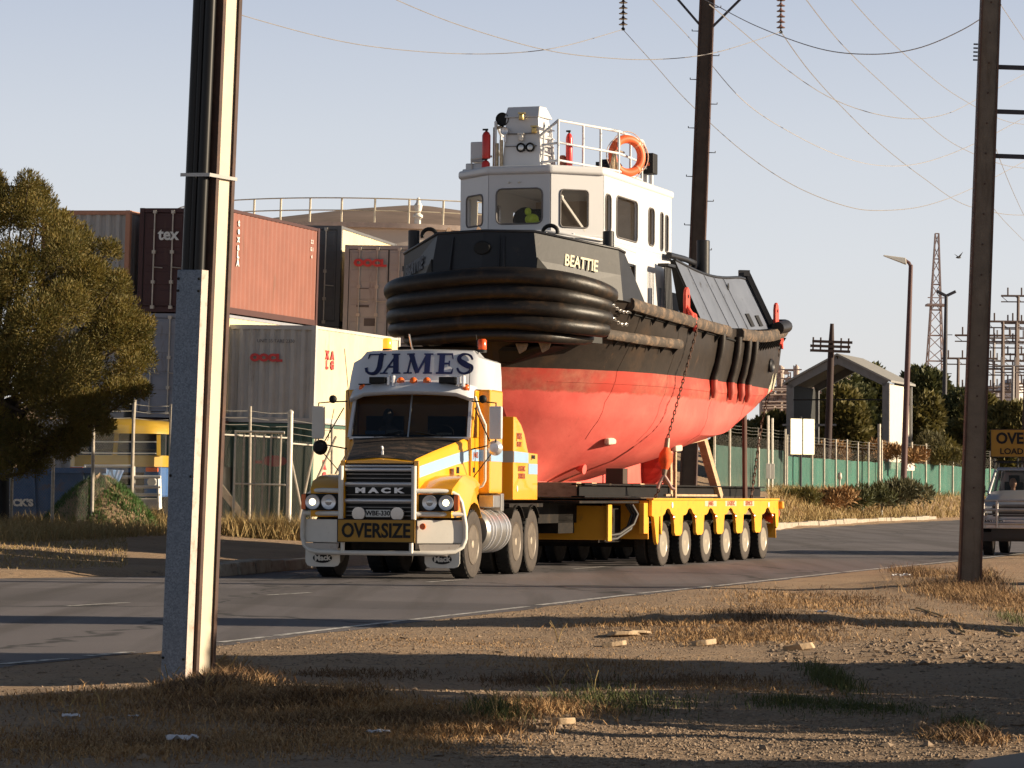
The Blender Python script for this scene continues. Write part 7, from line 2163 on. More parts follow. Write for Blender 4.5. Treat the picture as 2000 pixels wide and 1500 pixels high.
for cx, cy, rx, ry, n, h in ((1855,1140,34,22,2600,.20), (1905,1168,70,18,1800,.10), (430,1345,60,16,1500,.13), (360,1352,50,10,900,.10), (560,1378,150,18,2000,.07), (1480,1205,90,14,1500,.09), (1560,1225,120,12,1200,.07), (1260,1225,60,8,700,.07), (820,1410,120,16,1400,.07), (1890,1440,50,14,900,.10), (1330,1330,200,14,1200,.05), (1650,1170,140,16,1500,.06), (700,1320,160,10,700,.05), (1050,1330,120,12,900,.06)):
    blades(mb, scatter_px(n, blob(cx, cy, rx, ry), rng), h, 0.008, rng, 1.1)
o = mb.build('dead_weeds', grass_mat('dead_weed_brown', (0.11, 0.065, 0.035), (0.17, 0.095, 0.045), (0.24, 0.15, 0.08)), fix=False); stuff(o, 'dark brown dead weeds heaped at the pole bases and in ragged mats on the verge', 'weeds')
# twiggy stalks
mb = MB()
for px, py in ((330,1325),(420,1300),(445,1305),(930,1385),(970,1380),(1085,1345),(1160,1330),(200,1370),(130,1375),(1090,1230),(398,1330)):
    g = GT(px, py+25)
    for k in range(3):
        a = rng.uniform(0, 6.28); l = rng.uniform(.10, .2)
        mb.tube([g, g + Vector((cos(a)*.03, sin(a)*.03, l*.6)), g + Vector((cos(a)*.08, sin(a)*.05, l))], 0.003, 4)
o = mb.build('dry_stalks', M_STRAW); stuff(o, 'thin dry stalks sticking up from the near verge', 'stalks')

# far-side grass: along the fence on the left, bank on the right
def band(x0, x1, d0, d1, ymin=40, ymax=75):
    def f(rng):
        y = rng.uniform(ymin, ymax); px = rng.uniform(x0, x1); v = ray(px, 1000); x = v.x*y
        d = far_of(x, y)
        if d < d0 or d > d1: return None
        return (x, y)
    return f
mb = MB()
blades(mb, scatter_px(15000, band(-80, 640, 6.0, 13.5, 50, 72), rng), 0.30, 0.014, rng, 0.6)
blades(mb, scatter_px(2600, band(-80, 250, 1.0, 6.0, 44, 62), rng), 0.09, 0.012, rng, 0.9)
for cx, n in ((540, 1500), (600, 900), (470, 800), (300, 500), (180, 500)):
    def f(rng, cx=cx):
        y = 66.5 + rng.gauss(0, .5); v = ray(cx + rng.gauss(0, 26), 1000); return (v.x*y, y)
    blades(mb, scatter_px(n, f, rng), 0.5, 0.016, rng, 0.6)
o = mb.build('straw_grass', M_STRAW, fix=False); stuff(o, 'straw coloured grass growing along the foot of the yard fence', 'grass')
mb = MB()
def rb2(rng):
    px = rng.uniform(1500, 2020); y = rng.uniform(100, 200); v = ray(px, 1000); x = v.x*y; d = far_of(x, y)
    return (x, y) if 0.5 < d < 9 else None
blades(mb, scatter_px(16000, rb2, rng), 0.42, 0.035, rng, 0.6)
def rb3(rng):
    px = rng.uniform(1420, 2020); y = rng.uniform(140, 240); v = ray(px, 1000); x = v.x*y; d = far_of(x, y)
    return (x, y) if 9 < d < 30 else None
blades(mb, scatter_px(7000, rb3, rng), 0.7, 0.06, rng, 0.5)
o = mb.build('bank_grass', M_STRAW, fix=False); stuff(o, 'dry yellow grass on the bank between the far kerb and the green fence', 'grass')
# green mound behind the fence
gm = fpt(195, 65.6); mb = MB()
mb.grid([[(gm.x + x*1.35*r_, gm.y + y*0.9*r_, gm.z - 0.05 + 1.15*(1-r_**1.7)*(1+0.15*noise.noise((x*2, y*2, r_*3)))) for x, y in [(cos(2*pi*k/24), sin(2*pi*k/24)) for k in range(25)]] for r_ in [i/8 for i in range(9)]])
gmo = mb.build('earth_mound', M_GROUND, smooth=60); struct(gmo)
mb = MB(); pp = []
for _ in range(9000):
    r_ = rng.random()**0.5; a = rng.uniform(0, 6.283)
    pp.append(Vector((gm.x + cos(a)*1.35*r_, gm.y + sin(a)*0.9*r_, gm.z - 0.07 + 1.15*(1-r_**1.7))))
blades(mb, pp, 0.12, 0.016, rng, 0.6)
o = mb.build('mound_grass', leaf_mat('bright_green_grass', (0.04, 0.11, 0.022), (0.065, 0.14, 0.028), (0.10, 0.15, 0.035), 0.1), fix=False); stuff(o, 'dense green grass covering the mound behind the wire fence', 'grass')

# stones
M_STONE = mat('limestone_gravel', (0.27, 0.20, 0.14), 0.9, var=0.35, scale=9, dirt=(0.16, 0.12, 0.09), dscale=15)
def stone(mb, p, r, rng):
    M = Matrix.Rotation(rng.uniform(0, 6), 3, 'Z') @ Matrix.Rotation(rng.uniform(-.5, .5), 3, 'X')
    a, b, c = r*rng.uniform(.7, 1.4), r*rng.uniform(.7, 1.2), r*rng.uniform(.35, .8)
    bs = len(mb.v)
    for d in ((1,0,0),(0.3,1,0),(-1,.2,0),(-.2,-1,0),(.1,.1,1),(0,0,-1)):
        v = M @ Vector((d[0]*a*rng.uniform(.8,1.2), d[1]*b*rng.uniform(.8,1.2), d[2]*c)); mb.v.append(p + v + Vector((0,0,c*0.3)))
    for f in ((0,1,4),(1,2,4),(2,3,4),(3,0,4),(1,0,5),(2,1,5),(3,2,5),(0,3,5)):
        mb.f.append(tuple(i+bs for i in f)); mb.mi.append(0)
mb = MB()
def nearband(py0, py1, px0, px1):
    def f(rng):
        px = rng.uniform(px0, px1); py = rng.uniform(py0, py1); g = G(px, py)
        return (g.x, g.y) if near_of(g.x, g.y) > 0.1 else None
    return f
for (a, b, c, d, n, r0, r1) in ((1190,1500,0,2050,5200,.006,.014), (1225,1310,1500,2050,900,.009,.026), (1370,1500,900,2050,2600,.006,.017), (1330,1420,1300,2050,900,.006,.016), (1160,1260,1000,1700,2200,.007,.015), (1240,1300,300,1000,1800,.006,.012), (1170,1300,1000,2000,3000,.005,.010), (1415,1470,950,1900,2600,.005,.013), (1180,1240,600,1300,900,.006,.013), (1200,1500,0,2050,160,.02,.04), (1255,1300,1700,2050,120,.02,.042)):
    for p in scatter_px(n, nearband(a, b, c, d), rng): stone(mb, p, rng.uniform(r0, r1), rng)
o = mb.build('gravel', M_STONE); stuff(o, 'pale limestone gravel scattered over the near verge', 'gravel')
M_SLAB = mat('broken_stone_slab', (0.42, 0.31, 0.20), 0.9, var=0.25, scale=8, bump=0.5)
for i, (px, py, r, lb) in enumerate(((1215,1245,.16,'flat broken sandstone slab, farthest left of the three on the verge'), (1255,1240,.12,'pointed sandstone slab right of the flat one'), (1200,1264,.08,'small sandstone lump just below the slabs'), (1375,1262,.09,'single pale stone right of the slabs'), (1100,1418,.07,'pale yellow stone at the edge of the bottom gravel'), (1568,1270,.10,'largest pale stone of the gravel at the right'))):
    g = GT(px, py); mb = MB(); rr = random.Random(i+3)
    pts = [(r*rr.uniform(.8, 1.3)*cos(2*pi*k/7)*1.3, r*rr.uniform(.6, 1)*sin(2*pi*k/7), 0) for k in range(7)]
    mb.prism(pts, (rr.uniform(-.03,.03), rr.uniform(-.02,.02), r*(0.22 if r > .1 else .55)))
    tag(mb.build('rock', M_SLAB, loc=g + Vector((0,0,0.0)), rot=(radians(-6), radians(rr.uniform(-8,8)), rr.uniform(0,1)), bevel=0.008), lb, 'stone')
M_PAPER = mat('crumpled_paper', (0.62, 0.62, 0.66), 0.8, var=0.1)
for i, (px, py, r, lb) in enumerate(((355,1453,.075,'crumpled white paper scrap in the shade at the bottom left'), (737,1438,.055,'crumpled pale paper scrap at the edge of the shade, bottom centre'), (138,1404,.045,'small white scrap of litter in the shade at the far left'), (262,1404,.03,'tiny white scrap of litter left of the near pole'), (848,1383,.035,'small grey scrap of litter in the dark verge'), (1760,1132,.11,'flattened blue grey plastic scrap on the verge left of the right pole'), (1605,1203,.07,'pale plastic scrap on the shaded mound'))):
    g = GT(px, py); mb = MB(); rr = random.Random(i+50)
    K = 6; rows = [[(r*(a/K*2-1)*(1+.2*rr.random()), r*.6*(b/K*2-1), r*.45*rr.random() + r*.2) for a in range(K+1)] for b in range(K+1)]
    mb.grid(rows); tag(mb.build('litter', M_PAPER, loc=g, fix=False, rot=(0, 0, rr.uniform(0, 1))), lb, 'litter')
# hoses of root / string on the right verge
for pts, lb in ((((1790,1190),(1830,1203),(1870,1222),(1885,1240),(1865,1232)), 'pale bent root lying on the shaded verge at the right'), (((1945,1230),(1965,1240),(1990,1245)), 'short pale root near the right edge')):
    mb = MB(); mb.tube([GT(*p) + Vector((0,0,.015)) for p in pts], 0.010, 6); tag(mb.build('root', M_STRAW, smooth=60), lb, 'root')
# ================================================================ RIGHT BACKGROUND
def cloth_mat(name, c, alpha):
    m, nt, bs = new_mat(name)
    n = noise_tex(nt, 1.2, 5, 0.7, (1, 1, 0.4))
    col = mixc(nt, ramp(nt, n, 0.35, 0.65), tuple(x*0.75 for x in c), tuple(x*1.2 for x in c))
    nt.links.new(col, bs.inputs['Base Color']); bs.inputs['Roughness'].default_value = 0.8; bs.inputs['Alpha'].default_value = alpha
    return m
M_SHC = cloth_mat('green_shade_cloth', (0.026, 0.135, 0.10), 0.88)
M_SHD_ = cloth_mat('dark_green_shade_cloth', (0.035, 0.095, 0.075), 0.75)
def rp_(px, Z):
    v = ray(px, 950); return Vector((v.x*Z, Z, hgt(v.x*Z, Z)))
fence_run('wire fence with dark green shade cloth under the tug stern', rp_(1395, 133), rp_(1533, 149), 5, 3.0, 3, M_SHD_, 2.0, r=0.05)
fence_run('wire fence with bright green shade cloth right of the pale sign boards', rp_(1537, 149.5), rp_(1716, 170), 8, 2.85, 3, M_SHC, 1.75, r=0.045)
fence_run('wire fence with bright green shade cloth running behind the right pole', rp_(1722, 170.5), rp_(2040, 212), 13, 3.0, 3, M_SHC, 1.85, r=0.05)
g = rp_(1717, 169.5); mb = MB(); mb.tube([(0,0,-.3),(0,0,3.9)], 0.09, 8); tag(mb.build('fence_post', M_GALV, loc=g, smooth=60), 'stout dark fence corner post between the two green cloths', 'post')
for px, dx, Z, h in ((1500, 0, 141, 3.5), (1508, 0, 141.5, 3.4)):
    g = rp_(px, Z); mb = MB(); mb.tube([(0,0,-.3),(0,0,h)], 0.055, 8); tag(mb.build('gate_post', M_GALVL, loc=g, smooth=60), 'tall thin post in front of the dark green cloth, ' + ('left' if px < 1504 else 'right') + ' of the pair', 'post')
    mb = MB(); mb.box(-.1, .1, -.12, -.06, .6, 1.3)
    o = mb.build('post_box', M_BAR, loc=g, bevel=.01); tag(o, 'small white box fixed to the ' + ('left' if px < 1504 else 'right') + ' one of the paired thin posts', 'box')
M_CREAMB = mat('pale_cream_board', (0.85, 0.82, 0.62), 0.5, var=0.03)
g = rp_(1564, 148.2); root = empty('sign_board', g, (0, 0, radians(38))); tag(root, 'pair of tall blank cream sign boards on one dark post in front of the trees', 'sign')
zb_, zt_ = W(1564, 888, 148.2).z - g.z, W(1564, 818, 148.2).z - g.z
mb = MB(); mb.tube([(0,0,-.3),(0,0,zt_+.1)], .05, 8); mb.build('post', M_DRKST, root)
for x in (-0.41, 0.41): mb = MB(); mb.box(x-.38, x+.38, -.12, -.08, zb_, zt_); mb.build('board', M_CREAMB, root, bevel=.03)
g = rp_(1776, 172.0); root = empty('notice_board', g, (0, 0, radians(35))); tag(root, 'small white notice hanging on the green fence near the brown lamp post', 'sign')
zb_, zt_ = W(1776, 919, 172).z - g.z, W(1776, 893, 172).z - g.z
mb = MB(); mb.box(-.3, .3, -.1, -.07, zb_, zt_); bd = mb.build('board', M_BAR, root)
mb = MB(); mb.box(-.15, .05, -.105, -.101, lerp(zb_, zt_, .5), lerp(zb_, zt_, .75)); mb.build('symbol', M_GREYL, bd)
for px, lb in ((1640, 'short bollard like stub post in front of the green cloth'), (1722, 'short pale stub post at the join of the green cloths')):
    g = rp_(px, 150); mb = MB(); mb.tube([(0,0,-.2),(0,0,1.2)], .05, 8); mb.lathe([(.09,1.15),(.12,1.25),(.09,1.45),(.02,1.5)], n=10); tag(mb.build('stub_post', M_GALV, loc=g, smooth=60), lb, 'post')

# open shed
def shed():
    Z = 178.0; k = Z/6000
    b = rp_(1541, Z); b.z = 3.4
    root = empty('open_shed', b, (0, 0, radians(-19))); tag(root, 'open ended gable shed frame with pale right wall and grey roof', 'shed')
    Wd = (1724-1541)*k/cos(radians(19)); L = 6.4
    ze = W(1541, 752, Z).z - b.z; za = W(1630, 704, Z).z - b.z; zr = ze + 0.1
    dk = mat('dark_cladding', (0.022, 0.024, 0.024), 0.7)
    mb = MB(); mb.box(0, .06, 0, L, -2, ze); mb.build('wall', dk, root)
    mb = MB(); mb.box(Wd-.06, Wd, .15, L, -2, zr-.05); mb.build('wall', mat('pale_cladding', (0.66, 0.60, 0.50), 0.6, var=.05), root)
    fr = mat('grey_steel_frame', (0.17, 0.17, 0.175), 0.5)
    for y in (0, L):
        mb = MB(); mb.box(-.15, .25, y-.1, y+.1, -2, ze) ; mb.box(Wd-.25, Wd+.15, y-.1, y+.1, -2, zr)
        mb.beam((0, y, ze), (Wd/2, y, za), .2, .45); mb.beam((Wd, y, zr), (Wd/2, y, za), .2, .45)
        mb.build('portal_frame', fr, root)
    mb = MB()
    rf = mat('grey_roof_sheet', (0.27, 0.26, 0.24), 0.5)
    for a, c in (((-.3, ze+.02), (Wd/2, za+.25)), ((Wd+.3, zr+.02), (Wd/2, za+.25))):
        mb.hexa([(a[0], -.3, a[1]), (c[0], -.3, c[1]), (c[0], L+.3, c[1]), (a[0], L+.3, a[1]), (a[0], -.3, a[1]+.12), (c[0], -.3, c[1]+.12), (c[0], L+.3, c[1]+.12), (a[0], L+.3, a[1]+.12)])
    mb.build('roof', rf, root)
    mb = MB(); mb.beam((0, 0, ze*0.80), (Wd, 0, ze*0.80), .06, .08); mb.build('tie_bar', M_BLK, root)
    mb = MB(); mb.beam((-.3, -.4, ze*.46), (Wd*.5, -.4, ze*.46), .08, .12); mb.beam((0.2, -.4, ze*.1), (1.9, -.4, ze*.46), .08, .1); mb.build('brace', fr, root)
shed()

# poles and lamps
M_DWOOD = mat('dark_wood_pole', (0.035, 0.018, 0.016), 0.8, var=.2)
M_REDPOLE = mat('dark_red_lamp_pole', (0.085, 0.035, 0.035), 0.6, var=.15)
Z = 165.0; g = rp_(1614, Z); t = W(1625, 632, Z)
root = empty('utility_pole', g, (0, math.atan2(t.x-g.x, t.z-g.z), 0)); tag(root, 'dark wooden utility pole with three cross arms in front of the shed', 'power pole')
Hh = t.z - g.z
mb = MB(); mb.tube([(0,0,-.3),(0,0,Hh*.86),(0,0,Hh)], .2, 8, rs=[.22,.17,.10]); mb.build('pole', M_DWOOD, root, smooth=60)
for i, py in enumerate((668, 677, 686)):
    z = W(1622, py, Z).z - g.z; mb = MB(); mb.beam((-1.15+.1*(i == 0), -.25, z), (1.0+.1*(i == 0), -.25, z), .12, .14)
    for x in (-1.0, -.6, .5, .9): mb.tube([(x,-.25,z),(x,-.25,z+.22)], .05, 6)
    mb.build('cross_arm', M_DWOOD, root)
def lamp(px0, py0, px1, py1, Z, r, label, head, m_):
    g = rp_(px0, Z); t = W(px1, py1, Z); root = empty('street_lamp', g, (0, math.atan2(t.x-g.x, t.z-g.z), 0)); tag(root, label, 'lamp post', 'street lamps beyond the fence')
    Hh = t.z - g.z
    mb = MB(); mb.tube([(0,0,-.3),(0,0,Hh*.6),(0,0,Hh)], r, 10, rs=[r*1.15, r, r*.75]); mb.build('pole', m_, root, smooth=60)
    mb = MB()
    if head == 1:
        mb.tube([(0,0,Hh-.1),(-.1,0,Hh+.1),(-.35,0,Hh+.25)], r*.6, 8); mb.build('arm', m_, root)
        mb = MB(); mb.hexa([(-1.5,-.12,Hh+.42),(-.25,-.22,Hh+.0),(-.25,.22,Hh+.0),(-1.5,.12,Hh+.42),(-1.5,-.08,Hh+.48),(-.3,-.15,Hh+.36),(-.3,.15,Hh+.36),(-1.5,.08,Hh+.48)]); mb.build('lamp_head', M_BAR, root, bevel=.04)
    else:
        for s in (-1, 1): mb.beam((0,0,Hh), (s*.7,0,Hh+.35), .2, .22)
        mb.build('lamp_head', M_DRKST, root, bevel=.03)
        mb = MB(); mb.tube([(0,0,Hh*.8),(.5,0,Hh*.8)], .03, 5); mb.tube([(0,0,Hh*.6),(.5,0,Hh*.6)], .03, 5); mb.build('rung', M_DRKST, root)
lamp(1763, 890, 1779, 517, 166, .155, 'dark red street lamp with one pale lamp head pointing left', 1, M_REDPOLE)
lamp(1842, 830, 1848, 578, 226, .17, 'thin dark lamp post with a forked head, left of the right pole', 2, M_DRKST)

# lattice tower
def lattice(name, label, px0, px1, py0, Z, w0, w1, n, m_, r=.09, plat=None):
    b = W(px0, 830, Z); t = W(px1, py0, Z); Hh = t.z - b.z
    root = empty(name, b, (0, math.atan2(t.x-b.x, Hh), 0)); tag(root, label, 'tower')
    mb = MB()
    def c(i, k):
        f = (i/n)**0.85; w = lerp(w0, w1, f)/2; q = ((-1,-1),(1,-1),(1,1),(-1,1))[k % 4]; return Vector((q[0]*w, q[1]*w, Hh*i/n))
    for k in range(4): mb.tube([c(i, k) for i in range(n+1)], r*1.5, 4)
    mb.build('leg', m_, root)
    mb = MB()
    for i in range(n):
        for k in range(4):
            mb.tube([c(i, k), c(i+1, k+1)], r*.8, 3, cap=False)
            if i % 2 == 0: mb.tube([c(i+1, k), c(i+1, k+1)], r*.8, 3, cap=False)
    mb.build('lattice_bracing', m_, root)
    if plat:
        z = Hh*plat; mb = MB(); mb.box(-w0*.42, w0*.42, -w0*.42, w0*.42, z, z+.3); mb.box(-w0*.42, w0*.42, -w0*.42, -w0*.40, z+1.1, z+1.25); mb.build('platform', m_, root)
M_TOW = mat('red_white_tower_paint', (0.36, 0.28, 0.27), 0.6)
lattice('lattice_tower', 'tall tapering lattice tower on the skyline left of the right pole', 1824, 1830, 456, 460, 3.4, .5, 15, M_TOW, .09, .62)

# substation
def substation():
    Z = 262.0; k = Z/6000
    m1 = mat('brown_gantry_steel', (0.13, 0.095, 0.085), 0.7); m2 = mat('grey_gantry_steel', (0.24, 0.22, 0.22), 0.6)
    i = 0
    def gantry(px, pt, xs, ys, lb, Z=Z, m_=m1):
        g = rp_(px, Z); root = empty('gantry', g); tag(root, lb, 'gantry', 'substation gantries')
        Ht = W(px, pt, Z).z - g.z
        for x in xs:
            mb = MB(); mb.tube([(x,0,-.3),(x+.15,0,Ht)], .16, 6, rs=[.2,.13]); mb.build('column', m_, root)
        for f in ys:
            mb = MB(); z = Ht*f; x0, x1 = min(xs)-1.3, max(xs)+1.3
            mb.tube([(x0,0,z),(x1,0,z)], .09, 5); mb.tube([(x0,0,z-.5),(x1,0,z-.5)], .05, 4)
            nn = int((x1-x0)/1.1)
            for j in range(nn): mb.tube([(x0+(x1-x0)*j/nn,0,z),(x0+(x1-x0)*(j+.5)/nn,0,z-.5)], .03, 3, cap=False)
            for j in range(4): xx = lerp(x0, x1, (j+.5)/4); mb.tube([(xx,0,z),(xx,0,z+.7)], .07, 5)
            mb.build('beam', m_, root)
    gantry(1868, 700, (0, 2.2), (1.0, .75), 'low brown gantry just left of the right pole')
    gantry(1895, 655, (0, 2.6), (1.0, .62), 'second brown gantry hidden partly by the right pole', 255)
    gantry(1938, 660, (0, 2.0), (1.0, .84, .66, .45), 'grey gantry with several beams right of the pole', 270, m2)
    gantry(1955, 628, (0, 1.1, 3.4), (1.0, .88, .72), 'tallest brown gantry at the right edge', 250)
    gantry(1985, 578, (0, 2.0), (1.0, .86, .70, .55), 'high gantry at the extreme right edge', 258)
    gantry(1975, 715, (0, 1.6), (1.0, .6), 'short gantry in front of the white silos', 240, m2)
    gantry(1832, 770, (0, 2.0, 4.0), (1.0,), 'distant low gantry right of the lattice tower', 300, m2)
    for px, r_, pt, lb in ((1945, 1.1, 765, 'white silo, left one behind the gantries'), (1975, 1.2, 752, 'cream lit silo, right one behind the gantries')):
        g = rp_(px, 285); Ht = W(px, pt, 285).z - g.z; mb = MB(); mb.lathe([(r_, -.5), (r_, Ht), (r_*.7, Ht+.4), (.05, Ht+.6)], n=28)
        mb.lathe([(r_+.02, Ht*.5), (r_+.06, Ht*.5+.05), (r_+.02, Ht*.5+.1)], n=28)
        tag(mb.build('silo', mat('silo_white', (0.62, 0.56, 0.55), 0.5), loc=g, smooth=40), lb, 'silo')
    mb = MB(); g = rp_(1995, 150); t = W(1999, 640, 150); mb.tube([g, Vector((g.x+.3, g.y, t.z))], .12, 8); tag(mb.build('post', M_DWOOD, smooth=60), 'dark slim post at the extreme right edge above the sign', 'post')
substation()

# refinery on the skyline behind the shed
def refinery():
    Z = 620.0; k = Z/6000
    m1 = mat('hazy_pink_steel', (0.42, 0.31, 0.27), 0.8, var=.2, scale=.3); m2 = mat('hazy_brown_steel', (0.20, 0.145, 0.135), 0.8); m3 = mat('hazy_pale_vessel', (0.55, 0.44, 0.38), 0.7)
    rr = random.Random(9)
    for (px0, px1, pt, lb) in ((1488, 1566, 708, 'pinkish refinery structure behind the tug stern'), (1566, 1662, 722, 'pinkish refinery structure seen through the open shed')):
        a = W(px0, 860, Z); b = W(px1, pt, Z); Wd = b.x - a.x; Ht = b.z - a.z
        root = empty('refinery', a); tag(root, lb, 'refinery', None)
        nb = 7; nl = 8
        mb = MB()
        for i in range(nb+1):
            x = Wd*i/nb; h = Ht*(0.75 + .25*rr.random())
            for y in (0, 5): mb.box(x-.12, x+.12, y-.12, y+.12, 0, h)
        for j in range(nl+1):
            z = Ht*.9*j/nl
            for y in (0, 5): mb.box(0, Wd, y-.1, y+.1, z, z+.25)
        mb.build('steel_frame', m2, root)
        mb = MB()
        for j in range(26):
            x = Wd*rr.random(); z = Ht*.88*rr.random(); w_ = rr.uniform(.6, 2.2); h = rr.uniform(.3, 1.0); mb.box(max(0, x-w_/2), min(Wd, x+w_/2), rr.uniform(-1.0, -.5), rr.uniform(0, 2), z, z+h)
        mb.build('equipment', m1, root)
        mb = MB()
        for j in range(5):
            x = Wd*(j+.5)/5; h = Ht*rr.uniform(.6, .98); r_ = rr.uniform(.5, .95); mb.lathe([(r_, 0), (r_, h), (.1, h+.5)], (x, 2.6, 0), n=12)
        for j in range(9):
            z = Ht*rr.random()*.9; mb.tube([(0, -1.2, z), (Wd, -1.2, z+.2)], .16, 5)
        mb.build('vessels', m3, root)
    t = W(1648, 722, Z); g0 = W(1648, 860, Z); mb = MB(); h = t.z-g0.z; mb.lathe([(2.4, 0), (2.4, h*.86), (1.9, h*.97), (.1, h)], n=24)
    tag(mb.build('storage_sphere', m3, loc=(g0.x-.5, Z+8, g0.z), smooth=50), 'pale rounded vessel on the skyline inside the shed opening', 'vessel')
refinery()
# tiny bird
g = W(1872, 503, 180); mb = MB(); mb.ell((0,0,0), (.16,.06,.06), 8, 6); mb.prism([(-.05,0,.02),(.1,0,.02),(.05,.0,.02),(-.2,.3,.22)], (0,.0,.015)); mb.prism([(-.05,0,.02),(.1,0,.02),(.22,-.3,.30)], (0,0,.015))
tag(mb.build('bird', M_GREYL, loc=g), 'tiny bird flying in the sky right of the lattice tower', 'bird')

# ================================================================ ESCORT VEHICLE
def escort():
    g = G(1998, 1086); x0, y0 = g.x, g.y
    root = empty('escort_vehicle', (x0 + .1, y0 + .6, 0), (0, 0, -radians(16))); tag(root, 'silver escort vehicle with yellow warning sign on its roof, behind the right pole', 'car')
    M_SIL = mat('silver_car_paint', (0.42, 0.42, 0.44), 0.3, .5, var=.04, coat=.5)
    M_BLKT = mat('black_trim', (0.02, 0.02, 0.02), 0.5)
    hw = .86
    secs = [(-.80, .78, .62, .98), (-.84, .82, .64, 1.10), (-.70, .85, .60, 1.20), (.35, .86, .50, 1.38), (.45, .86, .50, 1.42)]
    mb = MB()
    mb.grid([[(-w, y, z0), (-w, y, z1-.1), (-w+.10, y, z1), (-w*.5, y, z1+.03), (0, y, z1+.04), (w*.5, y, z1+.03), (w-.10, y, z1), (w, y, z1-.1), (w, y, z0)] for y, w, z0, z1 in secs])
    mb.poly([(-.78, -.80, .62), (.78, -.80, .62), (.78, -.80, .9), (-.78, -.80, .9)])
    mb.build('bonnet', M_SIL, root, smooth=35)
    mb = MB()
    mb.box(-hw, hw, .45, 4.0, .50, 1.36); mb.hexa([(-.74, 1.0, 1.90), (.74, 1.0, 1.90), (.74, 2.6, 1.92), (-.74, 2.6, 1.92), (-.70, 1.05, 1.97), (.70, 1.05, 1.97), (.70, 2.55, 1.98), (-.70, 2.55, 1.98)])
    for s in (-1, 1):
        mb.beam((s*.83, .47, 1.36), (s*.73, 1.03, 1.92), .07, .07); mb.beam((s*.84, 1.6, 1.34), (s*.73, 1.6, 1.92), .08, .06); mb.beam((s*.84, 2.6, 1.34), (s*.73, 2.5, 1.92), .08, .06)
    mb.box(-.8, .8, 2.5, 2.56, 1.3, 1.9)
    mb.build('cab', M_SIL, root, bevel=.03)
    gl = glass('car_glass', (0.02, 0.03, 0.03), .03, .45)
    mb = MB(); mb.poly([(-.80, .50, 1.38), (.80, .50, 1.38), (.71, 1.03, 1.90), (-.71, 1.03, 1.90)]); mb.build('windscreen', gl, root, fix=False)
    for s in (-1, 1):
        mb = MB(); mb.poly([(s*.84, .60, 1.36), (s*.84, 2.5, 1.36), (s*.74, 2.5, 1.88), (s*.74, 1.10, 1.88)]); mb.build('side_window', gl, root, fix=False)
    mb = MB(); mb.box(-.80, .80, .55, .9, 1.25, 1.36)
    for x in (-.4, .4): mb.box(x-.22, x+.22, 1.7, 1.85, 1.0, 1.65); mb.box(x-.12, x+.12, 1.7, 1.8, 1.65, 1.80)
    mb.build('interior', M_BLKT, root)
    # driver bust
    mb = MB(); mb.ell((-.40, 1.50, 1.62), (.085, .10, .12), 14, 10); mb.tube([(-.40, 1.52, 1.40), (-.40, 1.52, 1.54)], .05, 8); mb.ell((-.40, 1.52, 1.25), (.23, .13, .22), 14, 8); mb.tube([(-.58, 1.45, 1.35), (-.62, 1.2, 1.22), (-.5, 1.0, 1.34)], .045, 8)
    pz = mb.build('person', mat('driver_skin', (0.42, 0.25, 0.17), .6), smooth=60)
    pz.matrix_world = Matrix.Translation((x0+.1, y0+.6, 0)) @ Matrix.Rotation(-radians(16), 4, 'Z'); tag(pz, 'driver seated at the wheel of the silver escort vehicle', 'person')
    mb = MB()
    for k in range(4): mb.box(-.55, .55, -.875, -.86, .90+.065*k, .925+.065*k)
    mb.build('grille', mat('grey_plastic', (0.20, 0.20, 0.21), .4), root)
    mb = MB(); mb.box(-.56, .56, -.862, -.850, .87, 1.13); mb.build('grille_back', M_BLKT, root)
    for s in (-1, 1):
        mb = MB(); mb.box(s*.68-.11, s*.68+.11, -.875, -.85, .93, 1.10); mb.build('headlight', M_LENS, root, bevel=.01)
        mb = MB(); mb.box(s*.82-.035, s*.82+.035, -.86, -.80, .93, 1.10); mb.build('indicator', M_ORG, root, bevel=.01)
        mb = MB(); mb.box(s*1.02-.10, s*1.02+.10, .62, .70, 1.38, 1.56); mb.beam((s*.84, .66, 1.42), (s*.95, .66, 1.44), .03, .03); mb.build('mirror', M_BLKT, root, bevel=.02)
        wheel(root, s*.86, -.05, .36, .22, s); wheel(root, s*.86, 2.9, .36, .22, s)
    mb = MB()
    for z in (1.22, 1.02, .72): mb.tube([(-.75, -1.02, z), (.62, -1.02, z)], .028, 8)
    for x in (-.45, .45, .62, -.75): mb.tube([(x, -1.02, .62), (x, -1.02, 1.22)], .03, 8)
    mb.build('bull_bar', mat('alloy_bar', (0.45, 0.42, 0.40), .35, .7), root, smooth=60)
    mb = MB(); mb.box(-.84, .84, -.98, -.86, .60, .82); mb.build('bumper', mat('alloy_bar', (0.45, 0.42, 0.40)), root, bevel=.02)
    mb = MB(); mb.box(-.80, -.28, -1.0, -.985, .70, .80); npl = mb.build('number_plate', mat('plate_white', (0.62, 0.62, 0.58)), root)
    lettering('WKU-772', npl, M_BLK, (-.54, -1.003, .75), (1,0,0), ZU, .075, .003, .003)
    mb = MB(); mb.box(-.80, .80, -.7, 3.9, .32, .52); mb.box(-.6, .6, -.85, -.6, .38, .62); mb.build('underbody', M_BLKT, root)
    # roof rack, sign, beacons
    mb = MB()
    for y in (1.15, 1.9): mb.tube([(-.80, y, 2.10), (.80, y, 2.10)], .025, 6)
    for x in (-.78, -.25, .3, .78): mb.tube([(x, 1.15, 1.95), (x, 1.15, 2.18)], .025, 6); mb.tube([(x, 1.9, 1.95), (x, 1.9, 2.12)], .025, 6)
    mb.build('roof_rack', M_BLKT, root)
    mb = MB(); mb.box(-.86, .80, 1.08, 1.12, 2.20, 2.84); sg = mb.build('sign_board', M_SIGN, root)
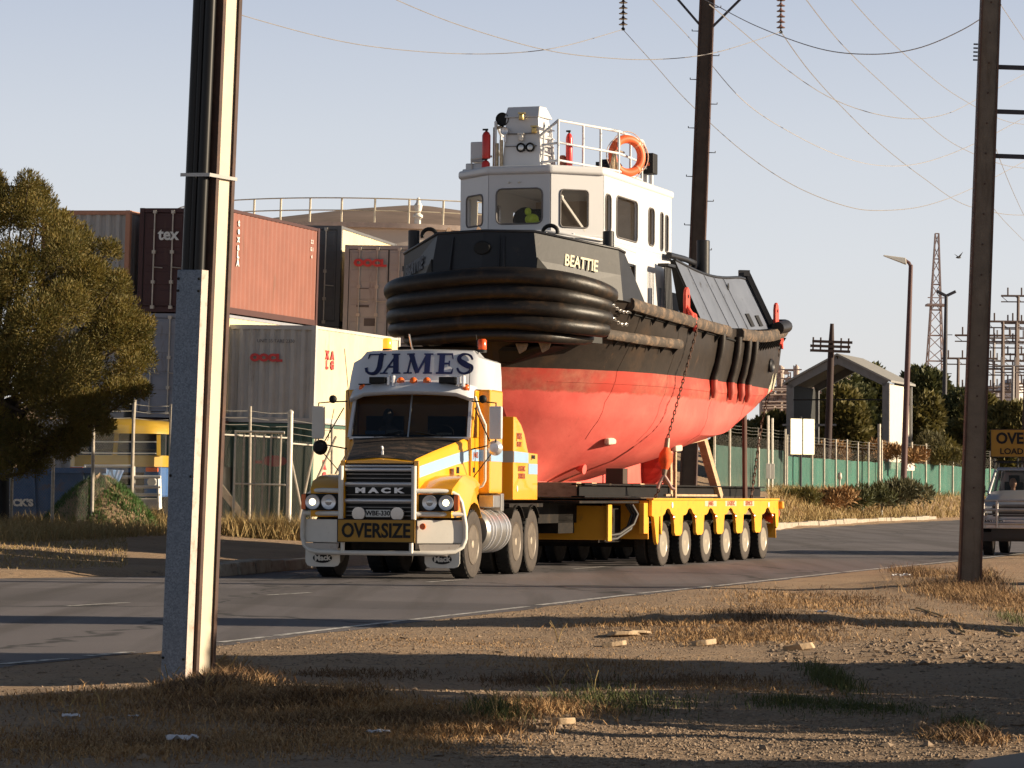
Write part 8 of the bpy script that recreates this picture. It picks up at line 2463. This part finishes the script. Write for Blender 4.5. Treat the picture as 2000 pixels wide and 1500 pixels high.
    mb = MB()
    for z0, z1 in ((2.20, 2.215), (2.825, 2.84)): mb.box(-.86, .80, 1.072, 1.0795, z0, z1)
    for x in (-.86, .785): mb.box(x, x+.015, 1.072, 1.0795, 2.2155, 2.8245)
    mb.build('sign_border', M_BLKT, sg)
    lettering('OVERSIZE', sg, M_BLK, (-.03, 1.07, 2.62), (1,0,0), ZU, .25, .004, .012, .93)
    lettering('LOAD AHEAD', sg, M_BLK, (-.03, 1.07, 2.33), (1,0,0), ZU, .135, .004, .004, 1.05)
    for x in (-.02, .6):
        mb = MB(); mb.lathe([(.07, 2.84), (.07, 2.88), (.065, 2.90), (.06, 3.0), (.02, 3.03)], (x, 1.10, 0), n=16); mb.build('beacon', M_ORG if x > .3 else M_AMBER, root, smooth=40)
escort()

# dark object at the far left foreground of the yard: a post stump
g = fpt(4, 63.0); mb = MB(); mb.tube([(0,0,-.3),(0,0,1.05)], .14, 12, rs=[.16,.14]); tag(mb.build('post', M_BLK, loc=g, smooth=60), 'thick black post stump at the left edge beside the blue skip', 'post')

# own parked car: only the corner of its black bonnet reaches into the picture
def own_car():
    root = empty('parked_car', (1.45, 1.6, 0)); tag(root, 'black parked car whose glossy bonnet edge shows at the bottom right corner', 'car')
    M_BC = mat('glossy_black_paint', (0.004, 0.004, 0.005), .5, spec=0.08, var=0)
    rows = []
    prof = [(-3.6, .75, .80, .3), (-3.4, .80, .95, .25), (-2.6, .84, 1.0, .22), (0.9, .86, .96, .22), (1.2, .86, .95, .22), (2.4, .84, .935, .22), (3.2, .80, .91, .22), (3.75, .72, .84, .25), (3.98, .58, .72, .3), (4.05, .48, .5, .35)]
    for y, w, z1, z0 in prof:
        rows.append([(-w, y, z0), (-w-.03, y, (z0+z1)/2), (-w+.01, y, z1-.07), (-w+.07, y, z1-.02), (-w*.6, y, z1+.02), (0, y, z1+.04), (w*.6, y, z1+.02), (w-.07, y, z1-.02), (w-.01, y, z1-.07), (w+.03, y, (z0+z1)/2), (w, y, z0)])
    mb = MB(); mb.grid(rows); mb.poly(rows[0]); mb.poly(rows[-1][::-1]); mb.build('body', M_BC, root, smooth=45)
    rows = []
    for y, w, z in ((1.0, .74, .97), (.3, .66, 1.36), (-.2, .60, 1.42), (-1.4, .58, 1.40), (-2.3, .62, 1.0)):
        rows.append([(-w-.08, y, .93), (-w, y, z-.06), (-w+.1, y, z), (0, y, z+.03), (w-.1, y, z), (w, y, z-.06), (w+.08, y, .93)])
    mb = MB(); mb.grid(rows); mb.build('cabin', M_DGLASS, root, smooth=45)
    for s in (-1, 1):
        wheel(root, s*.84, 2.9, .32, .2, s); wheel(root, s*.84, -2.2, .32, .2, s)
        mb = MB(); mb.ell((s*.5, 3.93, .62), (.16, .08, .07)); mb.build('headlight', M_LENS, root, smooth=60)
own_car()
